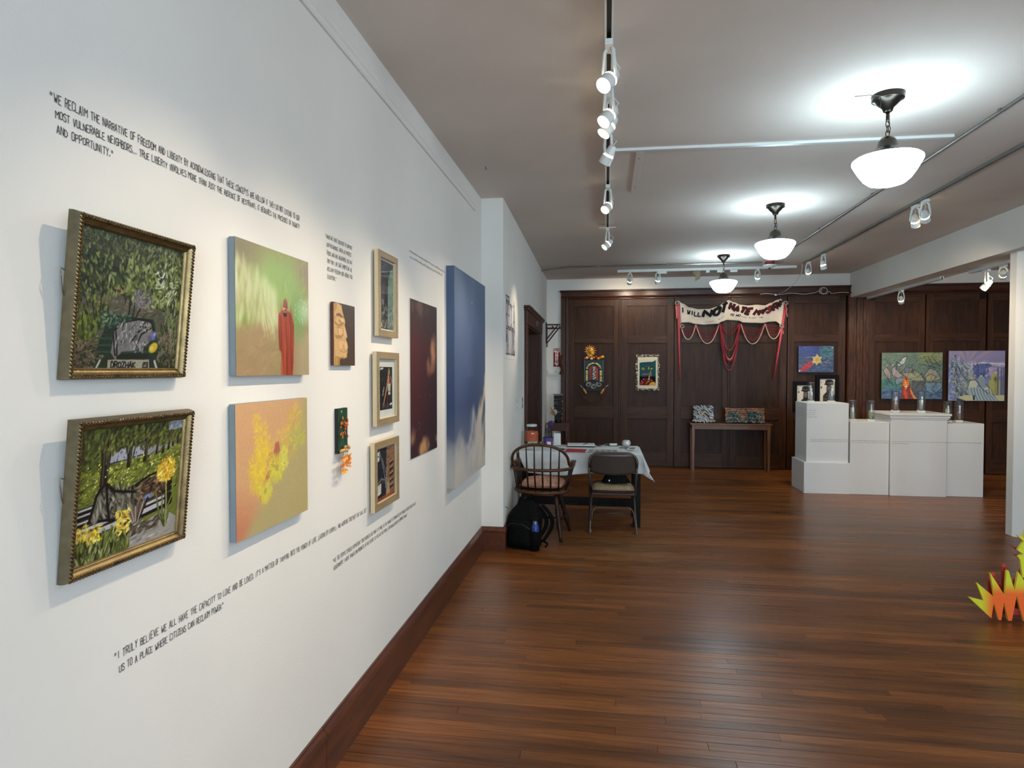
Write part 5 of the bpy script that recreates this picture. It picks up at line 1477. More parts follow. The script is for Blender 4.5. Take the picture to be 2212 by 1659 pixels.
# metal conduit: along the right of the pendants, then across in front of the back wall
def conduit(label, pts, r=.011, n=8, name='conduit', m=None, clips=()):
    t = thing(name, label, 'conduit', pts[0])
    o = Vector(pts[0])
    MB().tube([Vector(p) - o for p in pts], r, n).build('pipe', m or M['greymetal'], t, smooth=True, auto=.6)
    for c in clips:
        c = Vector(c) - o
        MB().box(c.x - .018, c.x + .018, c.y - .012, c.y + .012, c.z - .004, c.z + .012).build('clip', M['greymetal'], t, bevel=.002)
    return t
conduit('long metal conduit on the ceiling to the right of the pendants', [(3.245, -2.3, CEIL - .013), (3.245, 8.83, CEIL - .013)], clips=[(3.245, y, CEIL - .013) for y in (3.9, 5.6, 6.9, 7.8)])
conduit('metal conduit across the ceiling near the back wall, bent down at the left wall', [(3.14, 8.90, CEIL - .013), (1.0, 8.90, CEIL - .013), (.55, 8.90, CEIL - .013), (.40, 8.93, CEIL - .022), (.14, 8.93, CEIL - .05)], clips=[(x, 8.90, CEIL - .013) for x in (.95, 1.9, 2.6)])
conduit('thin second conduit running alongside the one near the back wall', [(3.14, 8.97, CEIL - .008), (1.0, 8.96, CEIL - .008), (.5, 8.96, CEIL - .008), (.14, 8.98, CEIL - .045)], r=.006)
t = thing('fire_alarm', 'red and white round fire alarm on the ceiling near the back wall', 'alarm', (3.245, 8.93, CEIL))
MB().lathe([(.055, -.045), (.062, -.04), (.062, 0)], 20).build('red_base', mat('alarm_red', (.52, .08, .10), .4), t, smooth=True, auto=.6)
MB().lathe([(.02, -.085), (.05, -.078), (.085, -.06), (.088, -.046), (.05, -.045)], 20).build('white_dish', M['whitemetal'], t, smooth=True, auto=.6)
MB().ball((0, 0, -.088), .018, .018, .012, 10, 6).build('sensor', M['blackplastic'], t, smooth=True)

track('ceiling_track', 'grey lighting track on the right, close to the dropped beam', (3.715, -1.5), (3.715, 9.06), m=TRK, k=.7)
track('ceiling_track', 'white lighting track along the ceiling before the panelled doors', (1.22, 9.37), (3.70, 9.32), slot=False)
for i, (x, y, aim, lit, lab) in enumerate(((1.40, 9.37, (1.3, 10.2, 2.3), 1, 'lit spotlight at the left end of the track before the doors'), (1.80, 9.36, (1.7, 10.2, 1.9), 1, 'grey backed spotlight next to the end one on the track before the doors'),
        (3.18, 9.33, (3.2, 10.2, 1.8), 1, 'bare spotlight near the fire alarm on the track before the doors'))):
    track_head(lab, x, y, aim, bool(lit), power=22, spread=120, drop=.13)
for x, w, lab in ((1.86, .13, 'wide white connector block above the grey backed spotlight on the far track'), (2.68, .10, 'white connector block between the cardboard flag and the third pendant'), (2.86, .10, 'white connector block on the far track behind the third pendant'), (2.50, .05, 'small white track adapter next to the cardboard flag')):
    t = thing('track_connector', lab, 'connector', (x, 9.355, CEIL - .034), group='connectors on the far track')
    MB().box(-w / 2, w / 2, -.022, .022, -.035, 0).build('block', M['whitemetal'], t, bevel=.003)
t = thing('cardboard_flag', 'tan cardboard light shield taped to the track before the doors', 'cardboard', (2.40, 9.355, CEIL - .034))
CB = mat('cardboard', (.50, .44, .33), .85)
MB().add([(0, 0, 0), (-.10, -.03, -.012), (-.12, -.02, -.05), (-.07, 0, -.055), (-.07, .01, -.15), (.0, .03, -.11)], [(0, 1, 2, 3), (0, 3, 4, 5)]).build('sheet', CB, t, solid=.004)
for x, y, aim, lab in ((3.715, 5.93, (4.72, 7.5, 1.1), 'spotlight of the close pair on the right hand track, the far one'), (3.715, 5.76, (5.4, 8.4, .9), 'spotlight of the close pair on the right hand track, the near one'),
                       (3.715, 8.26, (4.2, 8.55, 1.0), 'spotlight on the right hand track above the tallest pedestal'), (3.715, 8.84, (4.3, 10.2, 1.6), 'lit spotlight at the far end of the right hand track')):
    track_head(lab, x, y, aim, True, power=60, spread=75, drop=.14)
t = thing('loose_cable', 'loose white cable hanging from the track and coiled along the door head', 'cable', (3.70, 9.05, CEIL - .03))
P = [(0, 0, 0), (.02, .10, -.10), (.01, .35, -.2), (-.02, .75, -.27), (-.06, 1.05, -.285)]
MB().tube(P, .0045, 6).build('drop', M['whitemetal'], t, smooth=True)
P = []
for i in range(90):
    s = i / 89
    x = -.30 + 1.28 * s
    z = -.272 + .008 * math.sin(s * 22)
    y = 1.075
    if .62 < s < .80:
        q = (s - .62) / .18 * 4 * PI
        x = -.30 + 1.28 * .72 + .055 * math.cos(q) + (s - .71) * .25; z = -.235 + .05 * math.sin(q)
    P.append((x, y, z))
MB().tube(P, .0045, 6).build('coil', M['whitemetal'], t, smooth=True)
MB().box(-.085, -.055, 1.06, 1.09, -.30, -.27).build('plug', M['whitemetal'], t, bevel=.004)

# tracks and heads under the dropped beam
track('beam_track', 'short lighting track under the dropped beam, before the right hand doors', (4.95, 8.02), (4.95, 10.12), z=2.65)
track_head('lit spotlight hanging under the dropped beam before the right hand doors', 4.95, 9.05, (5.55, 10.2, 1.6), True, power=34, spread=110, zc=2.65 - .034, drop=.13)
track('beam_track', 'short lighting track under the dropped beam beside the white post', (5.03, 6.62), (5.03, 7.6), z=2.65)
track_head('lit spotlight half hidden behind the white post, upper of two', 5.03, 7.02, (6.4, 10.2, 1.5), True, power=36, spread=90, zc=2.65 - .034, drop=.10)
track_head('grey spotlight half hidden behind the white post, lower of two', 5.03, 7.30, (4.1, 8.6, .9), False, zc=2.65 - .034, drop=.17)

# schoolhouse pendants
SHADE = mat('opal_glass_lit', (.95, .98, 1.0), .25, var=0, emit=(.84, .95, 1.0), estr=PENDANT_POWER)
def pendant(y, label, n_links=3):
    t = thing('pendant_lamp', label, 'pendant lamp', (2.54, y, CEIL), group='schoolhouse pendants')
    MB().lathe([(.015, -.092), (.022, -.088), (.028, -.07), (.05, -.05), (.062, -.034), (.078, -.028), (.080, -.004), (.076, 0)], 28).build('canopy', M['bronze'], t, smooth=True, auto=.7)
    MB().tube([(0, 0, -.088), (0, 0, -.140)], .009, 10).build('stem', M['bronze'], t, smooth=True)
    z = -.138
    for i in range(n_links):
        pts = []
        for j in range(12):
            q = 2 * PI * j / 12
            a, b = .009 * math.cos(q), .019 * math.sin(q)
            pts.append((a, 0, z - .016 + b) if i % 2 == 0 else (0, a, z - .016 + b))
        MB().tube(pts, .0024, 5, closed=True).build('chain_link', M['bronze'], t, smooth=True)
        z -= .026
    MB().tube([(.004, .004, -.136), (.016, .006, (z - .136) / 2), (.004, .002, z - .02)], .0022, 5).build('lamp_cord', M['bronze'], t)
    MB().lathe([(.085, z - .108), (.086, z - .090), (.070, z - .082), (.052, z - .062), (.044, z - .030), (.030, z - .010), (.010, z - .002), (.0, z)], 28, cap=False).build('fitter', M['bronze'], t, smooth=True, auto=.7)
    zs = z - .100
    prof = [(.0, -.172), (.06, -.170), (.095, -.160), (.125, -.135), (.150, -.100), (.172, -.062), (.184, -.040), (.183, -.028), (.170, -.018), (.125, -.006), (.086, .0), (.076, .002)]
    MB().lathe([(r * .915, zs + k * .95) for r, k in prof], 40, cap=False).build('glass_shade', SHADE, t, smooth=True)
    return t
pendant(3.62, 'schoolhouse pendant with a pull wire, beside the white ceiling raceway')
pendant(5.86, 'schoolhouse pendant on a dark chain, middle one of three')
pendant(8.34, 'schoolhouse pendant hanging before the banner on the dark doors')
t = thing('ceiling_wire', 'stray dark wires poking from the ceiling by the pendant with pull wire', 'wire', (2.48, 3.56, CEIL))
MB().tube([(.02, 0, -.03), (-.05, .02, -.012), (-.11, .05, -.002)], .002, 5).build('wire', M['blackplastic'], t)
MB().tube([(.0, 0, -.035), (.0, 0, -.09)], .0018, 5).build('pull_wire', M['blackplastic'], t)

# ------------------------------------------------------------------ reception table with its cloth
DW = wood('near_black_wood', (.075, .06, .055), (.13, .105, .09), (9, 9, 1), rough=.6, bump=.1, spec=.12)
TX0, TX1, TY0, TY1, TZ = .20, 1.40, 6.20, 6.80, .736
t = thing('trestle_table', 'dark wooden table under a white cloth by the wall', 'table', ((TX0 + TX1) / 2, (TY0 + TY1) / 2, 0))
cx, cy = t.location.x, t.location.y
MB().box(TX0 - cx, TX1 - cx, TY0 - cy, TY1 - cy, TZ - .03, TZ).build('tabletop', DW, t, bevel=.003)
for x in (TX0 + .05, TX1 - .035):
    for y in (TY0 + .08, TY1 - .08):
        MB().box(x - .035 - cx, x + .035 - cx, y - .035 - cy, y + .035 - cy, 0, TZ - .03).build('leg', DW, t, bevel=.003)
for y in (TY0 + .08, TY1 - .08):
    MB().box(TX0 + .05 - cx, TX1 - .04 - cx, y - .012 - cy, y + .012 - cy, TZ - .13, TZ - .03).build('apron', DW, t)
MB().box(TX0 + .05 - cx, TX1 - .05 - cx, .10, .125, .125, .21).build('stretcher', DW, t, bevel=.003)
def cloth():
    """draped rectangle: flat on the top, falling with soft folds past the edges"""
    ex, ey = .20, .215
    nu, nv = 96, 64
    def P(u, v):
        x = TX0 - .02 + (TX1 - TX0 + .02 + ex) * u; y = TY0 - ey + (TY1 - TY0 + ey + .10) * v
        ox = max(0, x - TX1); oy = max(0, TY0 - y); ob = max(0, y - TY1)
        fx = .022 * math.sin(y * 17 + 1) * min(1, ox * 6); fy = .020 * math.sin(x * 12 + .7) * min(1, oy * 7) + .008 * math.sin(x * 31) * min(1, oy * 7)
        drop = max(ox, oy, ob) + .22 * min(ox, oy)
        px = min(x, TX1) + (ox * .30 + .012 + fx if ox else 0) + .18 * min(ox, oy)
        py = max(TY0, min(y, TY1)) - (oy * .06 + .012 + fy if oy else 0) + (.01 if ob else 0) - .15 * min(ox, oy)
        if x < TX0 + .08 and oy:      # the left corner is folded under towards the wall
            px += oy * .45
        z = TZ + .004 - drop * .96 + .0015 * math.sin(x * 23) * math.sin(y * 19) - (.004 if drop else 0)
        z += (.02 * math.sin(x * 5 + 2) if oy > .15 else 0)
        return (px - cx, py - cy, z)
    return MB().grid(P, nu, nv)
CLOTH = mat('white_linen', (.80, .80, .79), .9, var=.03, vscale=12, bump=.2, bscale=30, sheen=.2)
o = cloth().build('tablecloth', CLOTH, None, smooth=True, solid=.003)
o.location = (cx, cy, 0)
tag(o, 'rumpled white tablecloth hanging over the reception table', 'tablecloth')
TT = TZ + .008      # upper face of the cloth

# things on the table
t = thing('donation_jar', 'large clear glass jar with orange paper and a banknote inside', 'jar', (.275, 6.64, TT))
MB().lathe([(.0, .002), (.068, .002), (.075, .012), (.076, .13), (.072, .165), (.058, .188), (.052, .195), (.052, .212)], 28, cap=False).build('glass_body', M['glass'], t, smooth=True)
MB().lathe([(.056, .207), (.057, .209), (.057, .226), (.052, .230), (0, .230)], 24).build('lid', M['whitemetal'], t, smooth=True, auto=.6)
MB().lathe([(.070, .05), (.0705, .155)], 28, cap=False).build('orange_paper', mat('orange_paper', (.78, .35, .20), .8), t, smooth=True)
t = thing('banknote', 'pale green banknote leaning in the glass jar', 'banknote', (.29, 6.585, TT + .006), (-.12, 0, .1))
c = Cv(46, 22, (.72, .76, .66), 5); c.line([(.04, .08), (.96, .08), (.96, .92), (.04, .92), (.04, .08)], .03, (.45, .52, .42)); c.dab(.5, .5, .15, .14, 1.5, (.55, .60, .50)); c.dab(.5, .5, .08, .1, 1.5, (.32, .36, .3)); c.line([(.1, .5), (.28, .5)], .06, (.42, .5, .4)); c.line([(.72, .5), (.9, .5)], .06, (.3, .34, .3))
canvas_mesh(c, 'note', M['print'], .105, .048, 0, 0, t)

PURP = mat('purple_foil', (.34, .24, .52), .45, var=.12, vscale=30)
t = thing('flower_pot', 'purple foil pot with a hyacinth plant', 'potted plant', (.455, 6.60, TT))
MB().lathe([(.0, .0), (.040, .0), (.043, .006), (.055, .088), (.060, .098), (.053, .096), (.046, .06), (.0, .06)], 10).build('pot', PURP, t)
MB().box(-.008, .034, -.054, -.049, .018, .055).build('price_label', M['paper'], t)
STEM = mat('hyacinth_green', (.24, .34, .16), .5, var=.1)
HY = mat('hyacinth_blue', (.24, .19, .44), .55, var=.15, vscale=60)
MB().tube([(0, 0, .06), (.006, .004, .13), (.012, .004, .20)], .006, 7).build('stem', STEM, t, smooth=True)
for k in range(5):
    a = k * 1.3; dx, dy = math.cos(a), math.sin(a)
    MB().tube([(dx * .01, dy * .01, .06), (dx * .024, dy * .024, .12), (dx * .028, dy * .026, .16 + .01 * k)], [.007, .006, .001], 5).build('leaf', STEM, t, smooth=True)
_r = random.Random(3)
for k in range(30):
    a = k * 2.4; z = .145 + k * .0042; rr = .026 - k * .00045
    MB().ball((.010 + rr * math.cos(a) - (.010 if k < 16 else -.012), .004 + rr * math.sin(a), z - (.02 if k < 16 else 0)), .0085, .0085, .010, 6, 4).build('floret', HY, t, smooth=True)

t = thing('standing_card', 'blank white card standing behind the purple pot', 'card', (.545, 6.69, TT), (-.16, 0, .12))
MB().box(-.037, .037, -.002, .002, 0, .13).build('card', M['paper'], t)
for x, y, rz, lab in ((.60, 6.64, .15, 'small pale picture card lying near the purple pot'), (.20 + .09, 6.28, -.1, 'white paper slip on the cloth behind the spindle chair')):
    t = thing('picture_card', lab, 'card', (x, y, TT), (0, 0, rz))
    c = Cv(16, 16, (.80, .79, .76), 3); c.poly([(.15, .25), (.85, .25), (.85, .8), (.15, .8)], (.55, .55, .54))
    canvas_mesh(c, 'picture', M['print'], .10, .10, 0, -.05, t, lambda us, vs, co: np.stack([(us - .5) * .12, (vs - .5) * .12, np.full_like(us, .0045)], -1))
    MB().box(-.06, .06, -.06, .06, 0, .004).build('card', M['paper'], t)
def flat(name, label, cat, x, y, rz, w, d, h, m, cap=None):
    t = thing(name, label, cat, (x, y, TT), (0, 0, rz))
    MB().box(-w / 2, w / 2, -d / 2, d / 2, 0, h).build('sheet' if h < .004 else 'cover', m, t)
    return t
RED = mat('red_card', (.68, .16, .20), .5, var=.04)
t = flat('red_folder', 'red folder lying on the white tablecloth', 'folder', .765, 6.27, -.06, .20, .22, .006, RED)
MB().box(.095, .112, -.09, .10, .001, .004).build('paper_edge', M['paper'], t)
t = flat('open_notebook', 'open notebook with white pages and a black band, at the rear of the table', 'notebook', .80, 6.68, .05, .30, .20, .010, mat('black_cover', (.07, .07, .07), .5))
MB().box(-.145, .145, -.095, .095, .010, .022).build('page_block', M['paper'], t, bevel=.004)
MB().tube([(.02, -.09, .024), (.05, .0, .027), (.08, .09, .024)], .004, 5).build('band', M['blackplastic'], t)
t = thing('scissors', 'steel scissors lying at the end of the open notebook', 'scissors', (1.01, 6.70, TT + .002), (0, 0, .6))
for s in (-1, 1):
    b = MB().add([(-.01, s * .002, .0), (.085, s * .012, .02), (.085, s * .004, .02), (-.01, -s * .004, 0)], [(0, 1, 2, 3)]).build('blade', M['greymetal'], t, solid=.003)
    MB().tube([(-.03 + .02 * math.cos(q), s * .014 + .012 * math.sin(q), .003) for q in [2 * PI * i / 10 for i in range(10)]], .003, 5, closed=True).build('handle_loop', M['blackplastic'], t)
flat('paper_sheet', 'plain white sheet of paper at the middle of the table', 'paper', 1.05, 6.52, .04, .22, .17, .002, M['paper'])
flat('paper_sheet', 'white sheet under the red folder', 'paper', .80, 6.42, .1, .24, .10, .002, M['paper'])
t = thing('sticker_sheet', 'sheet of grey printed labels in a grid behind the folding chair', 'label sheet', (1.03, 6.29, TT + .001), (0, 0, .02))
c = Cv(60, 40, (.78, .77, .74), 3)
for i in range(5):
    for j in range(4):
        c.poly([(.04 + i * .195, .06 + j * .235), (.19 + i * .195, .06 + j * .235), (.19 + i * .195, .22 + j * .235), (.04 + i * .195, .22 + j * .235)], (.47, .46, .43), 1, .2)
MB().box(-.155, .155, -.10, .10, 0, .0012).build('sheet', M['paper'], t)
canvas_mesh(c, 'labels', M['print'], .3, .2, 0, 0, t, lambda us, vs, co: np.stack([(us - .5) * .30, (vs - .5) * .19, np.full_like(us, .002)], -1))
t = thing('marker_pen', 'black marker pen lying beside the red folder', 'pen', (.615, 6.35, TT + .006), (0, 0, -.6))
MB().tube([(-.04, 0, 0), (.035, 0, 0)], .0065, 8).build('barrel', M['blackplastic'], t, smooth=True, auto=.6)
MB().tube([(.035, 0, 0), (.048, 0, 0)], [.005, .003], 8).build('tip', M['blackplastic'], t)
for k, (dx, dy, rz, col, lab) in enumerate(((-.03, .02, .15, (.10, .12, .25), 'blue pen in the loose cluster near the silver pumpkin'), (.03, .0, .45, (.08, .08, .09), 'black pen in the loose cluster near the silver pumpkin'), (.01, -.035, 1.2, (.62, .16, .14), 'red capped pen in the loose cluster near the silver pumpkin'))):
    t = thing('pen', lab, 'pen', (1.275 + dx, 6.53 + dy, TT + .0045), (0, 0, rz), 'pens by the silver pumpkin')
    m = mat('pen_%d' % k, col, .35)
    MB().tube([(-.05, 0, 0), (.03, 0, 0)], .0045, 7).build('barrel', m if k < 2 else M['paper'], t, smooth=True, auto=.6)
    MB().tube([(.03, 0, 0), (.055, 0, 0)], [.005, .0045], 7).build('cap', m, t, smooth=True, auto=.6)
t = thing('silver_pumpkin', 'small ribbed silver white pumpkin on the table', 'ornament', (1.275, 6.72, TT))
mb, n, m_ = MB(), 48, 12
vs = []
for i in range(m_ + 1):
    a = PI * i / m_
    for j in range(n):
        q = 2 * PI * j / n
        r = .047 * math.sin(a) ** .7 * (1 - .10 * abs(math.sin(q * 5)) ** .5 * -1 - .1)
        vs.append((r * math.cos(q), r * math.sin(q), .036 - .036 * math.cos(a) * (1 - .12 * math.exp(-((r / .02) ** 2)))))
mb.add(vs, [(i * n + j, i * n + (j + 1) % n, (i + 1) * n + (j + 1) % n, (i + 1) * n + j) for i in range(m_) for j in range(n)])
mb.build('shell', mat('pearl_glaze', (.80, .79, .77), .25, metal=.3), t, smooth=True)
t = thing('card_holder', 'black metal holder with white cards at the rear of the table', 'card holder', (1.14, 6.74, TT))
MB().box(-.05, .05, -.018, .018, 0, .006).build('base', M['blackplastic'], t)
for s in (-1, 1): MB().box(s * .05 - .012, s * .05 + .012, -.018, .018, .006, .022).build('end_stop', M['blackplastic'], t, bevel=.003)
MB().box(-.042, .042, -.012, .01, .006, .026).build('cards', M['paper'], t)
t = thing('glass_dish', 'low clear glass dish in front of the silver pumpkin', 'dish', (1.30, 6.36, TT))
MB().lathe([(.0, .001), (.035, .001), (.05, .014), (.048, .014), (.034, .004), (0, .004)], 20, cap=False).build('dish', M['glass'], t, smooth=True)
t = thing('silver_tin', 'small silver tin beside the purple pot', 'tin', (.385, 6.585, TT))
MB().lathe([(.0, 0), (.018, 0), (.018, .04), (.024, .046), (.022, .05), (0, .05)], 16).build('tin', M['greymetal'], t, smooth=True, auto=.6)

# ------------------------------------------------------------------ spindle back armchair
OAK = wood('aged_oak', (.20, .115, .06), (.36, .225, .12), (6, 6, 2), rough=.4, spec=.3, bump=.15, nscale=6)
OAKD = wood('dark_turned_oak', (.10, .055, .035), (.21, .12, .075), (8, 8, 2), rough=.42, spec=.25, bump=.1, nscale=6)
t = thing('spindle_armchair', 'old wooden spindle back armchair with a bowed back beside the table', 'chair', (.475, 5.83, 0), (0, 0, -.05))
seat = MB().lathe([(.0, .418), (.22, .418), (.262, .426), (.27, .438), (.262, .452), (.24, .455), (.12, .446), (0, .444)], 32, sx=1.0, sy=.92)
seat.build('seat', OAK, t, smooth=True, auto=.8)
def arc(n, a0, a1, f):
    return [f(math.radians(a0 + (a1 - a0) * i / n)) for i in range(n + 1)]
rail = [(-.265, .17, .668), (-.285, .06, .665)] + arc(16, 180, 360, lambda q: (.282 * math.cos(q), -.04 + .225 * math.sin(q), .652)) + [(.285, .06, .665), (.265, .17, .668)]
MB().tube(rail, [.017] * 2 + [.0145] * 17 + [.017] * 2, 8).build('arm_rail', OAK, t, smooth=True)
for s in (-1, 1):
    MB().box(s * .27 - .026, s * .27 + .026, .05, .215, .662, .688).build('arm_pad', OAK, t, bevel=.010)
bow = [(-.275, -.06, .655)] + arc(20, 180, 0, lambda q: (.262 * math.cos(q), -.14 - .13 * math.sin(q) ** .8 if math.sin(q) > 0 else -.14, .70 + .185 * max(0, math.sin(q)) ** .75)) + [(.275, -.06, .655)]
MB().tube(bow, .0135, 8).build('bow_back', OAK, t, smooth=True)
for k in range(6):
    u = -1 + 2 * (k + .5) / 6
    xb, xt = .205 * u, .225 * u
    sn = math.sqrt(max(0, 1 - (xt / .262) ** 2))
    zt = .70 + .185 * sn ** .75; yt = -.14 - .13 * sn ** .8
    yb = -.215 * math.sqrt(1 - (xb / .27) ** 2) + .01
    ym = -.04 - .225 * math.sqrt(1 - (xb * 1.05 / .282) ** 2)
    MB().tube([(xb, yb, .45), (xb * 1.05, ym, .652), (xt, yt, zt)], [.0075, .0085, .0055], 6).build('back_spindle', OAKD, t, smooth=True)
for s in (-1, 1):
    for y in (-.10, -.02, .05):
        xb = .225 * s; MB().tube([(xb, y, .45), (s * .262, y * .9 + .01, .655)], [.007, .008], 6).build('side_spindle', OAKD, t, smooth=True)
    MB().tube([(s * .215, .12, .45), (s * .235, .125, .50), (s * .25, .13, .56), (s * .262, .13, .62), (s * .268, .13, .665)], [.010, .017, .011, .016, .010], 8).build('arm_post', OAKD, t, smooth=True)
LR = [.012, .018, .020, .013, .021, .014, .019, .021, .016, .012, .013]
for sx in (-1, 1):
    for sy in (-1, 1):
        a, b = Vector((sx * .135, sy * .11, .425)), Vector((sx * (.20 if sy < 0 else .235), sy * .205, 0))
        MB().tube([a.lerp(b, i / 10) for i in range(11)], [q * 1.2 for q in LR], 10).build('leg', OAKD, t, smooth=True)
    a, b = Vector((sx * .178, -.165, .17)), Vector((sx * .198, .165, .17))
    MB().tube([a.lerp(b, i / 4) for i in range(5)], [.008, .012, .015, .012, .008], 8).build('side_stretcher', OAKD, t, smooth=True)
MB().tube([(-.186, 0, .17), (-.09, 0, .17), (0, 0, .17), (.09, 0, .17), (.186, 0, .17)], [.009, .011, .014, .011, .009], 8).build('cross_stretcher', OAKD, t, smooth=True)

def cushion_mat(name, a, b, sc):
    m, nt, p = base_mat(name)
    tc = nd(nt, 'ShaderNodeTexCoord'); w = nd(nt, 'ShaderNodeTexVoronoi'); w.inputs['Scale'].default_value = sc
    nz = nd(nt, 'ShaderNodeTexNoise'); nz.inputs['Scale'].default_value = sc * .7; nz.inputs['Distortion'].default_value = 2
    r = nd(nt, 'ShaderNodeValToRGB'); r.color_ramp.elements[0].position = .42; r.color_ramp.elements[1].position = .55
    r.color_ramp.elements[0].color = (*lin(a), 1); r.color_ramp.elements[1].color = (*lin(b), 1)
    nt.links.new(tc.outputs['Object'], nz.inputs['Vector']); nt.links.new(nz.outputs['Fac'], r.inputs['Fac']); nt.links.new(r.outputs['Color'], p.inputs['Base Color'])
    p.inputs['Roughness'].default_value = .95
    return m
def cushion(label, loc, rz, w, d, h, m, edge, rim=None):
    t = thing('seat_cushion', label, 'cushion', loc, (0, 0, rz))
    def P(u, v, top):
        a, b = 2 * u - 1, 2 * v - 1
        x, y = a * w / 2 * (1 - .05 * b * b), b * d / 2 * (1 - .05 * a * a)
        e = (1 - a ** 4) * (1 - b ** 4)
        z = h * .35 + (h * .65 * e ** .6 if top else -h * .35 * e ** .5)
        return (x, y, z + .003 * math.sin(a * 9) * math.sin(b * 7) * e)
    MB().grid(lambda u, v: P(u, v, True), 22, 22).grid(lambda u, v: P(u, v, False), 22, 22).build('cover', m, t, smooth=True)
    ring = [P(i / 10, 0, True) for i in range(10)] + [P(1, i / 10, True) for i in range(10)] + [P(1 - i / 10, 1, True) for i in range(10)] + [P(0, 1 - i / 10, True) for i in range(10)]
    MB().tube(ring, .006, 6, closed=True).build('piping', edge, t, smooth=True)
    if rim:
        MB().tube([(x, y, z - .022) for x, y, z in ring], .012, 6, closed=True).build('under_pad', rim, t, smooth=True)
    return t
cushion('dusty pink cushion on the spindle armchair', (.475, 5.86, .458), -.05, .40, .37, .085, cushion_mat('pink_brocade', (.66, .44, .36), (.74, .56, .46), 22), mat('pink_edge', (.58, .36, .31), .9))

# ------------------------------------------------------------------ steel folding chair
BR = mat('brown_grey_enamel', (.33, .285, .265), .38, metal=.35, var=.04)
t = thing('folding_chair', 'brown metal folding chair pushed up to the table', 'chair', (1.128, 6.20, 0), (0, 0, .015))
def side(s):
    x = s * .222
    return [(x, .215, .012), (x, .10, .22), (x * 1.0, -.02, .44), (x * 1.02, -.13, .62)]
up = []
for s in (-1, 1):
    MB().tube(side(s), .0115, 8).build('front_leg', BR, t, smooth=True)
    MB().tube([(s * .205, .14, .375), (s * .21, .02, .27), (s * .219, -.222, .012)], .0115, 8).build('rear_leg', BR, t, smooth=True)
    MB().tube([(s * .222, .215, .0), (s * .222, .207, .03)], .0145, 8).build('foot_cap', BR, t)
    MB().tube([(s * .219, -.222, .0), (s * .218, -.212, .035)], .0155, 8).build('foot_cap', BR, t)
top = [(-.226, -.13, .62)] + arc(14, 180, 90, lambda q: (-.135 + .091 * math.cos(q), -.185 + .0 * q, .668 + .095 * math.sin(q))) + arc(14, 90, 0, lambda q: (.135 + .091 * math.cos(q), -.185, .668 + .095 * math.sin(q))) + [(.226, -.13, .62)]
MB().tube(top, .0115, 8).build('back_tube', BR, t, smooth=True)
def backp(u, v):
    a = 2 * u - 1
    x = a * .215
    zt = .755 if abs(x) < .135 else .668 + .092 * math.sqrt(max(0, 1 - ((abs(x) - .135) / .091) ** 2))
    zb = .545 + .025 * a * a
    z = zb + (zt - zb) * v
    return (x, -.125 - (z - .56) * .30 - .035 * (1 - a * a) , z)
b = MB().grid(backp, 24, 8).build('back_panel', BR, t, smooth=True, solid=.004)
MB().tube([(.01 + .022 * math.cos(q), -.168, .575 + .009 * math.sin(q)) for q in [2 * PI * i / 14 for i in range(14)]], .0025, 5, closed=True).build('grip_slot', M['blackplastic'], b)
MB().box(-.205, .205, -.175, .20, .355, .38).build('seat', BR, t, bevel=.010)
MB().tube([(-.205, -.16, .10)] + [(-.200, -.135, .17), (-.185, -.12, .205), (-.155, -.11, .222), (.155, -.11, .222), (.185, -.12, .205), (.200, -.135, .17), (.205, -.16, .10)], .0075, 7).build('brace', BR, t, smooth=True)
MB().tube([(-.215, .16, .11), (.215, .16, .11)], .007, 7).build('front_rung', BR, t, smooth=True)
cushion('tan patterned cushion on the brown folding chair', (1.128, 6.20, .388), .015, .40, .39, .068, cushion_mat('tan_paisley', (.52, .43, .31), (.62, .55, .42), 60), mat('tan_edge', (.55, .47, .36), .9), mat('maroon_pad', (.22, .07, .07), .9))
BK = mat('black_nylon', (.028, .028, .03), .8, spec=.12, var=.3, vscale=40, bump=.2, bscale=200)
t = thing('black_pouch', 'black cloth pouch on the tan patterned cushion', 'pouch', (1.15, 6.11, .462))
def pouch(u, v):
    a, q = v, 2 * PI * u
    r = (.135 - .05 * a) * (1 + .08 * math.sin(3 * q + 1) + .05 * math.sin(7 * q))
    return (r * math.cos(q),   .42 * r * math.sin(q), .003 + .09 * a)
MB().grid(pouch, 28, 5).add([(.06 * math.cos(2 * PI * i / 16), .04 * math.sin(2 * PI * i / 16), .085) for i in range(16)], [tuple(range(16))]).build('bag_body', BK, t, smooth=True)
MB().lathe([(.0, 0), (.105, .0), (.108, .004), (.085, .085), (.05, .095), (0, .095)], 16, sy=.42).build('bag_fill', BK, t, smooth=True)
MB().ball((-.055, -.055, .03), .008, .003, .010, 8, 5).build('clip', M['whitemetal'], t)

# ------------------------------------------------------------------ backpack with a bottle
t = thing('backpack', 'black backpack on the floor against the pier', 'backpack', (.345, 5.43, 0), (0, 0, -.25))
def pack(u, v):
    q = 2 * PI * u
    z = .42 * v
    e = math.sin(min(1, (1 - v) * 2.2 + .04) * PI / 2) ** .8
    b = min(1, v * 14 + .75)
    w, d = .155 * e * b, .115 * e * b * (1 - .25 * v)
    cx_ = abs(math.cos(q)) ** .65 * (1 if math.cos(q) > 0 else -1); sy_ = abs(math.sin(q)) ** .65 * (1 if math.sin(q) > 0 else -1)
    k = 1 + .02 * math.sin(5 * q + z * 20)
    return (w * cx_ * k + .025 * v * v, d * sy_ * k + .05 * v * v, z)
MB().grid(pack, 36, 22).build('main_bag', BK, t, smooth=True)
def pocket(u, v):
    a, b = 2 * u - 1, v
    return (a * .125 * (1 - .2 * b ** 3), -.115 - .045 * (1 - a ** 4) * (1 - (2 * b - 1) ** 4) + .03 * b, .02 + .23 * b)
MB().grid(pocket, 14, 14).build('front_pocket', BK, t, smooth=True)
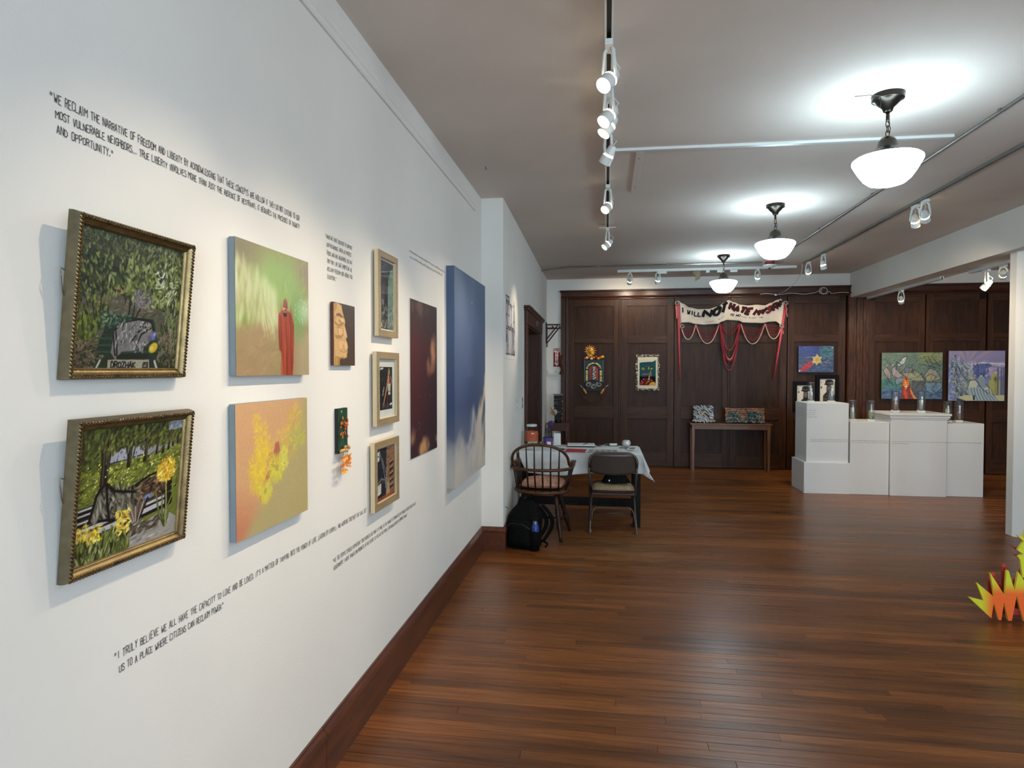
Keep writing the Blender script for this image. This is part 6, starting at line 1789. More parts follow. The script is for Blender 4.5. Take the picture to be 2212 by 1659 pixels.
MB().tube([(-.115, -.13, .19), (-.05, -.16, .235), (.05, -.16, .235), (.115, -.13, .19)], .004, 5).build('zip', mat('zip_black', (.09, .09, .09), .3), t)
MB().tube([(-.03, -.01, .40), (-.025, -.02, .435), (.03, -.0, .45), (.06, .03, .435), (.06, .04, .40)], .008, 6).build('top_loop', BK, t, smooth=True)
for x in (.10, .155):
    MB().grid(lambda u, v: (x + (v - .5) * .02 + .07 * math.sin(u * PI), .06 + .07 * math.sin(u * PI) + .03 * (v - .5), .37 - .33 * u), 16, 2).build('shoulder_strap', BK, t, smooth=True, solid=.012)
MB().tube([(-.12, -.06, .34), (-.165, -.06, .36), (-.17, -.06, .31), (-.15, -.08, .24)], .003, 5).build('cord', BK, t)
MB().tube([(.17, .06, .05), (.21, .05, .03), (.20, .02, .012)], .009, 6).build('strap_end', BK, t, smooth=True)
MB().lathe([(.0, .0), (.046, .0), (.048, .1), (.044, .165)], 16, c=(.135, -.085, .01), cap=False).build('bottle_pocket', BK, t, smooth=True)
t2 = thing('water_bottle', 'blue water bottle in the side pocket of the backpack', 'bottle', (.345 + .118, 5.43 - .122, .03))
BL = mat('blue_bottle', (.12, .22, .52), .3)
MB().lathe([(.0, 0), (.032, 0), (.034, .01), (.034, .17), (.03, .19), (.02, .198), (.0, .20)], 20).build('body', BL, t2, smooth=True, auto=.7)
MB().lathe([(.022, .19), (.023, .215), (.018, .228), (0, .23)], 16).build('cap', mat('steel_blue_cap', (.35, .42, .52), .3, metal=.5), t2, smooth=True, auto=.7)
MB().tube([(.014 * math.cos(q), 0, .24 + .014 * math.sin(q)) for q in [2 * PI * i / 12 for i in range(12)]], .003, 5, closed=True).build('carry_loop', M['blackplastic'], t2)

# ------------------------------------------------------------------ white pedestals with glass tubes
def pedestal(label, x0, x1, y0, y1, h):
    t = thing('pedestal', label, 'pedestal', ((x0 + x1) / 2, (y0 + y1) / 2, 0), group='white display pedestals')
    return t, (x1 - x0) / 2, (y1 - y0) / 2
t, a, b = pedestal('low white plinth under the tallest pedestal', 3.53, 4.072, 8.31, 8.84, .39)
MB().box(-a, a, -b, b, 0, .39).build('block', M['white'], t, bevel=.003)
t, a, b = pedestal('tall white pedestal standing on a wider plinth', 3.565, 4.062, 8.345, 8.82, .745)
t.location.z = .39
MB().box(-a, a, -b, b, 0, .747).build('block', M['white'], t, bevel=.003)
PED1 = t
t, a, b = pedestal('plain white pedestal between the tall one and the moulded one', 4.078, 4.528, 8.33, 8.84, .905)
MB().box(-a, a, -b, b, 0, .905).build('block', M['white'], t, bevel=.003)
PED2 = t
t, a, b = pedestal('wide white pedestal with a moulded cap', 4.535, 5.168, 8.30, 8.82, 1.02)
MB().box(-a, a, -b, b, 0, .992).build('block', M['white'], t, bevel=.003)
for k, (o_, z0, z1) in enumerate(((.012, .945, .965), (.024, .965, .988), (.036, .992, 1.020))):
    MB().box(-a - o_, a + o_, -b - o_, b + o_, z0, z1).build('cap_moulding', M['white'], t, bevel=.004)
PED3 = t
t, a, b = pedestal('plain white pedestal at the end next to the white post', 5.174, 5.61, 8.36, 8.86, .90)
MB().box(-a, a, -b, b, 0, .90).build('block', M['white'], t, bevel=.003)
PED4 = t
# the printed text runs over the four fronts in two lines, and wraps the top corner of the tall one
def ped_text(p, x0, x1, y, rows, seed):
    for i, (z, xa, xb) in enumerate(rows):
        mb = write(MB(), scribble(int((xb - xa) / .0095), seed + i), xa - p.location.x, xb - p.location.x, z - p.location.z,   .011, .0020, lambda u, v: (u, y - p.location.y, v))
        mb.build('printed_line', M['ink_small'], p)
ped_text(PED1, 0, 0, 8.3435, [(.672, 3.61, 4.058), (.650, 3.61, 4.058), (1.04, 3.57, 3.68), (1.012, 3.57, 3.67), (.984, 3.57, 3.665), (.956, 3.57, 3.69)], 11)
ped_text(PED2, 0, 0, 8.3285, [(.668, 4.082, 4.525), (.646, 4.082, 4.525)], 21)
ped_text(PED3, 0, 0, 8.2985, [(.664, 4.54, 5.163), (.642, 4.54, 4.74)], 31)
ped_text(PED4, 0, 0, 8.3585, [(.658, 5.18, 5.585)], 41)
for i, z in enumerate((1.05, 1.02, .99, .962, .936)):
    write(MB(), scribble(26 if i < 4 else 9, 60 + i), 0, .40 if i < 4 else .14, 0, .012, .0020, lambda u, v, z=z: (3.5635 - PED1.location.x, 8.80 - u - PED1.location.y, z + v - PED1.location.z)).build('printed_line', M['ink_small'], PED1)

TUBES = [(3.667, 8.52, 1.137, 'on the tall pedestal by the officer print'), (3.918, 8.54, 1.137, 'on the tall pedestal next to the lower one'), (4.175, 8.54, .905, 'on the plain pedestal against the tall one'), (4.378, 8.50, .905, 'on the plain pedestal against the moulded cap'),
         (4.655, 8.48, 1.02, 'foremost of the moulded pedestal pair nearer the plinth'), (4.71, 8.60, 1.02, 'rearmost of the moulded pedestal pair nearer the plinth'), (4.955, 8.48, 1.02, 'foremost of the moulded pedestal pair nearer the post'), (5.01, 8.60, 1.02, 'rearmost of the moulded pedestal pair nearer the post'),
         (5.266, 8.50, .90, 'on the end pedestal against the moulded one'), (5.427, 8.56, .90, 'on the end pedestal next to the post')]
TUBE_GL = glass_mat('tube_glass', (.965, .975, .975), .04, 1.5, 1.5)
SCROLLS = [mat('rolled_note_%d' % i, c, .8, var=.15, vscale=60) for i, c in enumerate(((.72, .71, .68), (.60, .60, .60), (.74, .74, .70), (.62, .63, .50), (.50, .40, .36)))]
proto = None
for i, (x, y, z, where) in enumerate(TUBES):
    if proto is None:
        proto = thing('glass_tube', '', 'glass tube', (0, 0, 0), group='glass tubes on the pedestals')
        MB().lathe([(.044, .0), (.0445, .006), (.0445, .232), (.0435, .236), (.041, .232), (.041, .006)], 28, cap=False).build('tube', TUBE_GL, proto, smooth=True)
        MB().lathe([(.0445, .228), (.0445, .236), (.041, .236), (.041, .230)], 28, cap=False).build('rim', glass_mat('rim_glass', (.9, .92, .92), .08, 1.7, 5.0), proto, smooth=True)
        o = proto
    else:
        o = copy_tree(proto)
    o.location = (x, y, z + .0255); o['label'] = 'clear glass tube ' + where
    # a rolled note stands inside; a small wooden stand carries the tube
    n = thing('rolled_note', 'rolled note in the tube ' + where, 'note', (x, y, z + .026), group='rolled notes in the tubes')
    MB().lathe([(.020 + .004 * (i % 3), .0), (.022 + .003 * (i % 2), .10 + .02 * (i % 3)), (.018, .105 + .02 * (i % 3))], 14, cap=False).build('roll', SCROLLS[i % 5], n, smooth=True, solid=.001)
    s = thing('tube_stand', 'white stand of the tube ' + where, 'stand', (x, y, z), (0, 0, .2 * (i % 3) - .2), group='white stands under the tubes')
    MB().box(-.040, .040, -.034, .034, .0, .024).build('block', M['white'], s, bevel=.006)

# ------------------------------------------------------------------ pictures on the dark doors (they face local -y already)
DF = YB - .002
canvas_box('canvas_painting', 'small blue painting of a yellow star flower trailing red', .507, .40, .03, art_star_flower(), mat('navy_edge', (.12, .14, .22), .7), (4.238, DF, 1.517), 0, 'oil')
canvas_box('canvas_painting', 'green painting of tangled figures around a bright orange flame', .84, .695, .035, art_sea_figures(), mat('green_edge', (.14, .18, .16), .7), (5.592, DF, 1.117), 0, 'oil')
canvas_box('canvas_painting', 'lavender painting of pale seated figures with a yellow tower', .757, .74, .035, art_lavender_crowd(), mat('lilac_edge', (.2, .2, .28), .7), (6.474, DF, 1.095), 0, 'oil')
BF = mat('black_frame', (.035, .032, .03), .55, spec=.15)
for side, (x0, x1, z0, z1, lab) in enumerate(((3.915, 4.235, .90, 1.375, 'black framed print of a peaked cap figure, the lower of two'), (4.245, 4.575, 1.0, 1.475, 'black framed print of a capped officer, the higher of two'))):
    w, h = x1 - x0, z1 - z0
    t = thing('framed_portrait', lab, 'framed print', ((x0 + x1) / 2, DF, z0), (0, 0, 0), 'black framed portrait prints')
    for q in ((-w / 2, -w / 2 + .055, 0, h), (w / 2 - .055, w / 2, 0, h), (-w / 2 + .055, w / 2 - .055, 0, .06), (-w / 2 + .055, w / 2 - .055, h - .06, h)):
        MB().box(q[0], q[1], -.028, 0, q[2], q[3]).build('frame_rail', BF, t, bevel=.003)
    MB().box(-w / 2 + .05, w / 2 - .05, -.008, -.002, .055, h - .055).build('mount_board', M['paper'], t)
    canvas_mesh(art_card_officer(side), 'print', M['print'], w - .11, h - .12, -.010, .06, t)

# assemblage with a sun burst, banner panel, handles and thorny wire
t = thing('sunburst_assemblage', 'mixed media wall piece with a sunburst, teal panel and thorny wire', 'artwork', (.860, YB + .018, 1.19))
GOLD = [mat('gold_leafing', (.80, .60, .22), .4, metal=.3, var=.2, vscale=50), mat('orange_ray', (.82, .40, .14), .5), mat('cream_petal', (.86, .80, .62), .5), mat('red_bloom', (.62, .14, .10), .5), mat('yellow_bloom', (.90, .76, .14), .45)]
TEAL = mat('teal_cloth', (.09, .22, .27), .7, var=.15)
MB().box(-.150, .150, -.03, 0, .16, .52).build('teal_panel', TEAL, t)
MB().box(-.13, .13, -.034, 0, .02, .18).build('dark_base', mat('dark_base', (.10, .07, .05), .6), t, bevel=.004)
SIL = mat('silver_relief', (.62, .62, .60), .35, metal=.7, var=.25, vscale=60)
arch = [(.072 * math.cos(q), .355 + .075 * math.sin(q)) for q in [PI * i / 12 for i in range(13)]]
MB().prism([(.072, .20)] + arch + [(-.072, .20)], -.036, -.03).build('red_niche', GOLD[3], t)
_r = random.Random(8)
for k in range(11):
    MB().ball((_r.uniform(-.016, .016), -.045, .215 + k * .0185), .032, .016, .018, 10, 6).build('silver_figure', SIL, t, smooth=True)
for k in range(24):
    q = PI * 1.0 * k / 23
    if k < 7: x, z = .112, .185 + k * .026
    elif k > 16: x, z = -.112, .185 + (23 - k) * .026
    else:
        a = PI * (k - 6) / 11; x, z = .112 * math.cos(a), .36 + .11 * math.sin(a)
    MB().ball((x, -.043, z), .022, .012, .014, 8, 5).build('petal', GOLD[(2, 4, 2, 0)[k % 4]], t, smooth=True)
MB().tube([(-.15, -.03, .16), (-.15, -.034, .52)], .005, 5).build('edge_cord', mat('pale_teal', (.35, .52, .52), .7), t)
MB().tube([(.15, -.03, .16), (.15, -.034, .52)], .005, 5).build('edge_cord', bpy.data.materials['pale_teal'], t)
for k in range(3):
    pts = []
    for i in range(22):
        q = i / 21 * 3.2 * PI; r = .05 * (1 - i / 30)
        pts.append(((-.085, .0, .085)[k] + r * math.cos(q + k), -.042, (.125, .09, .125)[k] + r * .8 * math.sin(q + k)))
    MB().tube(pts, .008, 6).build('silver_scroll', SIL, t, smooth=True)
for k in range(9):                                    # fruit and shells along the top
    x = -.145 + k * .036
    MB().ball((x, -.03, .545 + .014 * (k % 3)), .028, .022, .024, 9, 6).build('fruit', GOLD[(3, 2, 1, 2, 1, 3, 0, 1, 4)[k]], t, smooth=True)
for k in range(15):                                   # sunburst
    a = 2 * PI * k / 15
    c_, s_ = math.cos(a), math.sin(a)
    MB().add([(-.055 + .045 * c_ - .014 * s_, -.03, .675 + .045 * s_ + .014 * c_), (-.055 + .045 * c_ + .014 * s_, -.03, .675 + .045 * s_ - .014 * c_), (-.055 + .105 * c_, -.036, .675 + .105 * s_)], [(0, 1, 2)]).build('sun_ray', GOLD[k % 2], t, solid=.01)
MB().ball((-.055, -.03, .675), .055, .025, .055, 14, 8).build('sun_face', GOLD[0], t, smooth=True)
for k in range(10):
    MB().ball((_r.uniform(-.10, .0), -.045, _r.uniform(.57, .70)), .021, .014, .019, 8, 5).build('blossom', GOLD[_r.choice((0, 1, 2, 4, 2))], t, smooth=True)
WOODH = mat('turned_handle', (.72, .52, .24), .5)
for s in (-1, 1):
    a, b_ = Vector((s * .115, -.05, -.025)), Vector((s * .165, -.05, .06))
    MB().tube([a.lerp(b_, i / 5) for i in range(6)], [.014, .02, .018, .021, .018, .012], 10).build('tool_handle', WOODH, t, smooth=True)
    MB().tube([b_, b_ + Vector((s * .04, 0, .04)), b_ + Vector((s * .07, 0, .06))], [.010, .008, .005], 7).build('tool_blade', SIL, t, smooth=True)
RUST = mat('rusty_wire', (.40, .19, .11), .7, var=.2, vscale=60)
P = [(-.22 + .44 * i / 24, -.03, .0 - .17 * math.sin(PI * i / 24) ** .8) for i in range(25)]
MB().tube(P, .005, 5).tube([(x, y - .004, z + .006) for x, y, z in P], .004, 5).build('thorny_wire', RUST, t)
for i in range(2, 24, 2):
    x, y, z = P[i]
    MB().tube([(x - .018, y - .01, z - .02), (x + .016, y - .012, z + .022)], .0022, 4).tube([(x - .02, y - .01, z + .016), (x + .018, y - .01, z - .014)], .0022, 4).build('thorn', RUST, t)

# small stitched textile with a shaggy border
t = thing('textile_picture', 'small stitched textile picture with a shaggy cream border', 'textile', (1.715, YB + .018, 1.222))
MB().box(-.16, .16, -.02, 0, .03, .54).build('cream_ground', mat('cream_felt', (.86, .82, .72), .95, var=.05), t, bevel=.006)
c = Cv(60, 88, (.12, .32, .34), 151)
c.dabs(80, (0, 0, 1, 1), [(.12, .34, .36), (.10, .27, .30)], .1, .04, .5, .6, .6, .9)
c.poly([(0, .12), (0, .36), (.3, .34), (.6, .38), (1, .34), (1, .12)], (.09, .08, .08)); c.poly([(.02, 0), (.06, .18), (.3, .28), (.62, .28), (.86, .18), (.9, 0)], (.45, .07, .09))
c.poly([(0, .90), (.2, .92), (.8, .94), (1, 1), (0, 1)], (.86, .82, .72)); c.line([(.2, .88), (.8, .90)], .03, (.10, .18, .34))
c.dab(.22, .66, .09, .13, 1.57, (.78, .60, .26)); c.dab(.22, .66, .04, .1, 1.57, (.60, .36, .16)); c.dab(.56, .68, .05, .12, 0, (.76, .62, .3))
c.dab(.40, .74, .10, .10, 1, (.07, .05, .05)); c.dab(.40, .745, .04, .05, 1.5, (.80, .66, .60)); c.poly([(.28, .46), (.32, .62), (.48, .62), (.52, .46)], (.24, .26, .28)); c.line([(.2, .44), (.55, .44)], .09, (.52, .34, .46))
c.dab(.74, .74, .10, .08, .4, (.45, .12, .14)); c.dab(.74, .66, .10, .06, .2, (.62, .68, .18)); c.line([(.66, .54), (.62, .40), (.58, .22), (.42, .06)], .08, (.40, .48, .22)); c.line([(.68, .56), (.72, .36)], .03, (.85, .55, .42)); c.line([(.6, .38), (.56, .24)], .03, (.88, .80, .66))
for x, y in ((.1, .06), (.14, .16), (.26, .24), (.2, .1), (.62, .24), (.74, .20), (.58, .14)):
    c.dab(x, y, .035, .03, 0, (.92, .82, .80))
c.poly([(.56, 0), (.7, .12), (.9, .14), (1, .06), (1, 0)], (.84, .66, .26)); c.dabs(14, (.64, .01, .98, .12), [(.3, .2, .1)], .012, .012, 0, 1)
canvas_mesh(c, 'stitched_picture', M['cloth_print'], .255, .40, -.022, .085, t)
SHAG = [mat('shag_cream', (.82, .76, .68), .95), mat('shag_grey', (.56, .50, .46), .95)]
_r = random.Random(12)
for k in range(64):
    p = k / 64 * 4
    e, f = int(p), p - int(p)
    x, z = ((-.17 + .34 * f, .015), (.17, .015 + .54 * f), (.17 - .34 * f, .555), (-.17, .555 - .54 * f))[e]
    q = [(x + _r.uniform(-.02, .02), -.012 - _r.random() * .02, z + _r.uniform(-.02, .02)) for _ in range(4)]
    MB().tube(q, .008, 5).build('yarn_tuft', SHAG[k % 2 if k % 5 else 1], t, smooth=True)

# ------------------------------------------------------------------ cloth banner with yarn swags
t = thing('cloth_banner', 'cream cloth banner with stitched dark lettering and red yarn swags', 'banner', (2.96, YB - .03, 1.40))
TOPE = [(2.175, 2.645), (2.24, 2.60), (2.36, 2.535), (2.50, 2.505), (2.64, 2.505), (2.78, 2.54), (2.87, 2.60), (2.945, 2.645), (3.02, 2.605), (3.12, 2.565), (3.24, 2.55), (3.36, 2.56), (3.48, 2.552), (3.58, 2.59), (3.66, 2.632), (3.71, 2.645), (3.755, 2.60)]
BOTE = [(2.200, 2.275), (2.25, 2.297), (2.33, 2.300), (2.45, 2.272), (2.58, 2.262), (2.70, 2.268), (2.785, 2.272), (2.84, 2.305), (2.92, 2.330), (3.00, 2.328), (3.09, 2.318), (3.16, 2.288), (3.30, 2.280), (3.44, 2.275), (3.56, 2.297), (3.64, 2.300), (3.735, 2.235)]
def edge(E, u):
    s = u * (len(E) - 1); i = min(int(s), len(E) - 2); f = s - i
    g = f * f * (3 - 2 * f)
    return E[i][0] + (E[i + 1][0] - E[i][0]) * f, E[i][1] + (E[i + 1][1] - E[i][1]) * g
def ban(u, v, off=0.0):
    (xa, za), (xb, zb) = edge(BOTE, u), edge(TOPE, u)
    y = -.012 - .014 * math.sin(u * 19 + v * 2) - .008 * math.sin(u * 41 + v * 5) - .012 * math.sin(v * PI) - off
    return (xa + (xb - xa) * v - 2.96, y, za + (zb - za) * v - 1.40)
MB().grid(lambda u, v: ban(u, v), 96, 20).build('cloth', mat('cream_muslin', (.83, .78, .72), .95, var=.04, vscale=10, bump=.15, bscale=60), t, smooth=True, solid=.003)
BLK, MAR, WINE = mat('black_felt', (.05, .045, .05), .95), mat('maroon_felt', (.25, .04, .07), .95), mat('wine_felt', (.46, .13, .16), .95)
def banner_word(txt, u0, u1, v0, v1, w, m, mb_seed, rise=0.0):
    """each stitched letter is a fat felt stroke lying on the cloth"""
    n = len(txt)
    for i, ch in enumerate(txt):
        if ch == ' ': continue
        g, a0 = MB(), u0 + (u1 - u0) * i / n
        wd = (u1 - u0) / n * .72
        for pl in glyph(ch):
            q = [Vector(ban(a0 + a * wd, v0 + rise * i / n + b * (v1 - v0), .006)) for a, b in pl]
            pts = []
            for k in range(len(q) - 1):
                pts += [q[k].lerp(q[k + 1], j / 3) for j in range(3)]
            g.tube(pts + [q[-1]], w, 6)
        g.build('felt_letter', m[i % len(m)] if isinstance(m, list) else m, t, smooth=True)
banner_word('I WILL', .055, .215, .52, .78, .010, BLK, 1)
banner_word('NOT', .225, .445, .50, .88, .024, BLK, 2)
banner_word('HATE', .475, .695, .60, .92, .022, MAR, 3, -.18)
banner_word('MYSELF', .715, .985, .44, .72, .021, [MAR, MAR, WINE, MAR, MAR, MAR], 4, .24)
banner_word('YO NO', .515, .615, .26, .38, .005, MAR, 5)
for i, (u0, u1, v) in enumerate(((.62, .69, .24), (.70, .75, .24), (.77, .80, .25), (.24, .32, .12), (.36, .44, .18))):
    mb = write(MB(), scribble(7, 70 + i), u0, u1, v, .07, .003, lambda a, b: ban(a, b, .004)); mb.build('stitched_script', M['ink'], t)
PINK = [mat('pink_ribbon', (.72, .26, .32), .6, var=.1), mat('rose_ribbon', (.80, .46, .48), .6), mat('crimson_yarn', (.56, .08, .16), .8), mat('cream_yarn', (.80, .68, .62), .8)]
def ribbon(x0, z0, x1, z1, w0, w1, m, name, tw=0.0):
    def P(u, v):
        w = w0 + (w1 - w0) * u
        s = w * (v - .5)
        return (x0 + (x1 - x0) * u + s * math.cos(tw * u) - 2.96, -.045 - .02 * math.sin(u * 9) * tw - s * math.sin(tw * u), z0 + (z1 - z0) * u - 1.40)
    return MB().grid(P, 24, 2).build(name, m, t, smooth=True, solid=.004)
ribbon(2.178, 2.60, 2.205, 1.40, .042, .024, PINK[0], 'hanging_ribbon', 1.2)
ribbon(2.150, 2.56, 2.160, 2.36, .035, .03, PINK[1], 'hanging_ribbon', .3)
MB().tube([(3.785 - 2.96, -.045, 1.17), (3.70 - 2.96, -.05, .6), (3.615 - 2.96, -.045, .0)], [.020, .017, .014], 8).build('wrapped_pole', PINK[0], t, smooth=True)
ribbon(3.79, 2.52, 3.80, 2.36, .015, .008, PINK[3], 'hanging_ribbon', .5)
ribbon(3.735, 2.24, 3.745, 2.10, .02, .012, PINK[1], 'hanging_ribbon', .5)
for i, (x, z) in enumerate(((2.155, 2.60), (3.775, 2.575), (2.235, 2.235), (3.72, 2.225))):
    g = MB()
    for k in range(9):
        a = k * .7
        g.ball((x - 2.96 + .026 * math.cos(a), -.05 - .01 * (k % 3), z - 1.40 + .026 * math.sin(a)), .015, .010, .013, 7, 4)
    g.build('tinsel_rosette', mat('tinsel', (.66, .64, .58), .3, metal=.6) if i == 0 else bpy.data.materials['tinsel'], t, smooth=True)
def swag(x0, x1, z0, zl, r, m, sag=1.0, yo=.0):
    pts = []
    for i in range(21):
        u = i / 20; a = 2 * u - 1
        pts.append((x0 + (x1 - x0) * u - 2.96, -.04 - yo, zl + (z0 - zl) * abs(a) ** 2.2 - 1.40))
    MB().tube(pts, r, 5).build('yarn_swag', m, t, smooth=True)
SW = [(2.215, 2.445), (2.45, 2.795), (2.80, 3.115), (3.125, 3.475), (3.485, 3.73)]
for i, (a, b) in enumerate(SW):
    lo = (2.03, 1.965, 1.72, 1.955, 2.03)[i]
    if i != 2:
        swag(a, b, 2.262, lo, .0075, PINK[3])
        for k in range(4):
            swag(a + .004, b - .004, 2.258, lo + .06 + k * .045, .0028 if k else .005, PINK[2], yo=.004 * k)
    else:
        for k, (zl, r, m) in enumerate(((1.545, .004, 0), (1.555, .003, 0), (1.60, .003, 0), (1.685, .015, 2), (1.70, .012, 2), (1.715, .008, 3), (1.86, .005, 0), (1.90, .003, 2), (2.10, .005, 2), (2.13, .003, 2))):
            swag(a + .003 * k, b - .003 * k, 2.262, zl, r, PINK[m], yo=.004 * (k % 4))
for x in (2.19, 2.945, 3.71):
    MB().tube([(x - 2.96, -.03, 2.64 - 1.40), (x - 2.96, -.022, 2.69 - 1.40)], .002, 4).build('hanging_thread', M['wire'], t)

# ------------------------------------------------------------------ console table with two mosaics
CON = wood('honey_pine', (.36, .20, .085), (.50, .30, .13), (1.5, 9, 9), rough=.4, coat=.2, bump=.1)
CONL = wood('honey_pine_leg', (.36, .20, .085), (.50, .30, .13), (9, 9, 1.5), rough=.4, coat=.2, bump=.1)
t = thing('console_table', 'narrow honey coloured wooden console table against the dark doors', 'table', (2.948, 10.05, 0))
MB().box(-.605, .605, -.135, .135, .708, .732).build('tabletop', CON, t, bevel=.004)
MB().box(-.55, .55, -.112, -.094, .64, .708).build('apron', CON, t)
MB().box(-.55, .55, .094, .112, .64, .708).build('apron', CON, t)
for sx in (-1, 1):
    MB().box(sx * .55 - .009, sx * .55 + .009, -.10, .10, .64, .708).build('side_apron', CON, t)
    for sy in (-1, 1):
        x, y = sx * .556, sy * .103
        MB().add([(x - .016, y - .016, 0), (x + .016, y - .016, 0), (x + .016, y + .016, 0), (x - .016, y + .016, 0), (x - .024, y - .022, .708), (x + .024, y - .022, .708), (x + .024, y + .022, .708), (x - .024, y + .022, .708)],
                 [(3, 2, 1, 0), (4, 5, 6, 7), (0, 1, 5, 4), (1, 2, 6, 5), (2, 3, 7, 6), (3, 0, 4, 7)]).build('leg', CONL, t, bevel=.002)
t = thing('shard_mosaic', 'square grey and black shard mosaic standing on the console table', 'mosaic', (2.555, 10.0,   .747), (-.12, 0, 0))
MB().box(-.135, .135, 0, .03, 0, .245).build('core_board', mat('dark_core', (.10, .10, .10), .8), t)
SH = [mat('shard_%d' % i, c, .35, var=.1) for i, c in enumerate(((.72, .71, .68), (.45, .46, .47), (.15, .14, .15), (.60, .60, .60), (.55, .50, .42), (.76, .58, .34)))]
_r = random.Random(5)
for i in range(9):
    for j in range(9):
        x, z = -.13 + i * .0325 + _r.uniform(-.008, .008), .012 + j * .028 + _r.uniform(-.006, .006)
        d = math.hypot(x, z - .14)
        m = SH[5] if d < .03 else SH[2] if .03 < d < .055 and _r.random() < .7 else SH[_r.choice((0, 1, 1, 2, 3, 0, 3, 4))]
        rot = Matrix.Rotation(_r.uniform(.2, 1.1), 3, 'Y')
        mb = MB().box(-.023, .023, -.022 - .012 * _r.random(), 0, -.009, .009)
        mb.v = [tuple(rot @ Vector(p) + Vector((x, 0, z))) for p in mb.v]
        mb.build('shard', m, t)
for k in range(9):
    MB().ball((-.16 + k * .04, -.015, .014), .020, .02, .012, 7, 4).build('pebble', SH[0], t, smooth=True)
t = thing('shard_mosaic', 'long terracotta and green mosaic panel standing on the console table', 'mosaic', (3.165, 10.0,   .744), (-.12, 0, 0))
MB().box(-.285, .285, 0, .03, 0, .225).build('core_board', bpy.data.materials['dark_core'], t)
TC = [mat('terracotta_%d' % i, c, .5, var=.12) for i, c in enumerate(((.58, .36, .24), (.66, .44, .31), (.48, .28, .20), (.24, .30, .26), (.36, .40, .36), (.52, .52, .44), (.10, .12, .12)))]
for i in range(18):
    for j in range(8):
        x, z = -.27 + i * .0318 + _r.uniform(-.006, .006), .014 + j * .028 + _r.uniform(-.004, .004)
        green = (-.255 < x < -.10 and z < .175) or (.04 < x < .24 and z < .175) or z < .03 or (z < .07 and _r.random() < .6)
        m = TC[_r.choice((3, 4, 3, 5, 6) if green else (0, 1, 2, 0, 1))]
        rot = Matrix.Rotation(_r.uniform(-1, 1) if green else _r.uniform(-.25, .25), 3, 'Y')
        mb = MB().box(-.018, .018, -.016 - .012 * _r.random(), 0, -.011, .011)
        mb.v = [tuple(rot @ Vector(p) + Vector((x, 0, z))) for p in mb.v]
        mb.build('shard', m, t)

# ------------------------------------------------------------------ far left corner: stand, assembled figure, bracket, fire sign, hook rail
CD = wood('red_brown_wood', (.24, .11, .06), (.36, .19, .10), (2, 8, 8), rough=.35, coat=.2)
t = thing('corner_table', 'small red brown wooden table in the corner by the doorway', 'table', (.315, 9.86, 0))
MB().box(-.165, .18, -.17, .17, .70, .725).build('tabletop', CD, t, bevel=.003)
for sx in (-.13, .145):
    for sy in (-.135, .135):
        MB().box(sx - .022, sx + .022, sy - .022, sy + .022, 0, .70).build('leg', CD, t, bevel=.002)
for sy in (-.135, .135): MB().box(-.13, .145, sy - .01, sy + .01, .60, .70).build('apron', CD, t)
MB().box(-.13, .145, -.01, .01, .12, .15).build('stretcher', CD, t)
t = thing('assembled_figure', 'dark assembled sculpture of stacked parts with a round pale face', 'sculpture', (.305, 9.88, .726))
DM = mat('blackened_metal', (.07, .08, .085), .45, metal=.4, var=.3, vscale=30)
MB().lathe([(.055, 0), (.06, .01), (.05, .03), (.03, .05)], 14).build('foot', DM, t, smooth=True, auto=.6)
for k, (w, h, z) in enumerate(((.05, .07, .03), (.062, .06, .10), (.055, .07, .165), (.066, .05, .235), (.06, .08, .285), (.064, .06, .365))):
    MB().box(-w + .004 * (k % 2), w, -.045, .045, z, z + h - .006).build('block', DM, t, bevel=.008)
MB().box(-.068, .085, -.05, .05, .425, .445).build('top_slab', mat('grey_slab', (.45, .44, .42), .6), t, bevel=.003)
d = MB().lathe([(.0, 0), (.052, 0), (.05, .012), (.036, .016), (.0, .014)], 18).build('face_disc', mat('brass_face', (.66, .55, .42), .35, metal=.4, var=.2, vscale=50), t, smooth=True)
d.location = (-.05, -.062, .16); d.rotation_euler = (PI / 2, 0, 0)
for x, z in ((-.014, .008), (.016, .008), (0, -.016)):
    MB().ball((x - .05, -.08, .16 + z), .008, .005, .008, 7, 4).build('face_feature', DM, t)
MB().tube([(-.09, -.06, .20), (-.115, -.06, .245)], [.010, .007], 6).build('horn', mat('pale_wood', (.66, .54, .36), .6), t, smooth=True)
MB().box(-.055, -.005, -.052, -.044, .29, .335).build('red_plate', mat('dark_red_plate', (.36, .13, .14), .5), t)
for z in (.06, .13, .22, .33): MB().ball((.07, -.03, z), .012, .012, .014, 7, 5).build('bolt', M['greymetal'], t, smooth=True)

t = thing('wall_bracket', 'dark red iron double wall bracket in the corner above the fire sign', 'bracket', (.105, 10.0, 1.95))
IR = mat('dark_red_iron', (.22, .06, .06), .5)
for dy, dz in ((-.06, .02), (.06, -.03)):
    MB().box(-.004, .018, dy - .008, dy + .008, dz, dz + .34).build('upright', IR, t)
    MB().box(.0, .235, dy - .008, dy + .008, dz + .29, dz + .312).build('arm', IR, t)
    MB().tube([(.008, dy, dz + .06), (.19, dy, dz + .29)], .010, 6).build('brace', IR, t)
for x in (.10, .21): MB().box(x, x + .02, -.06, .06, .275, .30).build('cross_bar', IR, t)

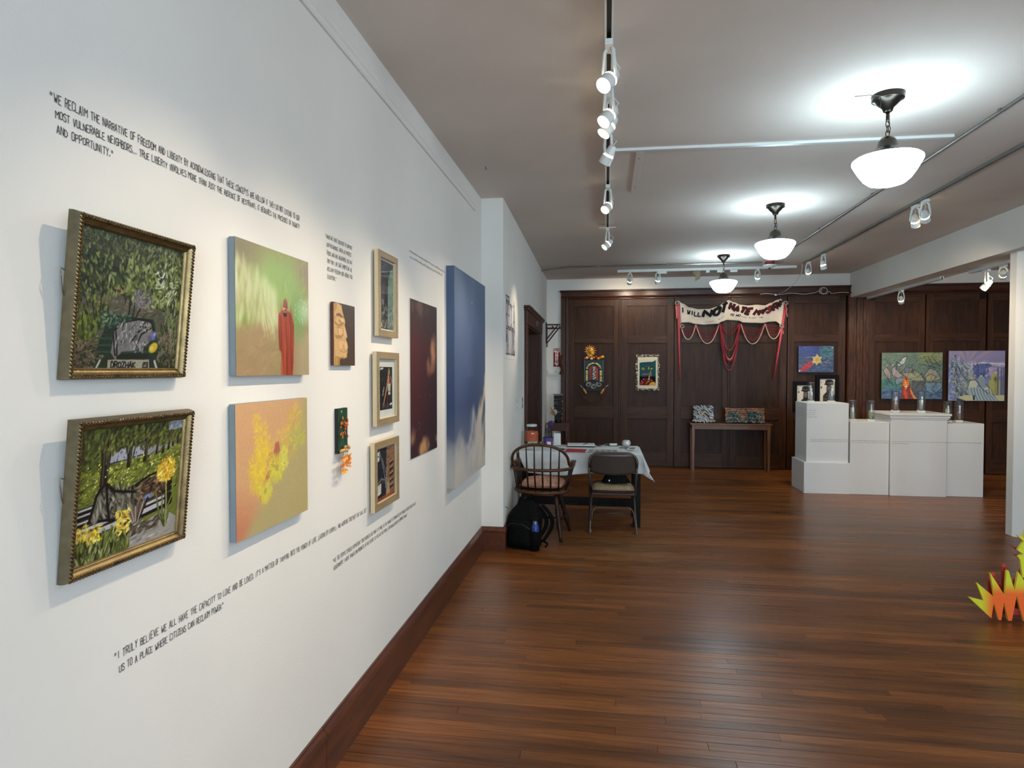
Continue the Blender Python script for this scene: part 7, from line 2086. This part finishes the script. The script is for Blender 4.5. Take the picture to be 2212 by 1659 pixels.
t = thing('fire_sign', 'red and white fire extinguisher arrow sign beside the door casing', 'sign', (.262, YB - .001, 1.605))
c = Cv(44, 120, (.55, .07, .09), 3)
c.poly([(.06, .80), (.94, .80), (.94, .97), (.5, .94), (.06, .97)], (.93, .88, .85)); c.poly([(.28, .82), (.72, .82), (.72, .20), (.90, .20), (.5, .03), (.10, .20), (.28, .20)], (.93, .88, .85))
c.text('FIRE', .14, .86, .845, .075, .05, (.55, .08, .10), 0)
for k, ch in enumerate('EXTINGUISHER'):
    v = .745 - k * .05
    for pl in glyph(ch): c.line([(.40 + a * .2, v + b * .036) for a, b in pl], .035, (.50, .10, .10))
MB().box(-.054, .054, -.003, 0, 0, .295).build('plate', M['paper'], t)
canvas_mesh(c, 'sign_face', M['print'], .108, .295, -.004, 0, t)
t = thing('hook_rail', 'white painted hook board below the fire sign', 'hook rail', (.222, YB - .001, 1.462))
MB().box(-.112, .105, -.018, 0, .02, .105).build('board', M['wall'], t, bevel=.003)
MB().box(-.112, .105, -.03, 0, .0, .018).build('ledge', M['wall'], t, bevel=.003)
MB().tube([(.03, -.018, .06), (.03, -.05, .05), (.03, -.06, .07)], .005, 6).build('hook', M['greymetal'], t, smooth=True)

# ------------------------------------------------------------------ spiky painted sculpture standing on the floor
def spray_mat():
    m, nt, p = base_mat('spray_yellow_orange')
    at = nd(nt, 'ShaderNodeAttribute', attribute_name='spray')
    nz = nd(nt, 'ShaderNodeTexNoise'); nz.inputs['Scale'].default_value = 300
    ad = nd(nt, 'ShaderNodeMath', operation='MULTIPLY_ADD'); ad.inputs[1].default_value = .35
    nt.links.new(nz.outputs['Fac'], ad.inputs[0]); nt.links.new(at.outputs['Fac'], ad.inputs[2])
    r = nd(nt, 'ShaderNodeValToRGB')
    r.color_ramp.elements[0].position = .30; r.color_ramp.elements[1].position = .78
    r.color_ramp.elements[0].color = (*lin((.93, .38, .06)), 1); r.color_ramp.elements[1].color = (*lin((.80, .80, .10)), 1)
    nt.links.new(ad.outputs[0], r.inputs['Fac']); nt.links.new(r.outputs['Color'], p.inputs['Base Color'])
    p.inputs['Roughness'].default_value = .6
    return m
SPRAY = spray_mat()
EDGE_Y = mat('yellow_cut_edge', (.93, .84, .28), .6)
REDP = mat('coral_back_plate', (.80, .26, .20), .6)
REDD = mat('red_back_plate', (.58, .12, .08), .6)
t = thing('spiky_sculpture', 'spiky yellow and orange cut out sculpture standing on the floor', 'sculpture', (3.62, 4.25, 0))
def plate(poly, y0, y1, m, name, spray=None):
    """cut board: the face carries the sprayed fade as an attribute, the rim its own colour"""
    from mathutils.geometry import tessellate_polygon
    n = len(poly)
    tri = [[poly[i] for i in f] for f in tessellate_polygon([[Vector((a, b, 0)) for a, b in poly]])]
    for _ in range(3):                    # finer triangles so that the sprayed fade is smooth
        out = []
        for p, q, r in tri:
            pq, qr, rp = [((m[0] + k[0]) / 2, (m[1] + k[1]) / 2) for m, k in ((p, q), (q, r), (r, p))]
            out += [[p, pq, rp], [pq, q, qr], [rp, qr, r], [pq, qr, rp]]
        tri = out
    me = bpy.data.meshes.new(name)
    me.from_pydata([(a - 3.62, y0, b) for f in tri for a, b in f], [], [(3 * i, 3 * i + 1, 3 * i + 2) for i in range(len(tri))])
    if spray:
        at = me.attributes.new('spray', 'FLOAT', 'POINT')
        at.data.foreach_set('value', [spray(v.co.x + 3.62, v.co.z) for v in me.vertices])
    me.materials.append(m)
    o = bpy.data.objects.new(name, me); COL.objects.link(o); o.parent = t
    MB().add([(a - 3.62, y0 + .0006, b) for a, b in poly] + [(a - 3.62, y1, b) for a, b in poly], [tuple(range(n, 2 * n))] + [(i, (i + 1) % n, n + (i + 1) % n, n + i) for i in range(n)]).build('cut_edge', EDGE_Y if m is SPRAY else m, o)
    return o
BURST = [(3.430, .016), (3.345, .098), (3.300, .142), (3.385, .124), (3.340, .240), (3.445, .150), (3.418, .302), (3.505, .160), (3.510, .318), (3.522, .318), (3.558, .196), (3.575, .315), (3.62, .245), (3.655, .312), (3.69, .20), (3.735, .318), (3.745, .165), (3.83, .30), (3.80, .150), (3.905, .240), (3.86, .124), (3.945, .142), (3.90, .098), (3.815, .016),
         (3.79, .115), (3.765, .010), (3.745, .010), (3.72, .135), (3.695, .008), (3.672, .008), (3.645, .15), (3.630, .008), (3.610, .008), (3.570, .168), (3.545, .008), (3.525, .008), (3.500, .120), (3.486, .008), (3.472, .008), (3.443, .115)]
plate(BURST, -.008, .008, SPRAY, 'front_burst', lambda x, z: max(0, min(1, max((z - .16) / .14, (abs(x - 3.62) - .17) / .13))) )
BACKB = [(3.47, .008), (3.455, .23), (3.475, .232), (3.50, .16), (3.47, .258), (3.49, .262), (3.535, .15), (3.535, .318), (3.552, .318), (3.585, .18), (3.66, .33), (3.69, .16), (3.74, .29), (3.76, .15), (3.79, .22), (3.77, .008)]
plate(BACKB, .05, .062, REDD, 'back_burst')
plate([(x + .012, z + .01) for x, z in BACKB], .10, .112, REDP, 'back_burst')
STACK = [(3.60, .28), (3.585, .385), (3.570, .410), (3.600, .425), (3.568, .448), (3.60, .505), (3.565, .540), (3.60, .53), (3.62, .62), (3.64, .53), (3.68, .54), (3.645, .505), (3.675, .448), (3.645, .425), (3.675, .41), (3.655, .385), (3.645, .28)]
plate(STACK, -.010, .006, SPRAY, 'upright_spike', lambda x, z: 1.0)
plate([(3.552, .472), (3.60, .445), (3.60, .43)], .045, .057, REDP, 'side_spike'); plate([(3.567, .414), (3.61, .405), (3.61, .385)], .045, .057, REDP, 'side_spike')
plate([(3.69, .47), (3.64, .43), (3.64, .45)], .045, .057, REDP, 'side_spike')
MB().box(-.10, .10, .009, .112, .04, .08).build('spacer', REDD, t)
